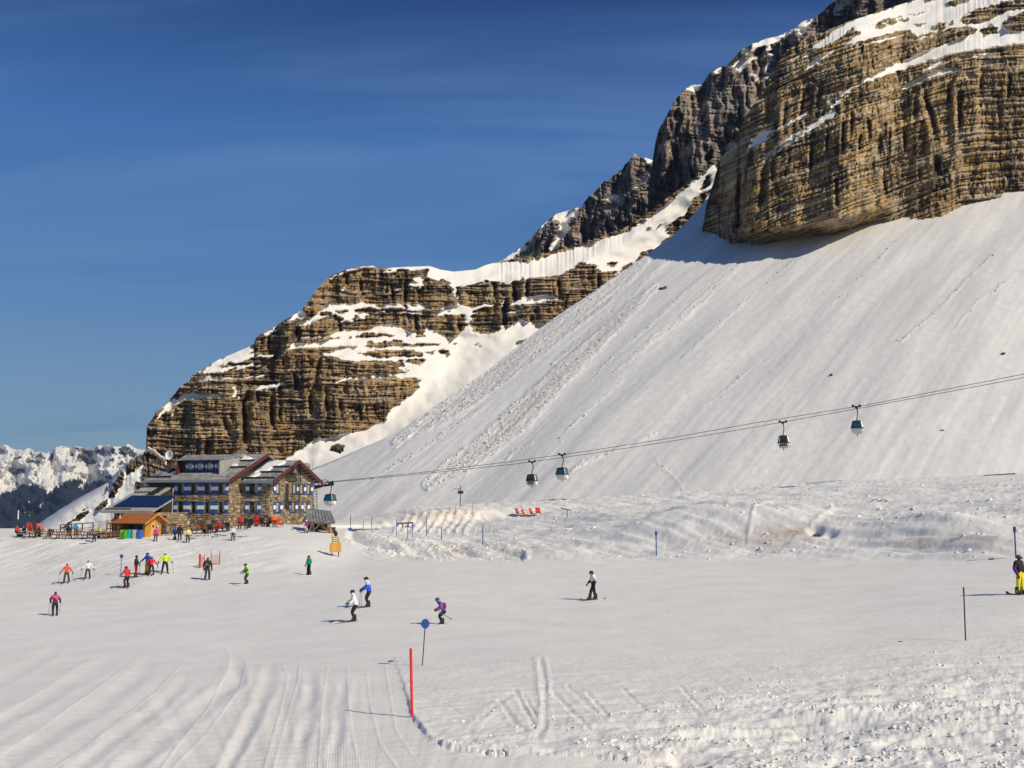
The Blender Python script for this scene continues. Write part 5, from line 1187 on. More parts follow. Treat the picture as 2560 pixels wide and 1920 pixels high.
dq = MB(); Pm = wmap(M_AE); dq.hexa([Pm(1.2, -0.35, -0.6), Pm(2.5, -0.35, -0.6), Pm(2.5, -0.3, -0.6), Pm(1.2, -0.3, -0.6), Pm(1.2, -0.35, 1.8), Pm(2.5, -0.35, 1.8), Pm(2.5, -0.3, 1.8), Pm(1.2, -0.3, 1.8)]); dq.build('pane', [M_GLASS], HUT)
sw_ = MB(); sw_.prism([(y_f + 1.4, -3.0), (AY, -3.0), (AY, zNt - 0.25), (y_f + 1.4, on_plane(y_f + 1.4, n_e, n_t, zNe, zNt) - 0.25)], AX0 - 0.5, AX0 - 0.06, 'x'); sw_.build('annex_wall', [M_DKWOOD], HUT)
# small wall sign on front A
sg = MB(); sg.box(AX0 + 2.3, AX0 + 2.75, AY - 0.16, AY - 0.112, 0.6, 1.1); sg.build('wall_sign', [M_WHITE], HUT)
# ------------------------------------------------------------------ wooden kiosk, shelter, terrace furniture
def plank_wall(b, x0, x1, y0, y1, z0, z1, n, mat, axis):
    for k in range(n):
        a = z0 + (z1 - z0) * k / n; c = z0 + (z1 - z0) * (k + 1) / n - 0.02
        b.box(x0, x1, y0, y1, a, c, mat)
kp = gpos(362, 1344)
KIO = empty('wooden_kiosk', kp, math.radians(-24), 'orange wooden bar kiosk with shingled gable roof beside the refuge terrace', 'kiosk')
# local: gable front faces +x (sunlit), long counter side faces -y; x from -4.4 to 0, y 0..2.8
KIO.scale = (0.9, 0.9, 0.9)
kw, kl, kh = 2.9, 4.3, 2.15
def kpart(name, fn, mats, parent=KIO):
    b = MB(); fn(b); return b.build(name, mats, parent)
g_wall = kpart('gable_wall', lambda b: b.prism([(0, -0.4), (kw, -0.4), (kw, kh), (kw / 2, kh + 0.85), (0, kh)], -0.10, 0, 'x'), [M_PINE2])
for k in range(12):
    z = -0.3 + k * 0.21
    kpart('plank', lambda b: b.box(0.001, 0.03, 0.02, kw - 0.02, z, z + 0.19), [M_PINE], g_wall)
for k in range(4):
    z = kh + 0.12 + k * 0.2; wd = (0.85 - (z - kh) - 0.1) / 0.85 * kw / 2
    kpart('plank', lambda b: b.box(0.001, 0.03, kw / 2 - wd, kw / 2 + wd, z, z + 0.18), [M_PINE], g_wall)
kd = kpart('door', lambda b: b.box(0.032, 0.08, 0.95, 1.75, 0.02, 1.95), [M_PINE2])
kpart('door_window', lambda b: b.box(0.081, 0.095, 1.2, 1.5, 1.25, 1.6), [M_DKMETAL], kd); kpart('handle', lambda b: b.box(0.081, 0.12, 1.63, 1.68, 0.85, 0.98), [M_DKMETAL], kd)
kpart('notice_board', lambda b: (b.box(0.031, 0.06, 2.0, 2.4, 1.15, 1.75, 0), b.box(0.061, 0.065, 2.05, 2.2, 1.4, 1.7, 1), b.box(0.061, 0.065, 2.23, 2.36, 1.2, 1.5, 1)), [M_DKWOOD, M_WHITE])
kpart('step', lambda b: b.box(0.1, 0.5, 0.85, 1.85, -0.4, -0.02), [M_PINE])
kpart('back_wall', lambda b: b.prism([(0, -0.4), (kw, -0.4), (kw, kh), (kw / 2, kh + 0.85), (0, kh)], -kl, -kl + 0.1, 'x'), [M_PINE])
kpart('rear_wall', lambda b: plank_wall(b, -kl + 0.1, -0.1, kw - 0.1, kw, -0.4, kh, 10, 0, 'x'), [M_PINE])
kpart('counter_wall', lambda b: plank_wall(b, -kl + 0.1, -0.1, 0, 0.1, -0.4, 0.95, 6, 0, 'x'), [M_PINE])
kpart('counter', lambda b: b.box(-kl - 0.05, -0.35, -0.38, 0.25, 0.952, 1.02), [M_PINE2])
for x_ in (-kl + 0.12, -0.28): kpart('corner_post', lambda b: b.box(x_ - 0.12, x_ + 0.12, 0.0, 0.2, 1.02, kh), [M_PINE])
kpart('header', lambda b: b.box(-kl + 0.1, -0.1, 0, 0.12, kh - 0.3, kh), [M_PINE])
kpart('shelf', lambda b: (b.box(-kl + 0.4, -0.6, 1.9, 2.2, 1.2, 1.25, 0), [b.tube([(-kl + 0.5 + i * 0.32, 2.05, 1.25), (-kl + 0.5 + i * 0.32, 2.05, 1.55)], 0.07, 6, 1 + i % 2) for i in range(9)]), [M_PINE, M_WHITE, M_STEEL])
for s_ in (-1, 1):
    y_e = kw / 2 + s_ * (kw / 2 + 0.85); z_e = kh + 0.95 - (kw / 2 + 0.85) * 0.56
    rf = kpart('roof', lambda b: b.hexa([(-kl - 0.6, kw / 2, kh + 0.86), (0.75, kw / 2, kh + 0.86), (0.75, y_e, z_e - 0.09), (-kl - 0.6, y_e, z_e - 0.09), (-kl - 0.6, kw / 2, kh + 0.95), (0.75, kw / 2, kh + 0.95), (0.75, y_e, z_e), (-kl - 0.6, y_e, z_e)][::1] if s_ > 0 else
        [(-kl - 0.6, y_e, z_e - 0.09), (0.75, y_e, z_e - 0.09), (0.75, kw / 2, kh + 0.86), (-kl - 0.6, kw / 2, kh + 0.86), (-kl - 0.6, y_e, z_e), (0.75, y_e, z_e), (0.75, kw / 2, kh + 0.95), (-kl - 0.6, kw / 2, kh + 0.95)]), [M_SHING])
    sh = MB()                                   # courses of shingles
    nr, nc = 11, 22
    for r_ in range(nr):
        for c_ in range(nc):
            f0, f1 = r_ / nr, (r_ + 1.25) / nr
            y0 = y_e + (kw / 2 - y_e) * f0; y1 = y_e + (kw / 2 - y_e) * min(f1, 1)
            z0 = z_e + (kh + 0.95 - z_e) * f0 + 0.045; z1 = z_e + (kh + 0.95 - z_e) * min(f1, 1) + 0.012
            x0 = -kl - 0.6 + (kl + 1.35) * c_ / nc + RS.uniform(0, 0.02); x1 = -kl - 0.6 + (kl + 1.35) * (c_ + 1) / nc - 0.015
            jz = RS.uniform(-0.012, 0.012)
            sh.add([(x0, y0, z0 + jz), (x1, y0, z0 + jz), (x1, y1, z1), (x0, y1, z1), (x0, y0, z0 - 0.03), (x1, y0, z0 - 0.03)], [(0, 1, 2, 3), (4, 5, 1, 0)], 0)
    so = sh.build('shingles', [M_SHING], rf); so['kind'] = 'stuff'
    kpart('bargeboard', lambda b: b.hexa([(0.752, kw / 2, kh + 0.75), (0.80, kw / 2, kh + 0.75), (0.80, y_e, z_e - 0.2), (0.752, y_e, z_e - 0.2), (0.752, kw / 2, kh + 0.98), (0.80, kw / 2, kh + 0.98), (0.80, y_e, z_e + 0.03), (0.752, y_e, z_e + 0.03)] if s_ > 0 else [(0.752, y_e, z_e - 0.2), (0.80, y_e, z_e - 0.2), (0.80, kw / 2, kh + 0.75), (0.752, kw / 2, kh + 0.75), (0.752, y_e, z_e + 0.03), (0.80, y_e, z_e + 0.03), (0.80, kw / 2, kh + 0.98), (0.752, kw / 2, kh + 0.98)]), [M_PINE], rf)
kpart('gutter', lambda b: b.tube([(-kl - 1.0, -0.95, kh + 0.95 - 2.3 * 0.56 - 0.05), (0.7, -0.95, kh + 0.95 - 2.3 * 0.56 - 0.05)], 0.06, 6), [M_DKWOOD])

# --- open timber shelter at the right of the refuge
sp = gpos(800, 1331)
SHE = empty('timber_shelter', sp, math.radians(-19.5), 'low open timber shelter with grey lean-to roof against the stone gable', 'shelter')
def spart(name, fn, mats, parent=SHE):
    b = MB(); fn(b); return b.build(name, mats, parent)
shr = spart('roof', lambda b: b.hexa([(-1.4, -0.9, 1.22), (2.5, -0.9, 1.12), (-0.9, 4.0, 2.3), (-4.4, 4.0, 2.6), (-1.4, -0.9, 1.35), (2.5, -0.9, 1.25), (-0.9, 4.0, 2.45), (-4.4, 4.0, 2.75)]), [M_SHEET])
for k in range(9):
    f = (k + 0.5) / 9
    spart('roof_seam', lambda b: b.tube([(-1.4 + 3.9 * f, -0.9, 1.37 - 0.1 * f), (-4.4 + 3.5 * f, 4.0, 2.77 - 0.3 * f)], 0.03, 4), [M_SHEET], shr)
for x_ in (-1.0, 1.25):
    spart('post', lambda b: b.tube([(x_ - 0.25, -0.3, -0.3), (x_ + 0.1, -0.3, 1.4)], 0.10, 6), [M_PALEW]); spart('post', lambda b: b.tube([(x_ + 0.45, -0.3, -0.3), (x_ + 0.12, -0.3, 1.4)], 0.08, 6), [M_PALEW])
spart('beam', lambda b: b.box(-1.3, 2.1, -0.42, -0.2, 1.0, 1.12), [M_PALEW])
for a, c in ((-0.85, 0.2), (1.2, 0.2)): spart('brace', lambda b: b.tube([(a, -0.31, 0.0), (c, -0.31, 1.1)], 0.07, 6), [M_PALEW])
spart('back_wall', lambda b: b.box(-4.0, -1.1, 3.6, 3.7, -0.6, 2.2), [M_DKWOOD]); spart('side_wall', lambda b: b.prism([(-0.2, 1.15), (4.0, 1.15), (4.0, 2.6), (-0.2, 1.4)], -2.9, -2.8, 'x'), [M_PALEW])
spart('bench', lambda b: (b.box(-1.4, 0.8, 0.9, 1.4, 0.35, 0.42), b.box(-1.3, -1.2, 0.95, 1.35, -0.3, 0.35), b.box(0.6, 0.7, 0.95, 1.35, -0.3, 0.35)), [M_DKWOOD])
bx_ = gpos(829, 1333); q = MB(); q.box(-0.35, 0.35, -0.3, 0.3, -0.05, 0.62, 0); q.box(-0.38, 0.38, -0.33, 0.33, 0.62, 0.68, 0); q.box(-0.3, 0.3, -0.305, -0.302, 0.1, 0.5, 1)
tag(q.build('wooden_box', [M_DKWOOD, M_TABLE], None, bx_, (0, 0, -0.3)), 'dark wooden box standing right beside the timber shelter', 'box')

# --- picnic tables with benches
def beer_table():
    t = empty('picnic_table')
    b = MB()
    for k in range(4): 
        pk_ = MB(); pk_.box(-0.95, 0.95, -0.36 + k * 0.185, -0.36 + k * 0.185 + 0.17, 0.72, 0.76); pk_.build('plank', [M_TABLE], t)
    for s_ in (-1, 1):
        se = MB(); se.box(-0.95, 0.95, s_ * 0.72 - 0.14, s_ * 0.72 + 0.14, 0.42, 0.46); se.build('seat', [M_TABLE], t)
        le = MB(); x_ = s_ * 0.7
        le.tube([(x_, -0.70, -0.12), (x_, -0.25, 0.72)], 0.045, 5); le.tube([(x_, 0.70, -0.12), (x_, 0.25, 0.72)], 0.045, 5); le.box(x_ - 0.03, x_ + 0.03, -0.8, 0.8, 0.36, 0.42); le.build('trestle', [M_DKWOOD], t)
    return t
T0 = beer_table(); used_t = []
def tables(lst, label, group):
    for i, (px, py, rz) in enumerate(lst):
        o = T0 if not used_t else copy_tree(T0)
        used_t.append(o)
        o.location = gpos(px, py); o.rotation_euler = (0, 0, rz); o['category'] = 'table'; o['group'] = group; o['label'] = label[i]
nth = ['leftmost', 'second from the left', 'third from the left', 'fourth from the left', 'fifth from the left', 'sixth from the left', 'seventh from the left', 'eighth from the left', 'ninth from the left', 'tenth from the left', 'eleventh from the left', 'rightmost']
front = [(62, 1342, 0.1), (82, 1344, -0.1), (106, 1343, 0.15), (136, 1346, -0.05), (160, 1347, 0.1), (184, 1347, -0.15), (206, 1347, 0.05), (228, 1347, -0.1), (256, 1347, 0.1), (276, 1345, -0.2)]
tables(front, ['brown picnic table in the front terrace row, ' + (nth[i] if i < 9 else 'nearest the wooden rack') for i in range(10)], 'picnic tables on the open terrace')
rear = [(118, 1338, 0.2), (150, 1338, -0.1), (180, 1338, 0.1), (212, 1338, 0.0), (244, 1338, 0.1)]
tables(rear, ['brown picnic table in the rear row along the terrace rail, ' + nth[i] for i in range(5)], 'picnic tables along the terrace rail')
nearh = [(408, 1334, -0.3), (422, 1338, -0.2), (462, 1333, -0.3), (486, 1333, -0.3), (512, 1332, -0.35), (538, 1330, -0.3), (562, 1328, -0.3)]
tables(nearh, ['picnic table beside the orange kiosk under the annex pillar', 'picnic table just left of the blue jacketed skier', 'picnic table behind the skier in white and yellow', 'picnic table under the small wall sign of the refuge', 'picnic table beside the guest in maroon', 'picnic table between the guests in black and red', 'picnic table at the lit corner of the refuge wall'], 'picnic tables along the refuge wall')

# --- terrace rail, rope fence, rack, signs, banners, bins
r0, r1 = gpos(150, 1333), gpos(232, 1330)
TR_ = empty('terrace_rail', r0, 0, 'dark handrail on posts along the back of the terrace', 'railing')
dv = r1 - r0
q = MB(); q.tube([(0, 0, 1.1), tuple(dv + Vector((0, 0, 1.25)))], 0.07, 6); q.build('handrail', [M_DKWOOD], TR_)
q = MB(); q.tube([(0, 0, 0.55), tuple(dv + Vector((0, 0, 0.6)))], 0.04, 6); q.build('lower_rail', [M_DKWOOD], TR_)
for k in range(4):
    f = k / 3; q = MB(); c_ = dv * f; q.box(c_.x - 0.06, c_.x + 0.06, c_.y - 0.06, c_.y + 0.06, c_.z - 0.3, c_.z + 1.1 + 0.15 * f); q.build('post', [M_DKWOOD], TR_)
rp = [gpos(232, 1329), gpos(268, 1326), gpos(305, 1322)]
RF = empty('rope_fence', rp[0], 0, 'thin rope fence behind the terrace at the foot of the snowy ridge', 'fence')
for zz in (0.8, 1.15):
    q = MB(); q.tube([tuple(p - rp[0] + Vector((0, 0, zz + 0.25 * i))) for i, p in enumerate(rp)], 0.025, 4); q.build('rope', [M_DKWOOD], RF)
for i, p in enumerate(rp): q = MB(); d_ = p - rp[0]; q.tube([(d_.x, d_.y, d_.z - 0.3), (d_.x, d_.y, d_.z + 1.3 + 0.25 * i)], 0.035, 5); q.build('post', [M_DKWOOD], RF)
a0 = gpos(275, 1343); RK = empty('wooden_rack', a0, -0.3, 'pale wooden ski rack with crossbars beside the red parasol', 'ski rack')
for x_ in (-0.55, 0.0, 0.55, 1.1): q = MB(); q.box(x_ - 0.05, x_ + 0.05, -0.05, 0.05, -0.2, 1.75); q.build('post', [M_PALEW], RK)
for z_ in (0.35, 0.95, 1.55): q = MB(); q.box(-0.7, 1.25, 0.052, 0.10, z_, z_ + 0.10); q.build('crossbar', [M_DKWOOD if z_ > 0.5 else M_PALEW], RK)
for k in range(2): q = MB(); q.box(-0.62 + k * 0.5, -0.2 + k * 0.5, -0.08, -0.052, 1.3, 1.85); q.build('panel', [M_PALEW], RK)
a0 = gpos(283, 1342); PR = empty('folded_parasol', a0, 0, 'dark red folded parasol standing beside the wooden rack', 'parasol')
q = MB(); q.tube([(0, 0, -0.2), (0, 0, 2.4)], 0.035, 6); q.build('pole', [M_DKWOOD], PR); q = MB(); q.loft([[(r * math.cos(t * math.pi / 4) * (1 + 0.25 * (t % 2)), r * math.sin(t * math.pi / 4) * (1 + 0.25 * (t % 2)), z) for t in range(8)] for r, z in ((0.10, 0.55), (0.20, 0.9), (0.18, 1.5), (0.12, 2.0), (0.03, 2.38))]); q.build('canopy', [paint('maroon_cloth', (0.22, 0.02, 0.03))], PR)
a0 = gpos(289, 1341); FH = empty('feeding_hut_sign', a0, -0.3, 'small post sign with pointed dark roof and pale board', 'sign')
q = MB(); q.tube([(0, 0, -0.2), (0, 0, 1.5)], 0.05, 6); q.build('post', [M_PALEW], FH); q = MB(); q.box(-0.42, 0.42, -0.05, 0.05, 1.15, 1.85); q.build('board', [M_PALEW], FH); q = MB(); q.loft([[(-0.55, -0.3, 1.85), (0.55, -0.3, 1.85), (0.55, 0.3, 1.85), (-0.55, 0.3, 1.85)], [(-0.05, -0.03, 2.6), (0.05, -0.03, 2.6), (0.05, 0.03, 2.6), (-0.05, 0.03, 2.6)]]); q.build('roof', [M_DKWOOD], FH)
for nm, px, py, lab in (('banner_flag', 296, 1342, 'green and white beach flag nearest the pointed sign'), ('banner_flag', 303, 1341, 'green and white beach flag against the kiosk corner')):
    a0 = gpos(px, py); BF = empty(nm, a0, -0.2, lab, 'flag', 'green and white flags by the kiosk')
    q = MB(); q.tube([(0, 0, -0.2), (0, 0, 2.2), (0.12, 0, 2.5)], 0.025, 5); q.build('pole', [M_STEEL], BF)
    q = MB(); gcol = paint('fresh_green_cloth', (0.05, 0.42, 0.06))
    zs = [0.5, 0.85, 1.15, 1.5, 1.8, 2.15, 2.5]
    for k in range(6):
        w0, w1 = 0.42 - 0.05 * k + 0.03 * (k % 2), 0.42 - 0.05 * (k + 1)
        q.hexa([(0.02, -0.012, zs[k]), (0.02 + w0, -0.012 + 0.03 * (k % 2), zs[k] + 0.06), (0.02 + w0, 0.012 + 0.03 * (k % 2), zs[k] + 0.06), (0.02, 0.012, zs[k]), (0.02, -0.012, zs[k + 1]), (0.02 + w1, -0.012, zs[k + 1] + 0.06), (0.02 + w1, 0.012, zs[k + 1] + 0.06), (0.02, 0.012, zs[k + 1])], k % 2)
    q.build('cloth', [gcol, M_WHITE], BF)
for px, py, colr, lab in ((306, 1347, (0.42, 0.55, 0.03), 'lime yellow barrel bin at the left end of the bin row'), (312, 1348, (0.05, 0.32, 0.02), 'dark green barrel bin between the lime and the turquoise bins'), (323, 1347, (0.01, 0.34, 0.30), 'turquoise barrel bin in the row before the kiosk'), (335, 1347, (0.36, 0.36, 0.37), 'light grey barrel bin in the row before the kiosk'), (349.5, 1347, (0.01, 0.12, 0.50), 'bright blue barrel bin beside the kiosk corner')):
    a0 = gpos(px, py); BI = empty('barrel_bin', a0, 0, lab, 'bin', 'coloured barrel bins before the kiosk')
    mt = paint('barrel_%.2f_%.2f' % (colr[0], colr[2]), colr, 0.45)
    q = MB(); q.loft([[(r * math.cos(t * math.pi / 7), r * math.sin(t * math.pi / 7), z) for t in range(14)] for r, z in ((0.25, -0.1), (0.29, 0.1), (0.31, 0.45), (0.29, 0.8), (0.27, 0.9))]); q.build('drum', [mt], BI, smooth=False)
    for z in (0.25, 0.65): q = MB(); q.loft([[(r * math.cos(t * math.pi / 7), r * math.sin(t * math.pi / 7), zz) for t in range(14)] for r, zz in ((0.30, z - 0.03), (0.325, z), (0.30, z + 0.03))], 0, False); q.build('hoop', [mt], BI)
    q = MB(); q.loft([[(r * math.cos(t * math.pi / 7), r * math.sin(t * math.pi / 7), z) for t in range(14)] for r, z in ((0.30, 0.9), (0.30, 0.95), (0.22, 0.99))]); q.build('lid', [mt], BI)

# --- deck chairs
def deck_chair(px, py, rz, label, group, mat=None, Y=None):
    D = empty('deck_chair', gpos(px, py) if Y is None else at(px, py, Y), rz, label, 'deck chair', group)
    m_ = mat or M_RED
    q = MB(); q.hexa([(-0.3, -0.5, 0.32), (0.3, -0.5, 0.32), (0.3, 0.1, 0.26), (-0.3, 0.1, 0.26), (-0.3, -0.5, 0.36), (0.3, -0.5, 0.36), (0.3, 0.1, 0.30), (-0.3, 0.1, 0.30)]); q.build('seat', [m_], D)
    q = MB(); q.hexa([(-0.3, 0.08, 0.28), (0.3, 0.08, 0.28), (0.3, 0.12, 0.28), (-0.3, 0.12, 0.28), (-0.3, 0.42, 1.05), (0.3, 0.42, 1.05), (0.3, 0.46, 1.05), (-0.3, 0.46, 1.05)]); q.build('backrest', [m_], D)
    for s_ in (-1, 1):
        x_ = s_ * 0.32
        q = MB(); q.tube([(x_, -0.55, 0.0), (x_, 0.15, 0.30), (x_, 0.45, 1.08)], 0.025, 5); q.tube([(x_, 0.35, 0.0), (x_, -0.3, 0.34)], 0.025, 5); q.tube([(x_, -0.4, 0.55), (x_, 0.2, 0.55)], 0.022, 5); q.build('frame', [M_PALEW], D)
    return D
for px, py, rz, lab in ((1296, 1294, 0.9, 'leftmost of the four red deck chairs on the snow bank'), (1312, 1293, 1.1, 'second red deck chair from the left on the snow bank'), (1331, 1291, 1.0, 'third red deck chair from the left on the snow bank'), (1346, 1291, 0.25, 'tallest red deck chair, rightmost of the four on the snow bank')):
    deck_chair(px, py, rz, lab, 'red deck chairs on the bank').scale = (1.1, 1.1, 1.1)
deck_chair(698, 1318, 0.7, 'red deck chair against the gable wall beside the guest in orange', 'red deck chairs by the refuge')
deck_chair(651, 1315, 2.6, 'red deck chair beside the guest in red and black hat', 'red deck chairs by the refuge')
deck_chair(669, 1316, -0.6, 'red deck chair between the red guest and the orange guest', 'red deck chairs by the refuge')
PINK = paint('pale_red_cloth', (0.55, 0.20, 0.18))
for px, rz, lab, m_ in ((76, 0.2, 'bright red deck chair back above the terrace edge, left of three', M_RED), (90, -0.2, 'dark red deck chair back, middle of three at the terrace edge', paint('maroon_cloth', (0.22, 0.02, 0.03))), (103, 0.2, 'pinkish red deck chair back, right of three at the terrace edge', PINK)):
    deck_chair(px, 1334, math.pi + rz, lab, 'deck chairs at the terrace edge', m_).scale = (1.15, 1.15, 1.3)

# --- the yellow trail sign
a0 = gpos(838, 1391); SG = empty('trail_sign', a0, 0.15, 'yellow direction sign board on two posts standing in the snow', 'sign')
for s_ in (-1, 1): q = MB(); q.box(s_ * 0.33 - 0.05, s_ * 0.33 + 0.05, -0.05, 0.05, -0.4, 2.1 if s_ < 0 else 1.9); q.build('post', [M_DKWOOD], SG)
YEL = paint('orange_yellow_board', (0.62, 0.28, 0.035), 0.5); YEL2 = paint('pale_yellow_board', (0.62, 0.50, 0.16), 0.5)
bd = MB(); bd.box(-0.58, 0.58, -0.10, -0.052, 0.45, 1.35); bd = bd.build('board', [YEL], SG)
for z_, w_, x_ in ((1.18, 0.7, 0.05), (1.0, 0.85, 0.0), (0.82, 0.6, -0.08), (0.64, 0.75, 0.05)): q = MB(); q.box(x_ - w_ / 2, x_ + w_ / 2, -0.108, -0.101, z_, z_ + 0.06); q.build('printed_line', [YEL2], bd)
for k in range(3):
    z_ = 1.42 + k * 0.2; q = MB(); q.box(-0.46 + 0.03 * k, 0.46 - 0.05 * k, -0.10, -0.052, z_, z_ + 0.17); ar = q.build('direction_board', [YEL2], SG)
    for x0, x1 in ((-0.34, -0.1), (-0.05, 0.1), (0.15, 0.32)): q = MB(); q.box(x0, x1 - 0.04 * k, -0.108, -0.101, z_ + 0.05, z_ + 0.12); q.build('printed_line', [M_DKMETAL if k != 1 else M_GREEN], ar)
q = MB(); q.ball((0.02, 0, 2.28), (0.2, 0.16, 0.3), 8, 6); q.build('lamp_head', [M_DKMETAL], SG)
for k in range(3): pass

# --- weather mast behind the bank
a0 = gpos(1151, 1268); WM = empty('weather_mast', a0, 0.2, 'dark weather mast with cabinet and side arm on the far bank', 'mast')
q = MB(); q.tube([(0, 0, -0.3), (0, 0, 3.4)], 0.07, 6); q.build('pole', [M_DKMETAL], WM); q = MB(); q.box(-0.45, 0.45, -0.25, 0.2, 2.05, 2.55); q.build('cabinet', [M_DKMETAL], WM)
q = MB(); q.tube([(0, 0, 2.85), (-1.2, 0, 2.9), (-1.25, 0, 2.55)], 0.04, 5); q.tube([(0, 0, 2.6), (-0.6, 0, 2.88)], 0.03, 5); q.build('arm', [M_DKMETAL], WM)
# --- poles
def marker(name, px, py, hpx, r, mat, label, group=None, top=None, lean=0.0, toppart=None, rng_=None):
    p = gpos(px, py); H = hpx * p.y / F
    o = empty(name, p, 0, label, 'pole', group)
    q = MB(); q.tube([(0, 0, -0.25), (lean * H, 0, H)], r, 6); q.build('shaft', [mat], o)
    if toppart == 'disc':
        q = MB(); q.loft([[(lean * H + 0.165 * math.cos(t * math.pi / 8), y_, H + 0.19 * math.sin(t * math.pi / 8)) for t in range(16)] for y_ in (-0.02, 0.02)]); q.build('disc', [M_BLUE], o)
    if toppart == 'sleeve':
        q = MB(); q.tube([(lean * H * 0.86, 0, H * 0.84), (lean * H, 0, H + 0.02)], r * (1.3 if 'grey' in label else 1.9), 6); q.build('sleeve', [top], o)
    return o
M_SIGRED = paint('signal_red', (0.75, 0.03, 0.02), 0.45)
M_NAVY = paint('navy_pole', (0.02, 0.05, 0.22), 0.5)
marker('piste_pole', 1031, 1795, 163, 0.045, M_SIGRED, 'bright red piste pole at the edge of the freshly groomed strip', lean=-0.035)
marker('piste_marker', 1055, 1665, 100, 0.022, M_DKMETAL, 'thin marker pole topped with a blue disc near the groomed strip', lean=0.07, toppart='disc')
marker('piste_pole', 2414, 1602, 127, 0.025, M_DKMETAL, 'dark grey pole with a red top on the right of the piste', top=paint('faded_red', (0.30, 0.02, 0.02)), lean=0.01, toppart='sleeve')
marker('piste_marker', 302, 1436, 44, 0.03, M_NAVY, 'thin blue marker with blue disc near the group of skiers', toppart='disc')
for i, (px, py, hp, lab) in enumerate(((929, 1335, 38, 'blue pole at the left end of the row along the ditch'), (991, 1339, 44, 'blue pole beside the dark wooden barrier on the bank'), (1019, 1344, 34, 'left one of the close pair of blue poles'), (1031, 1344, 34, 'right one of the close pair of blue poles'), (1066, 1344, 52, 'tall blue pole above the dark ditch'), (1104, 1352, 34, 'blue pole on the lumpy snow right of the dark ditch'), (1207, 1367, 50, 'blue pole standing alone before the flat snow'), (1641, 1391, 60, 'blue pole at the foot of the steep bank in the middle'))):
    marker('piste_pole', px, py, hp, 0.055 if i > 4 else 0.045, M_BLUE if i != 6 else M_NAVY, lab, 'blue poles along the piste edge', top=M_NAVY, toppart='sleeve' if i == 7 else None)
marker('piste_pole', 2540, 1396, 76, 0.045, M_NAVY, 'navy blue pole with a thick head at the right edge', top=M_NAVY, toppart='sleeve')
ORANGE = paint('orange_red_plastic', (0.55, 0.06, 0.02), 0.5)
for px, py, hp, lab in ((1181, 1298, 24, 'short orange red stake with crossbar on the dirty bank'), (908, 1326, 22, 'thin orange stake beside the blue snow gun base'), (1124, 1300, 18, 'orange stake in the streaked snow bank'), (1138, 1299, 20, 'dark orange stake right of the streaked snow')):
    marker('snow_stake', px, py, hp, 0.05, ORANGE, lab, 'orange stakes on the bank')
for px, py, hp, lab, ln in ((1377, 1323, 27, 'leaning slalom pole with red and white bands', 0.32), (1413, 1344, 22, 'short grey slalom pole right of the banded one', 0.12)):
    p = gpos(px, py); H = hp * p.y / F; o = empty('slalom_pole', p, 0, lab, 'pole')
    for k in range(5):
        q = MB(); q.tube([(ln * H * k / 5, 0, H * k / 5 - (0.1 if k == 0 else 0)), (ln * H * (k + 1) / 5, 0, H * (k + 1) / 5)], 0.06, 6); q.build('band', [(M_SIGRED if 'red' in lab else M_STEEL) if k % 2 == 0 else M_WHITE], o)
p = gpos(1418, 1306); o = empty('broken_signpost', p, 0, 'small broken signpost with tilted crossboard on the snow', 'post'); q = MB(); q.tube([(0, 0, -0.2), (0, 0, 0.75)], 0.05, 6); q.build('post', [M_DKWOOD], o); q = MB(); q.tube([(-0.75, 0, 1.0), (0.45, 0, 0.72)], 0.06, 6); q.build('crossboard', [M_DKWOOD], o)
# orange safety net near the sign
n0, n1, n2 = gpos(499, 1419), gpos(525, 1406), gpos(549, 1411)
NF = empty('safety_net', n0, 0, 'orange safety net strung between poles on the piste', 'net')
NETM = paint('orange_net', (0.55, 0.09, 0.05), 0.7)
for p, hh, r_ in ((n0, 34, 0.11), (gpos(511, 1417), 32, 0.035), (gpos(527, 1412), 34, 0.045), (gpos(549, 1411), 33, 0.05)):
    d_ = p - n0; H = hh * p.y / F; q = MB(); q.tube([(d_.x, d_.y, d_.z - 0.3), (d_.x, d_.y, d_.z + H)], r_ * 0.8, 6); q.build('post', [paint('net_post_red', (0.38, 0.04, 0.025))], NF)
def netmesh(a, b_, H0, H1):
    q = MB(); d_ = b_ - a; nn = 12; mm = 7
    for k in range(nn + 1):
        f = k / nn; c = a - n0 + d_ * f; q.box(c.x - 0.007, c.x + 0.007, c.y - 0.006, c.y + 0.006, c.z + 0.05, c.z + H0 + (H1 - H0) * f)
    for m_ in range(mm + 1):
        g_ = m_ / mm; q.tube([tuple(a - n0 + Vector((0, 0, 0.05 + (H0 - 0.05) * g_))), tuple(b_ - n0 + Vector((0, 0, 0.05 + (H1 - 0.05) * g_)))], 0.008, 4)
    q.build('netting', [NETM], NF)
netmesh(n0, gpos(511, 1417), 0.95, 0.95); netmesh(gpos(527, 1412), gpos(549, 1411), 0.85, 0.9)
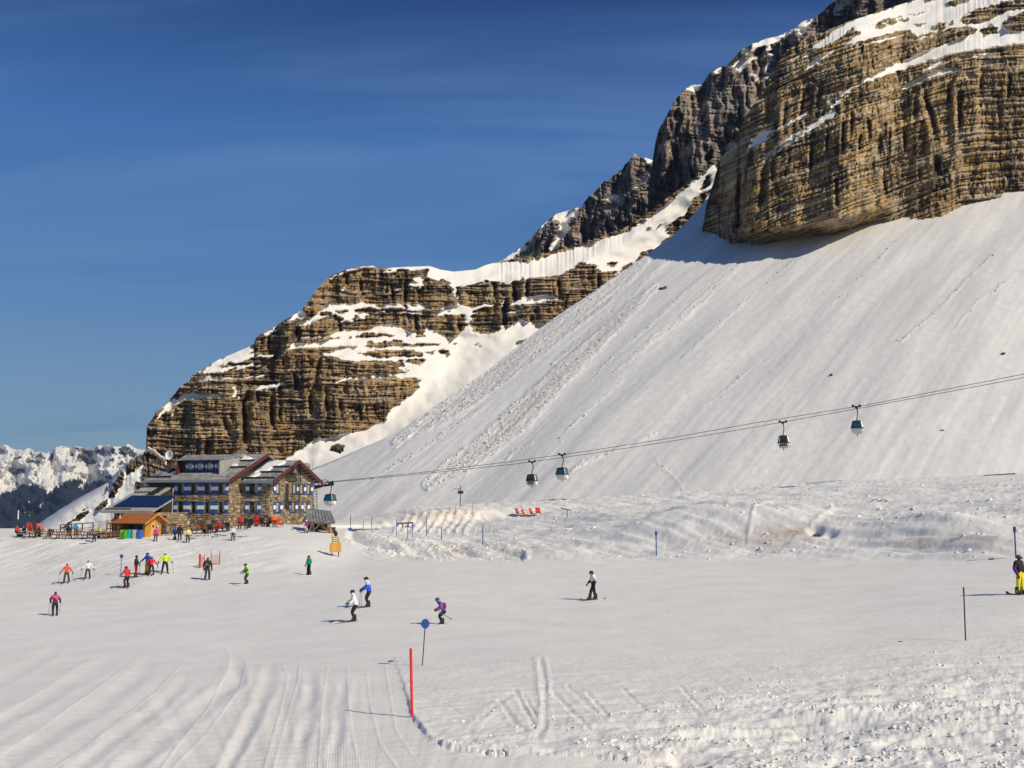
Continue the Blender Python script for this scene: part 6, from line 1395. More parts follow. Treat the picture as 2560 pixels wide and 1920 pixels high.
# wooden barrier, blue snow gun base, thin net line on the bank
b0, b1 = gpos(993, 1322), gpos(1032, 1318); o = empty('log_barrier', b0, 0, 'low dark log barrier on posts among the blue poles', 'barrier'); d_ = b1 - b0
q = MB(); q.tube([(0, 0, 0.55), tuple(d_ + Vector((0, 0, 0.6)))], 0.12, 6); q.build('log', [M_DKWOOD], o)
for f in (0, 0.35, 0.7, 1): c = d_ * f; q = MB(); q.box(c.x - 0.09, c.x + 0.09, c.y - 0.09, c.y + 0.09, c.z - 0.3, c.z + 0.6); q.build('post', [M_DKWOOD], o)
p = gpos(876, 1326); o = empty('snow_gun', p, 0.3, 'blue snow gun base with long dark hose on the bank', 'snow gun')
q = MB(); q.tube([(0, 0, -0.2), (0, 0, 2.2)], 0.05, 6); q.build('lance', [M_NAVY], o); q = MB(); q.loft([[(r * math.cos(t * math.pi / 5), r * math.sin(t * math.pi / 5), z) for t in range(10)] for r, z in ((0.3, -0.1), (0.34, 0.25), (0.2, 0.5))]); q.build('base', [M_BLUE], o); q = MB(); q.tube([(0.3, 0, 0.15), (1.2, 0.1, 0.2), (2.3, 0.3, 0.15), (4.0, 0.2, 0.2)], 0.16, 6); q.build('hose', [M_DKMETAL], o)
# half buried steel frame on the white slope foot
p = gpos(2200, 1254); o = empty('steel_frame', p, 0.15, 'dark half buried steel frame with two hoops on the snow', 'steel frame'); o.scale = (0.7, 0.7, 0.5)
q = MB(); q.tube([(-2.0, 0, 0.05), (2.6, 0.4, 0.25)], 0.07, 6); q.build('beam', [M_DKMETAL], o); q = MB(); q.tube([(-1.6, 0.3, 0.02), (1.6, -0.2, 0.03)], 0.06, 6); q.build('beam', [M_DKMETAL], o)
for x_ in (-0.7, 0.55): q = MB(); q.tube([(x_ + 0.62 * math.cos(t * math.pi / 8), 0.05, 0.55 * math.sin(t * math.pi / 8)) for t in range(9)], 0.08, 6); q.build('hoop', [M_DKMETAL], o)
# long dark strip on the snow at the right, built as a thin slab
p = gpos(2500, 1188); q = MB(); q.hexa([(-2.6, -0.3, -0.08), (2.4, -0.2, 0.16), (2.4, 0.2, 0.16), (-2.6, 0.2, -0.08), (-2.6, -0.25, 0.05), (2.4, -0.15, 0.36), (2.4, 0.15, 0.36), (-2.6, 0.15, 0.05)]); tag(q.build('dark_strip', [M_DKWOOD], None, p), 'long dark strip on the snow at the far right', 'plank')

# --- boulders
def boulder(px, py, w, h, label, Y=None, seed=0, sharp=0.35):
    p = at(px, py, Y)
    b = bmesh.new(); bmesh.ops.create_icosphere(b, subdivisions=3, radius=1.0)
    for v_ in b.verts:
        c = v_.co.normalized(); n_ = float(fbm(np.array([c.x * 1.6 + seed * 5]), np.array([c.y * 1.6 + c.z * 2.1]), 4, seed)[0])
        v_.co = Vector((c.x * w / 2, c.y * w / 2, c.z * h / 2)) * (1 + 2 * sharp * n_)
    me = bpy.data.meshes.new('boulder'); b.to_mesh(me); b.free(); me.materials.append(M_BOULD)
    return tag(link('boulder', me, None, p), label, 'boulder')
def YS(px, py): return float(slope_Y(px, py))
for px, py, w, h, lab, off in ((1659, 723, 22, 13, 'dark boulder beside the top of the brown avalanche track', 0), (1480, 858, 5, 4, 'small dark stone inside the brown avalanche track', 0), (2355, 1078, 12, 8, 'pale snow covered boulder low on the white slope', 0), (2508, 884, 10, 6, 'small dark stone high on the right of the slope', 0), (2078, 937, 9, 5, 'dark stone on the slope above the highest cabin', 0)):
    Y_ = YS(px, py); boulder(px, py, w * Y_ / F, h * Y_ / F, lab, Y_ - 0.3, int(px) % 17)
bo = boulder(845, 1121, 32 * 455 / F, 22 * 455 / F, 'large dark boulder on the snow apron right of the refuge', 446, 3)
for px, py, w, h, lab in ((2040, 1345, 20, 16, 'broken rock face showing in the middle snow bank'), (2062, 1352, 12, 12, 'dark rock right of the broken rock face in the bank'), (2090, 1330, 22, 5, 'flat dark rock slab above the broken rock face'), (2480, 1398, 14, 5, 'small flat dark stone at the piste edge near the right'), (960, 1296, 6, 6, 'small dark stone on the left part of the far bank'), (978, 1653, 14, 4, 'flat dark stone at the top corner of the groomed strip'), (2252, 1604, 12, 2.5, 'flat dark stone left of the dark grey pole')):
    p = gpos(px, py); boulder(px, py, w * p.y / F, h * p.y / F, lab, p.y - 0.05, int(px) % 13)

# ------------------------------------------------------------------ gondola lift
CAB = empty('gondola_cabin')
def ring(hw, hd, z, rr=0.3):
    pts = []
    for cx, cy, a in ((1, 1, 0), (-1, 1, 90), (-1, -1, 180), (1, -1, 270)):
        for k in range(4):
            t = math.radians(a + k * 30); r = rr * min(hw, hd)
            pts.append((cx * (hw - r) + r * math.cos(t), cy * (hd - r) + r * math.sin(t), z))
    return pts
GPAN = paint('cabin_grey_panel', (0.50, 0.50, 0.50), 0.4); GBLUE = plain('cabin_blue_glass', (0.006, 0.06, 0.11), 0.12, 0.2, 1.5, 0.0, 0.6)
def cab_part(name, fn, mats, parent=CAB, smooth=False):
    q = MB(); fn(q); return q.build(name, mats, parent, smooth=smooth)
# cabin hangs below its grip: grip at z = 0
Zr = -2.15
cab_part('hull', lambda q: q.loft([ring(0.45, 0.55, Zr - 2.05), ring(0.72, 0.85, Zr - 1.80), ring(0.90, 1.00, Zr - 1.2)]), [GPAN], smooth=False)
cab_part('belt', lambda q: q.loft([ring(0.93, 1.03, Zr - 1.22), ring(0.95, 1.05, Zr - 1.15), ring(0.93, 1.03, Zr - 1.08)]), [M_DKMETAL])
for nm, cx, cy in (('window', 0, -1), ('window', 0, 1), ('window', 1, 0), ('window', -1, 0)):
    def wn_(q, cx=cx, cy=cy):
        if cy: q.hexa([(-0.62, cy * 0.97 - 0.02, Zr - 1.08), (0.62, cy * 0.97 - 0.02, Zr - 1.08), (0.62, cy * 0.97 + 0.02, Zr - 1.08), (-0.62, cy * 0.97 + 0.02, Zr - 1.08), (-0.48, cy * 0.80 - 0.02, Zr - 0.22), (0.48, cy * 0.80 - 0.02, Zr - 0.22), (0.48, cy * 0.80 + 0.02, Zr - 0.22), (-0.48, cy * 0.80 + 0.02, Zr - 0.22)])
        else: q.hexa([(cx * 0.88 - 0.02, -0.72, Zr - 1.08), (cx * 0.88 + 0.02, -0.72, Zr - 1.08), (cx * 0.88 + 0.02, 0.72, Zr - 1.08), (cx * 0.88 - 0.02, 0.72, Zr - 1.08), (cx * 0.68 - 0.02, -0.58, Zr - 0.22), (cx * 0.68 + 0.02, -0.58, Zr - 0.22), (cx * 0.68 + 0.02, 0.58, Zr - 0.22), (cx * 0.68 - 0.02, 0.58, Zr - 0.22)])
    cab_part(nm, wn_, [GBLUE])
for sx in (-1, 1):
    for sy in (-1, 1):
        cab_part('corner_pillar', lambda q: q.tube([(sx * 0.80, sy * 0.90, Zr - 1.1), (sx * 0.60, sy * 0.72, Zr - 0.15)], 0.10, 6), [M_STEEL if sx * sy < 0 else M_DKMETAL])
cab_part('roof', lambda q: q.loft([ring(0.70, 0.83, Zr - 0.24), ring(0.64, 0.76, Zr - 0.08), ring(0.35, 0.45, Zr + 0.02)]), [M_DKMETAL])
cab_part('interior_bench', lambda q: (q.box(-0.55, 0.55, -0.75, -0.4, Zr - 1.3, Zr - 1.0), q.box(-0.55, 0.55, 0.4, 0.75, Zr - 1.3, Zr - 1.0)), [M_DKMETAL])
cab_part('sunlit_end_patch', lambda q: q.loft([[(0.84 + d, 0.62 * math.cos(t * math.pi / 6), Zr - 1.55 + 0.36 * math.sin(t * math.pi / 6)) for t in range(12)] for d in (-0.2, 0.06, 0.075)]), [M_WHITE])  # white disc: sunlight on this end of the grey hull, put into the colour
cab_part('buffer', lambda q: q.tube([(0, 0, Zr - 2.35), (0, 0, Zr - 2.0)], 0.07, 6), [M_DKMETAL])
cab_part('hanger', lambda q: q.tube([(0, 0, Zr + 0.0), (0.0, 0, Zr + 0.35), (0.12, 0.22, Zr + 0.8), (0.14, 0.22, Zr + 1.4), (0.03, 0.1, -0.15), (0, 0, 0)], 0.085, 6), [M_DKMETAL])
grip = cab_part('grip', lambda q: (q.box(-0.62, 0.62, -0.10, 0.10, -0.12, 0.08), q.box(-0.2, 0.2, -0.2, 0.2, -0.28, -0.1)), [M_DKMETAL])
for x_ in (-0.5, 0.5): cab_part('wheel', lambda q: q.loft([[(x_ + 0.19 * math.cos(t * math.pi / 6), y_, 0.12 + 0.19 * math.sin(t * math.pi / 6)) for t in range(12)] for y_ in (-0.14, -0.04)]), [M_DKMETAL], grip)
cable_lo = [(792, 1208.5), (880, 1201), (1080, 1182), (1280, 1161), (1460, 1136.5), (1660, 1106), (1880, 1069), (2180, 1015), (2560, 944), (2760, 903), (3000, 852)]
cable_hi = [(792, 1207.5), (880, 1199), (1080, 1178), (1280, 1153.5), (1460, 1129), (1660, 1098), (1880, 1058.5), (2180, 1010), (2560, 935), (2760, 893), (3000, 840)]
def cY(px, hi): return float(np.interp(px, [792, 2560, 3000], [192, 152, 143])) - (4.0 if hi else 0) * min(1, (px - 700) / 200)
M_CABLE = paint('steel_cable', (0.035, 0.037, 0.04), 0.5)
for hi, pts, lab in ((0, cable_lo, 'lower of the two haul cables of the gondola lift'), (1, cable_hi, 'upper of the two haul cables of the gondola lift')):
    xs = np.linspace(792, 3000, 60); q = MB()
    q.tube([tuple(at(x_, float(np.interp(x_, [p[0] for p in pts], [p[1] for p in pts])), cY(x_, hi))) for x_ in xs], 0.045, 5)
    tag(q.build('haul_cable', [M_CABLE]), lab, 'cable', 'gondola haul cables')
first = True
for px, hi, lab in ((826, 0, 'gondola cabin just leaving the station beside the refuge'), (1330, 0, 'darker gondola cabin on the lower cable above the debris track, with ski racks'), (1405, 1, 'blue gondola cabin on the upper cable right behind the darker one'), (1957, 0, 'gondola cabin with ski racks on the lower cable at the right'), (2141, 1, 'blue gondola cabin farthest right on the upper cable')):
    o = CAB if first else copy_tree(CAB); first = False
    pts = cable_hi if hi else cable_lo
    o.location = at(px, float(np.interp(px, [p[0] for p in pts], [p[1] for p in pts])), cY(px, hi))
    o.rotation_euler = (0, 0, math.radians(-20 if hi else -14)); o['label'] = lab; o['category'] = 'gondola cabin'; o['group'] = 'gondola cabins on the lift'
    if 'rack' in lab:
        for k in range(4): q = MB(); q.tube([(-0.45 + k * 0.3, -1.06, Zr - 1.75), (-0.40 + k * 0.27, -1.0, Zr - 0.35)], 0.06, 5); q.build('ski_rack', [paint('rack_brown', (0.06, 0.045, 0.03)) if k % 2 else M_DKMETAL], o)
        q = MB(); q.box(-0.6, 0.6, -1.12, -1.02, Zr - 1.7, Zr - 1.58); q.box(-0.6, 0.6, -1.10, -1.02, Zr - 0.9, Zr - 0.8); q.build('rack_bar', [M_DKMETAL], o)
# lift pylon behind the gable with sheave train and ladder
PB = at(764, 1325, 158)
PY_ = empty('lift_pylon', PB, math.radians(-14), 'dark green lift pylon with sheave train and ladder beside the gable', 'lift pylon')
def zpx(py): return (float(ray(764, py)[1]) - float(ray(764, 1325)[1])) * 158
q = MB(); q.tube([(0.35, 0, -1.0), (-0.05, 0, zpx(1212))], 0.75, 10, 0, 0.42); q.build('column', [M_GREEN], PY_)
sh_ = MB(); sh_.tube([(-0.6, 0, zpx(1220)), (4.6, -0.6, zpx(1212))], 0.16, 6); sh_.tube([(0, 0, zpx(1228)), (3.0, -0.4, zpx(1215))], 0.12, 6); sh_ = sh_.build('sheave_beam', [M_GREEN], PY_)
for k in range(9):
    x_ = -0.2 + k * 0.6; z_ = zpx(1219) + (zpx(1211) - zpx(1219)) * k / 8; y_ = -0.6 * x_ / 4.6
    q = MB(); q.loft([[(x_ + 0.24 * math.cos(t * math.pi / 5), y_ + dy, z_ + 0.24 * math.sin(t * math.pi / 5)) for t in range(10)] for dy in (-0.3, -0.17)]); q.build('sheave', [M_DKMETAL], sh_)
q = MB(); q.tube([(0.3, 0, zpx(1216)), (0.3, 0, zpx(1192))], 0.05, 5); q.tube([(-0.3, 0, zpx(1204)), (3.4, -0.4, zpx(1200))], 0.05, 5); q.build('service_rail', [M_DKMETAL], PY_)
lad = MB(); 
for x_ in (1.25, 1.8): lad.tube([(x_ + 0.35, -0.3, -0.8), (x_, -0.3, zpx(1226))], 0.045, 5)
for k in range(16): z_ = -0.5 + k * 0.42; lad.tube([(1.58 - 0.022 * k, -0.3, z_), (2.13 - 0.022 * k, -0.3, z_)], 0.03, 4)
lad.build('ladder', [M_DKMETAL], PY_)
# mast with lamp at the far left of the terrace
p = gpos(41, 1334); o = empty('flag_mast', p, 0, 'thin dark mast rising behind the far left of the terrace', 'mast'); q = MB(); q.tube([(0, 0, -0.3), (0, 0, 3.2)], 0.05, 6); q.build('pole', [M_DKMETAL], o); q = MB(); q.tube([(0.12, 0, 1.9), (0.12, 0, 3.1)], 0.07, 5); q.build('furled_flag', [M_WHITE], o)
# ------------------------------------------------------------------ people: one skinned body each, clothes and kit as children
def bone_pose(kind):
    """joint positions for a 1.75 m figure facing -y (toward the viewer); x to its left"""
    J = {}
    if kind == 'ski':
        J = dict(pel=(0, .06, .86), spine=(0, .02, 1.10), chest=(0, -.05, 1.30), neck=(0, -.10, 1.46), head=(0, -.13, 1.57), top=(0, -.13, 1.68),
                 hipL=(.11, .06, .84), kneL=(.14, -.14, .47), ankL=(.14, .02, .10), toeL=(.14, -.16, .05), hipR=(-.11, .06, .84), kneR=(-.14, -.12, .47), ankR=(-.14, .04, .10), toeR=(-.14, -.14, .05),
                 shL=(.20, -.05, 1.39), elL=(.34, -.10, 1.13), wrL=(.34, -.33, 1.00), shR=(-.20, -.05, 1.39), elR=(-.34, -.10, 1.13), wrR=(-.34, -.33, 1.00))
    elif kind == 'crouch':
        J = dict(pel=(0, .14, .74), spine=(0, .06, .95), chest=(0, -.10, 1.12), neck=(0, -.22, 1.26), head=(0, -.28, 1.37), top=(0, -.28, 1.49),
                 hipL=(.11, .14, .72), kneL=(.13, -.18, .46), ankL=(.13, .02, .10), toeL=(.13, -.16, .05), hipR=(-.11, .14, .72), kneR=(-.13, -.16, .46), ankR=(-.13, .04, .10), toeR=(-.13, -.14, .05),
                 shL=(.20, -.12, 1.20), elL=(.30, -.06, .94), wrL=(.26, -.28, .86), shR=(-.20, -.12, 1.20), elR=(-.30, -.06, .94), wrR=(-.26, -.28, .86))
    elif kind == 'stand':
        J = dict(pel=(0, 0, .93), spine=(0, 0, 1.14), chest=(0, -.01, 1.33), neck=(0, -.02, 1.50), head=(0, -.03, 1.60), top=(0, -.03, 1.70),
                 hipL=(.10, 0, .91), kneL=(.13, -.03, .50), ankL=(.15, .02, .09), toeL=(.16, -.15, .05), hipR=(-.10, 0, .91), kneR=(-.13, -.03, .50), ankR=(-.15, .02, .09), toeR=(-.16, -.15, .05),
                 shL=(.20, 0, 1.43), elL=(.30, .02, 1.15), wrL=(.31, -.12, .92), shR=(-.20, 0, 1.43), elR=(-.30, .02, 1.15), wrR=(-.31, -.12, .92))
    elif kind == 'walk':
        J = dict(pel=(0, 0, .91), spine=(0, -.01, 1.12), chest=(0, -.04, 1.31), neck=(0, -.08, 1.47), head=(0, -.14, 1.56), top=(0, -.16, 1.67),
                 hipL=(.10, 0, .89), kneL=(.12, -.20, .50), ankL=(.12, -.26, .09), toeL=(.12, -.43, .05), hipR=(-.10, 0, .89), kneR=(-.12, .06, .48), ankR=(-.12, .16, .09), toeR=(-.12, -.01, .05),
                 shL=(.20, -.03, 1.40), elL=(.27, .04, 1.13), wrL=(.26, -.02, .89), shR=(-.20, -.03, 1.40), elR=(-.27, -.10, 1.13), wrR=(-.26, -.27, .95))
    elif kind == 'sit':
        J = dict(pel=(0, .05, .50), spine=(0, .03, .72), chest=(0, -.02, .92), neck=(0, -.05, 1.09), head=(0, -.08, 1.19), top=(0, -.08, 1.30),
                 hipL=(.11, .03, .50), kneL=(.14, -.40, .50), ankL=(.14, -.42, .09), toeL=(.14, -.58, .05), hipR=(-.11, .03, .50), kneR=(-.14, -.40, .50), ankR=(-.14, -.42, .09), toeR=(-.14, -.58, .05),
                 shL=(.20, -.02, 1.02), elL=(.28, -.10, .78), wrL=(.20, -.34, .76), shR=(-.20, -.02, 1.02), elR=(-.28, -.10, .78), wrR=(-.20, -.34, .76))
    elif kind == 'reach':
        J = bone_pose('stand'); J.update(elR=(-.36, -.08, 1.22), wrR=(-.58, -.14, 1.06))
    elif kind == 'wide':
        J = bone_pose('stand'); J.update(elL=(.38, -.02, 1.18), wrL=(.52, -.12, .98), elR=(-.38, -.02, 1.18), wrR=(-.52, -.12, .98), kneL=(.17, -.05, .50), ankL=(.22, .02, .09), toeL=(.24, -.14, .05), kneR=(-.17, -.05, .50), ankR=(-.22, .02, .09), toeR=(-.24, -.14, .05))
    elif kind == 'hips':
        J = bone_pose('stand'); J.update(elL=(.40, .08, 1.18), wrL=(.22, -.10, 1.02), elR=(-.40, .08, 1.18), wrR=(-.22, -.10, 1.02))
    return J
RADII = dict(pel=.150, spine=.145, chest=.165, neck=.065, head=.095, top=.070, hipL=.105, kneL=.078, ankL=.062, toeL=.045, shL=.085, elL=.062, wrL=.045)
EDGES = [('pel', 'spine'), ('spine', 'chest'), ('chest', 'neck'), ('neck', 'head'), ('head', 'top')] + [(a + s_, b_ + s_) for s_ in 'LR' for a, b_ in (('hip', 'kne'), ('kne', 'ank'), ('ank', 'toe'), ('sh', 'el'), ('el', 'wr'))]
JOIN = [('pel', 'hipL'), ('pel', 'hipR'), ('chest', 'shL'), ('chest', 'shR')]
REGION = {}
for a, b_ in EDGES: REGION[(a, b_)] = 'legs' if a[:3] in ('hip', 'kne') else ('feet' if a[:3] == 'ank' else ('arms' if a[:2] in ('sh', 'el') else ('head' if a in ('neck', 'head') else 'torso')))
SKINP = plain('skin', (0.46, 0.26, 0.17), 0.6, 0.06, 9)
HAIRC = plain('dark_hair', (0.03, 0.02, 0.014), 0.8, 0.1, 20)
GLOVE = plain('black_glove', (0.015, 0.015, 0.016), 0.7, 0.1, 9)
BOOT = plain('ski_boot_shell', (0.03, 0.03, 0.032), 0.35, 0.1, 9)
LENS = plain('goggle_lens', (0.02, 0.022, 0.03), 0.1, 0.05, 9)
def seg_dist(p, a, b):
    ab = b - a; t = max(0, min(1, (p - a).dot(ab) / max(ab.length_squared, 1e-9)))
    return (p - a - ab * t).length
def body_mesh(J, fat=1.0):
    names = list(J); idx = {k: i for i, k in enumerate(names)}
    me = bpy.data.meshes.new('tmp'); me.from_pydata([J[k] for k in names], [(idx[a], idx[b_]) for a, b_ in EDGES + JOIN], [])
    ob = bpy.data.objects.new('tmp', me); COL.objects.link(ob)
    sk = ob.modifiers.new('skin', 'SKIN'); sk.use_smooth_shade = True
    for k, i in idx.items():
        r = RADII.get(k, RADII.get(k[:-1] + 'L', .07)) * (fat if k not in ('head', 'top', 'neck') else 1)
        v_ = me.skin_vertices[0].data[i]; v_.radius = (r, r * (0.78 if k in ('chest', 'spine') else 0.95)); v_.use_root = (k == 'pel')
    sb = ob.modifiers.new('sub', 'SUBSURF'); sb.levels = 1; sb.render_levels = 1
    dg = bpy.context.evaluated_depsgraph_get()
    em = bpy.data.meshes.new_from_object(ob.evaluated_get(dg))
    bpy.data.objects.remove(ob); bpy.data.meshes.remove(me)
    return em
GLV = MB()          # a gripping glove: palm, four curled fingers of different lengths, a thumb
GLV.loft([[(0.042 * math.cos(t * math.pi / 4), 0.026 * math.sin(t * math.pi / 4), z) for t in range(8)] for z in (0.02, -0.03, -0.085)])
for i_, L_ in enumerate((0.055, 0.064, 0.060, 0.046)):
    x_ = -0.032 + 0.021 * i_; GLV.tube([(x_, 0.0, -0.075), (x_, -0.012, -0.095 - L_ * 0.35), (x_, -0.05, -0.10 - L_ * 0.5), (x_, -0.068, -0.085)], 0.012, 5)
GLV.tube([(-0.035, -0.005, -0.03), (-0.055, -0.035, -0.055), (-0.035, -0.062, -0.075)], 0.013, 5)
GLV_ME = GLV.mesh('glove', [GLOVE], True)
BT = MB(); BT.loft([[(0.055, 0.09, -0.09), (0.055, -0.20, -0.09), (-0.055, -0.20, -0.09), (-0.055, 0.09, -0.09)], [(0.06, 0.10, -0.01), (0.055, -0.18, -0.02), (-0.055, -0.18, -0.02), (-0.06, 0.10, -0.01)], [(0.072, 0.09, 0.10), (0.07, -0.075, 0.10), (-0.07, -0.075, 0.10), (-0.072, 0.09, 0.10)], [(0.078, 0.08, 0.24), (0.075, -0.095, 0.24), (-0.075, -0.095, 0.24), (-0.078, 0.08, 0.24)]])
BT_ME = BT.mesh('boot', [BOOT])
def ski_mesh(name, L_, w_, mats):
    q = MB(); pts = [(-.40, 0.0), (-.1, .006), (.25, 0.0), (.42, .01), (.48, .05), (.5, .10)]
    rings = [[(-w_ * k / 2, -f * L_, z), (w_ * k / 2, -f * L_, z), (w_ * k / 2, -f * L_, z + .03), (-w_ * k / 2, -f * L_, z + .03)] for (f, z), k in zip(pts, (1, .8, .9, 1.05, .8, .25))]
    q.loft(rings, 0); q.box(-w_ * .32, w_ * .32, -.16, .14, .03, .07, 1)
    return q.mesh(name, mats)
def person(px, py, hpx, face, pose, jacket, trousers, head, label, jlab=None, skis=None, poles=None, pack=None, group=None, fat=1.08, lean=0.0, seatz=None, H=None, glove=None, Y=None, board=None):
    """face: heading in degrees, 0 = toward the viewer, 90 = to the viewer's right; hpx: standing height in photo pixels"""
    p = gpos(px, py) if Y is None else at(px, py, Y)
    sc = (hpx * p.y / F) / (1.78 if pose not in ('crouch', 'sit') else (1.58 if pose == 'crouch' else 1.38))
    if H: sc = H / 1.78
    J = {k: Vector(v_) * 1.0 for k, v_ in bone_pose(pose).items()}
    for k in J:
        J[k] = J[k] + Vector((RS.uniform(-.012, .012), RS.uniform(-.012, .012), RS.uniform(-.006, .006))) * (0 if k[:3] in ('ank', 'toe') else 1)
        J[k].x += lean * J[k].z
    o = empty('person', p + Vector((0, 0, 0.03)), math.radians(face), label, 'person', group); o.scale = (sc, sc, sc)
    me = body_mesh(J, fat); me.name = 'body'; me.materials.clear(); me.materials.append(SKINP)
    b = link('body', me, o)
    # clothes: shells grown from the body's own skin, cut at neck, waist and cuffs
    bm = bmesh.new(); bm.from_mesh(me); bm.faces.ensure_lookup_table()
    reg = []
    for f in bm.faces:
        c = f.calc_center_median(); best = min(EDGES, key=lambda e: seg_dist(c, J[e[0]], J[e[1]]) / (RADII.get(e[0], RADII.get(e[0][:-1] + 'L', .08))))
        r = REGION[best]
        if r == 'torso' and c.z < J['pel'].z + 0.05: r = 'legs'
        if r == 'legs' and c.z > J['pel'].z + 0.09 and pose != 'sit': r = 'torso'
        if r == 'head' and c.z < J['neck'].z + 0.015: r = 'torso'
        reg.append(r)
    def shell(nm, regs, off, mat):
        d = bm.copy(); d.faces.ensure_lookup_table()
        bmesh.ops.delete(d, geom=[f for f, r in zip(d.faces, reg) if r not in regs], context='FACES')
        seen_ = set(); comps = []
        for f0 in d.faces:                      # drop stray islands
            if f0 in seen_: continue
            st_ = [f0]; cp2 = []
            seen_.add(f0)
            while st_:
                q_ = st_.pop(); cp2.append(q_)
                for e_ in q_.edges:
                    for f2 in e_.link_faces:
                        if f2 not in seen_: seen_.add(f2); st_.append(f2)
            comps.append(cp2)
        mx_ = max((len(c_) for c_ in comps), default=0)
        bmesh.ops.delete(d, geom=[f_ for c_ in comps if len(c_) < 0.3 * mx_ for f_ in c_], context='FACES')
        d.normal_update()
        for v_ in d.verts: v_.co += v_.normal * off
        m2 = bpy.data.meshes.new(nm); d.to_mesh(m2); d.free(); m2.materials.append(mat)
        return link(nm, m2, o)
    jk = shell('jacket', ('torso', 'arms'), 0.022, jacket if not isinstance(jacket, tuple) else jacket[0])
    if isinstance(jacket, tuple):           # two-tone jacket: lower (or upper) half in another colour
        jm = jk.data; jm.materials.append(jacket[1]); zc = (J['spine'].z + J['chest'].z) / 2 + jacket[2]
        for f in jm.polygons:
            if (f.center.z > zc) and abs(f.center.x) < 0.32: f.material_index = 1
    if jlab: jk['label'] = jlab
    shell('trousers', ('legs',), 0.016, trousers)
    bm.free()
    # head kit
    hc_ = J['head']; kind, hm = head
    fwd = Vector((0, -1, 0))
    fc = MB(); fc.ball((hc_.x, hc_.y - 0.02, hc_.z + 0.005), (0.082, 0.10, 0.125), 10, 8, 0)
    fc.ball((hc_.x, hc_.y - 0.118, hc_.z - 0.012), (0.014, 0.02, 0.025), 6, 4, 0)
    for s_ in (-1, 1): fc.ball((hc_.x + s_ * 0.034, hc_.y - 0.102, hc_.z + 0.02), (0.013, 0.008, 0.008), 6, 4, 1); fc.ball((hc_.x + s_ * 0.083, hc_.y - 0.005, hc_.z), (0.012, 0.022, 0.032), 6, 4, 0)
    fc.ball((hc_.x, hc_.y - 0.107, hc_.z - 0.058), (0.026, 0.008, 0.007), 6, 4, 2)
    fc.build('face', [SKINP, HAIRC, paint('lips', (0.30, 0.10, 0.08))], o, smooth=True)
    if kind == 'helmet':
        q = MB(); q.ball((hc_.x, hc_.y + 0.005, hc_.z + 0.035), (0.118, 0.140, 0.130), 12, 7, 0, zmin=-0.25); hl = q.build('helmet', [hm], o, smooth=True)
        q = MB(); q.hexa([(hc_.x - 0.092, hc_.y - 0.135, hc_.z - 0.01), (hc_.x + 0.092, hc_.y - 0.135, hc_.z - 0.01), (hc_.x + 0.10, hc_.y - 0.05, hc_.z - 0.01), (hc_.x - 0.10, hc_.y - 0.05, hc_.z - 0.01), (hc_.x - 0.085, hc_.y - 0.145, hc_.z + 0.06), (hc_.x + 0.085, hc_.y - 0.145, hc_.z + 0.06), (hc_.x + 0.10, hc_.y - 0.05, hc_.z + 0.06), (hc_.x - 0.10, hc_.y - 0.05, hc_.z + 0.06)]); q.build('goggles', [LENS], hl)
    elif kind == 'hat':
        q = MB(); q.ball((hc_.x, hc_.y + 0.01, hc_.z + 0.04), (0.105, 0.125, 0.125), 10, 6, 0, zmin=-0.2); hl = q.build('hat', [hm], o, smooth=True)
        q = MB(); q.ball((hc_.x, hc_.y + 0.01, hc_.z + 0.17), 0.035, 6, 4); q.build('pompom', [hm], hl)
    else:
        q = MB(); q.ball((hc_.x, hc_.y + 0.03, hc_.z + 0.03), (0.10, 0.115, 0.125), 10, 7, 0, zmin=-0.6); q.build('hair', [hm], o, smooth=True)
    for s_ in 'LR':
        d = (J['wr' + s_] - J['el' + s_]).normalized(); gl = link('glove', GLV_ME, o, J['wr' + s_] + d * 0.03); gl.rotation_euler = d.to_track_quat('-Z', 'Y').to_euler(); gl.scale = (1.25, 1.25, 1.25)
        link('boot', BT_ME, o, J['ank' + s_])
    # collar
    q = MB(); q.loft([[(J['neck'].x + r * math.cos(t * math.pi / 5), J['neck'].y + 0.01 + r * math.sin(t * math.pi / 5), z) for t in range(10)] for r, z in ((.085, J['neck'].z - .07), (.078, J['neck'].z + .03), (.060, J['neck'].z + .03))]); q.build('collar', [jacket if not isinstance(jacket, tuple) else jacket[0]], o)
    if pack:
        c = J['chest']; q = MB(); q.loft([ring_b(c, .15, .06, -.30), ring_b(c, .17, .11, -.18), ring_b(c, .16, .11, .0), ring_b(c, .12, .06, .10)]); bk2_ = q.build('backpack', [pack], o)
        q = MB(); q.box(c.x - .08, c.x + .08, c.y + .325, c.y + .345, c.z - .16, c.z - .06); q.build('pocket', [M_STEEL if pack is not GLOVE else BOOT], bk2_)
    M_ = Matrix.Translation(o.location) @ Matrix.Rotation(math.radians(face), 4, 'Z') @ Matrix.Diagonal((sc, sc, sc, 1))
    who = label.split(',')[0]
    side = lambda lx: 'left' if lx * math.cos(math.radians(face)) < 0 else 'right'
    if skis:
        kc, Ls = skis; sm = ski_mesh('ski', Ls, 0.105, [kc, M_DKMETAL])
        for s_ in 'LR':
            f = J['ank' + s_]; w = link('ski', sm, None, M_ @ Vector((f.x, f.y - 0.05, -0.045)), (0, 0, math.radians(face) + (0.0 if pose in ('ski', 'crouch') else (0.10 if s_ == 'L' else -0.10))))
            tag(w, side(f.x) + ' ski of the ' + who, 'ski', 'skis of the ' + who)
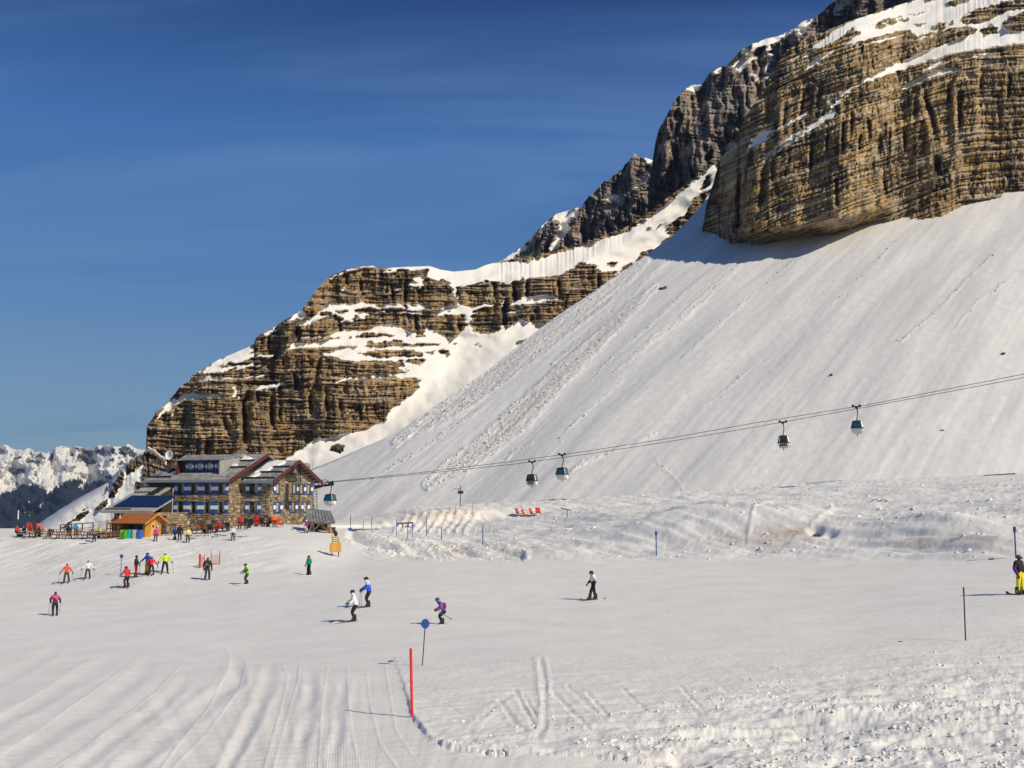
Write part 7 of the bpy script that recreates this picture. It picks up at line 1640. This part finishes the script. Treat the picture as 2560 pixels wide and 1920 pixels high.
    if board:
        q = MB(); pts = [(-.5, .10, .5), (-.46, .03, .85), (-.38, 0, 1), (0, 0, .85), (.38, 0, 1), (.46, .03, .85), (.5, .10, .5)]
        q.loft([[(-.14 * k, -f * 1.55, z), (.14 * k, -f * 1.55, z), (.14 * k, -f * 1.55, z + .03), (-.14 * k, -f * 1.55, z + .03)] for f, z, k in pts]); w = q.build('snowboard', [board], None, M_ @ Vector((0, -0.05, -0.05)), (0, 0, math.radians(face)))
        tag(w, 'dark snowboard under the ' + who, 'snowboard')
    if poles:
        for s_ in 'LR':
            h_ = J['wr' + s_] + (J['wr' + s_] - J['el' + s_]).normalized() * 0.10
            if poles == 'back': tip = Vector((h_.x * 1.15, h_.y + 0.95, 0.25))
            elif poles == 'drag': tip = Vector((h_.x * 1.1, h_.y + 0.85, 0.02))
            else: tip = Vector((h_.x * 1.25, h_.y - 0.02, 0.0))
            g_ = M_ @ (h_ + (h_ - tip).normalized() * 0.08); t_ = M_ @ tip
            pl_ = empty('ski_pole', g_, 0, side(J['wr' + s_].x) + ' ski pole of the ' + who, 'ski pole', 'ski poles of the ' + who)
            d = t_ - g_; q = MB(); q.tube([(0, 0, 0), tuple(d)], 0.013, 5); q.build('shaft', [paint('pole_grey', (0.18, 0.18, 0.19), 0.4)], pl_)
            q = MB(); q.tube([tuple(-d.normalized() * 0.02), tuple(d.normalized() * 0.13)], 0.022, 6); q.build('grip', [GLOVE], pl_)
            c = d * 0.94; q = MB(); q.loft([[(c.x + 0.05 * math.cos(t * math.pi / 4), c.y + 0.05 * math.sin(t * math.pi / 4), c.z + z) for t in range(8)] for z in (-.008, .008)]); q.build('basket', [GLOVE], pl_)
    return o
def ring_b(c, hw, dp, dz): return [(c.x - hw, c.y + .13, c.z + dz), (c.x + hw, c.y + .13, c.z + dz), (c.x + hw * .85, c.y + .22 + dp, c.z + dz), (c.x - hw * .85, c.y + .22 + dp, c.z + dz)]

C = lambda n, *c: paint(n, c, 0.75)
PINK_ = C('pink_jacket', .62, .06, .22); PURP = C('dark_plum', .09, .015, .06); BLK = C('black_cloth', .012, .012, .014); DGREY = C('charcoal_cloth', .045, .042, .04); ORED = C('orange_red_jacket', .75, .10, .04); WHT = C('white_jacket', .74, .74, .76)
REDJ = C('red_jacket', .62, .02, .03); REDT = C('red_trousers', .68, .03, .02); BLUJ = C('blue_jacket', .02, .07, .45); YELT = C('yellow_trousers', .70, .60, .02); LIME = C('lime_jacket', .50, .72, .02); GRN = C('green_jacket', .20, .55, .01); TEAL = C('teal_jacket', .01, .34, .25)
ROYB = C('royal_blue', .02, .10, .62); NAVYC = C('navy_cloth', .01, .015, .06); VIOL = C('violet_jacket', .22, .06, .36); DVIO = C('deep_violet', .10, .02, .26); MAG = C('magenta_jacket', .60, .02, .38); ORJ = C('orange_jacket', .80, .17, .02); MAR = C('maroon_cloth2', .18, .015, .03); LGREY = C('light_grey_cloth', .42, .43, .44); SKYB = C('sky_blue_jacket', .03, .28, .60); BRN = C('brown_cloth', .10, .06, .035); PALEY = C('pale_yellow_jacket', .70, .66, .25); GRAYJ = C('grey_jacket', .16, .17, .16)
hW = ('helmet', WHT); hB = ('helmet', BLK); hG = ('helmet', GRAYJ)
SKB = C('black_ski', .03, .03, .035); SKW = C('white_ski', .62, .60, .55); SKR = C('red_ski', .55, .05, .04)
# on the piste
person(137, 1538, 58, 200, 'ski', (PURP, PINK_, 0.06), BLK, ('hair', HAIRC), 'skier in dark plum with a pink back, farthest left on the piste', skis=(SKB, 1.6), poles='back', lean=0.02)
person(166, 1457, 46, 10, 'wide', ORED, DGREY, ('hat', PURP), 'skier in an orange red jacket, standing left of the one in white', skis=(SKB, 1.6), poles='down')
person(219, 1446, 43, 15, 'wide', WHT, DGREY, ('hat', BRN), 'skier in a white jacket and dark trousers, near the foot of the bright bank', skis=(SKB, 1.6), poles='down')
person(316, 1469, 52, 230, 'ski', REDJ, BLK, hB, 'skier in a red jacket and black trousers, alone below the group', skis=(SKR, 1.6), poles='back')
person(339, 1443, 52, 120, 'reach', DGREY, REDT, ('hat', BLK), 'skier in a charcoal jacket and red trousers, left of the talking group', skis=(SKB, 1.6), poles='down')
person(368, 1437, 53, -30, 'reach', BLUJ, YELT, hB, 'skier in a blue jacket and yellow trousers, behind the red jacket', skis=(SKB, 1.6), poles='down')
person(378, 1438, 44, 185, 'wide', REDJ, BLK, ('hat', MAR), 'skier in a bright red jacket, in front of the yellow trousers', skis=(SKB, 1.6), poles='down')
person(412, 1433, 51, 20, 'wide', LIME, BLK, hW, 'skier in a lime yellow jacket and white helmet, right of the group', skis=(SKB, 1.6), poles='down')
person(518, 1450, 55, 185, 'stand', BLK, DGREY, ('hat', DGREY), 'skier in black with a backpack, in front of the orange net', skis=(SKW, 1.6), poles='back', pack=DGREY)
person(616, 1460, 51, -60, 'ski', (BLK, GRN, -0.30), DGREY, hB, 'skier in a bright green jacket, right of the one with the backpack', skis=(SKW, 1.6))
person(772, 1438, 48, -40, 'stand', TEAL, BLK, hB, 'skier in a teal green jacket, below the yellow sign', skis=(SKW, 1.5), fat=1.0)
person(920, 1517, 74, -75, 'ski', (ROYB, WHT, 0.06), BLK, hB, 'skier in a royal blue and white jacket, behind the white one', skis=(SKB, 1.75), poles='down', lean=0.0)
person(885, 1553, 77, -75, 'ski', WHT, BLK, ('helmet', NAVYC), 'skier in a long white jacket and navy helmet, in the centre left', skis=(SKB, 1.75), lean=0.03)
person(1105, 1561, 66, -80, 'crouch', VIOL, BLK, ('helmet', C('teal_helmet', .04, .09, .12)), 'skier in a violet jacket with backpack, crouching above the blue disc pole', skis=(SKW, 1.7), poles='back', pack=PURP)
person(1484, 1499, 72, -80, 'walk', (BLK, WHT, -0.10), BLK, hB, 'snowboarder in black with a white patch, alone on the middle of the piste', board=SKB)
person(2551, 1487, 96, 30, 'stand', (DVIO, BLK, -0.25), YELT, ('helmet', BRN), 'snowboarder in violet and black with yellow trousers, cut by the right edge', board=SKB)
# before the terrace
person(389, 1352, 31, 15, 'stand', MAG, DGREY, ('helmet', LGREY), 'skier in a magenta jacket, in front of the orange kiosk', skis=(SKB, 1.5), fat=1.12)
person(436, 1349, 32, 140, 'walk', BLUJ, BLK, ('hat', BLK), 'guest in a bright blue jacket, left of the one in black', skis=(SKB, 1.5))
person(449, 1350, 38, 190, 'stand', BLK, BLK, ('hair', HAIRC), 'tall guest in black, beside the bright blue jacket')
person(469, 1357, 38, 20, 'stand', PALEY, DGREY, ('helmet', LGREY), 'skier in a pale yellow jacket and grey helmet, left of the skis on snow', skis=(SKB, 1.5))
person(582, 1353, 34, 10, 'stand', WHT, DGREY, hW, 'skier in a white jacket and white helmet, right of the skis on the snow', skis=(SKB, 1.5), poles='down')
person(599, 1322, 34, 0, 'stand', REDJ, MAR, ('hair', HAIRC), 'guest in a red coat, standing at the lit corner of the refuge')
person(615, 1324, 32, 20, 'stand', BLK, DGREY, ('hair', HAIRC), 'guest all in black, right of the red coat by the refuge wall')
person(640, 1317, 31, -20, 'stand', REDJ, REDT, hB, 'guest in red with a big black hat, before the recessed wall')
person(685, 1318, 31, 10, 'stand', ORJ, MAR, ('hair', BRN), 'guest in an orange jacket and dark red trousers, before the gable wall')
person(767, 1332, 32, -60, 'walk', MAG, LGREY, hW, 'skier in a magenta jacket and grey trousers, beside the timber shelter', skis=(SKB, 1.5))
# seated at the tables
def seated(px, py, face, jk_, lab, tr=BLK, hd=('hair', HAIRC), H=1.72):
    person(px, py, 28, face, 'sit', jk_, tr, hd, lab, H=H)
seated(505, 1333, 150, MAR, 'seated guest in maroon, leftmost at the tables under the refuge windows')
seated(523, 1334, 20, BLK, 'seated guest in black, second from the left under the refuge windows')
seated(547, 1331, -20, REDJ, 'seated guest in red, right of the guest in black under the windows', MAR)
seated(567, 1329, 30, BLK, 'seated guest in black, at the right end of the long table row', DGREY)
seated(655, 1317, 30, BLK, 'seated guest in black, right of the big black hat')
seated(628, 1320, -20, NAVYC, 'seated guest in navy, between the black and the red guests')
seated(676, 1317, -30, BRN, 'seated guest in dark brown, just left of the orange jacket')
seated(41, 1341, 60, REDJ, 'seated guest in red, at the far left end of the terrace', BLK)
seated(60, 1342, -20, NAVYC, 'seated guest in navy, second from the left on the terrace')
seated(88, 1342, 120, BRN, 'seated guest in dark brown, under the three deck chair backs')
seated(97, 1343, -60, BLK, 'seated guest in black, right of the brown one on the terrace')
seated(171, 1341, 200, BLK, 'seated guest in black, at the left end of the terrace rail')
person(124, 1346, 26, 20, 'stand', DGREY, BLK, ('hair', HAIRC), 'guest in charcoal, standing alone among the left tables')
person(188, 1338, 29, 185, 'hips', SKYB, BRN, ('hair', HAIRC), 'guest in a sky blue jacket, standing at the terrace rail')
person(235, 1354, 33, 200, 'stand', GRAYJ, BLK, ('helmet', LGREY), 'guest in grey with a pale helmet, standing before the front tables')
person(247, 1346, 30, -40, 'stand', LIME, BRN, ('hair', HAIRC), 'guest in a lime yellow jacket, right of the grey one on the terrace')
person(340, 1342, 31, 175, 'stand', SKYB, NAVYC, ('hair', HAIRC), 'customer in sky blue, leaning at the kiosk counter')
person(329, 1341, 25, 160, 'stand', C('rose_jacket', .55, .08, .12), BLK, ('hair', HAIRC), 'customer in rose red, left at the kiosk counter')
# skis and boards lying on the snow before the refuge
for i, (px, py, rz, mt, lab) in enumerate(((482, 1346, -0.75, SKB, 'pair of black skis lying leftmost on the snow before the tables'), (498, 1340, -0.6, SKR, 'pair of red skis lying on the snow before the tables'), (516, 1339, 0.25, SKB, 'pair of dark skis lying below the guest in black'), (534, 1342, 0.5, SKB, 'pair of dark skis lying nearest the piste in the row'), (542, 1337, 0.6, DGREY, 'pair of grey skis lying below the guest in red'), (561, 1339, -0.3, SKB, 'spread pair of skis lying rightmost in the row'), (600, 1342, 1.45, SKB, 'dark skis lying flat right of the skier in white'), (592, 1329, 1.4, YELT, 'yellow skis lying near the lit corner of the refuge'), (212, 1357, 1.5, SKB, 'dark skis dropped on the snow before the terrace tables'))):
    p = gpos(px, py); o = empty('ski_pair', p, rz, lab, 'skis', 'skis lying on the snow'); sm = ski_mesh('ski', 1.6, 0.12, [mt, M_DKMETAL])
    for s_ in (-1, 1): link('ski', sm, o, (s_ * 0.16, 0.1 * s_, 0.0), (0, 0, s_ * (0.25 if 'spread' in lab else 0.08)))
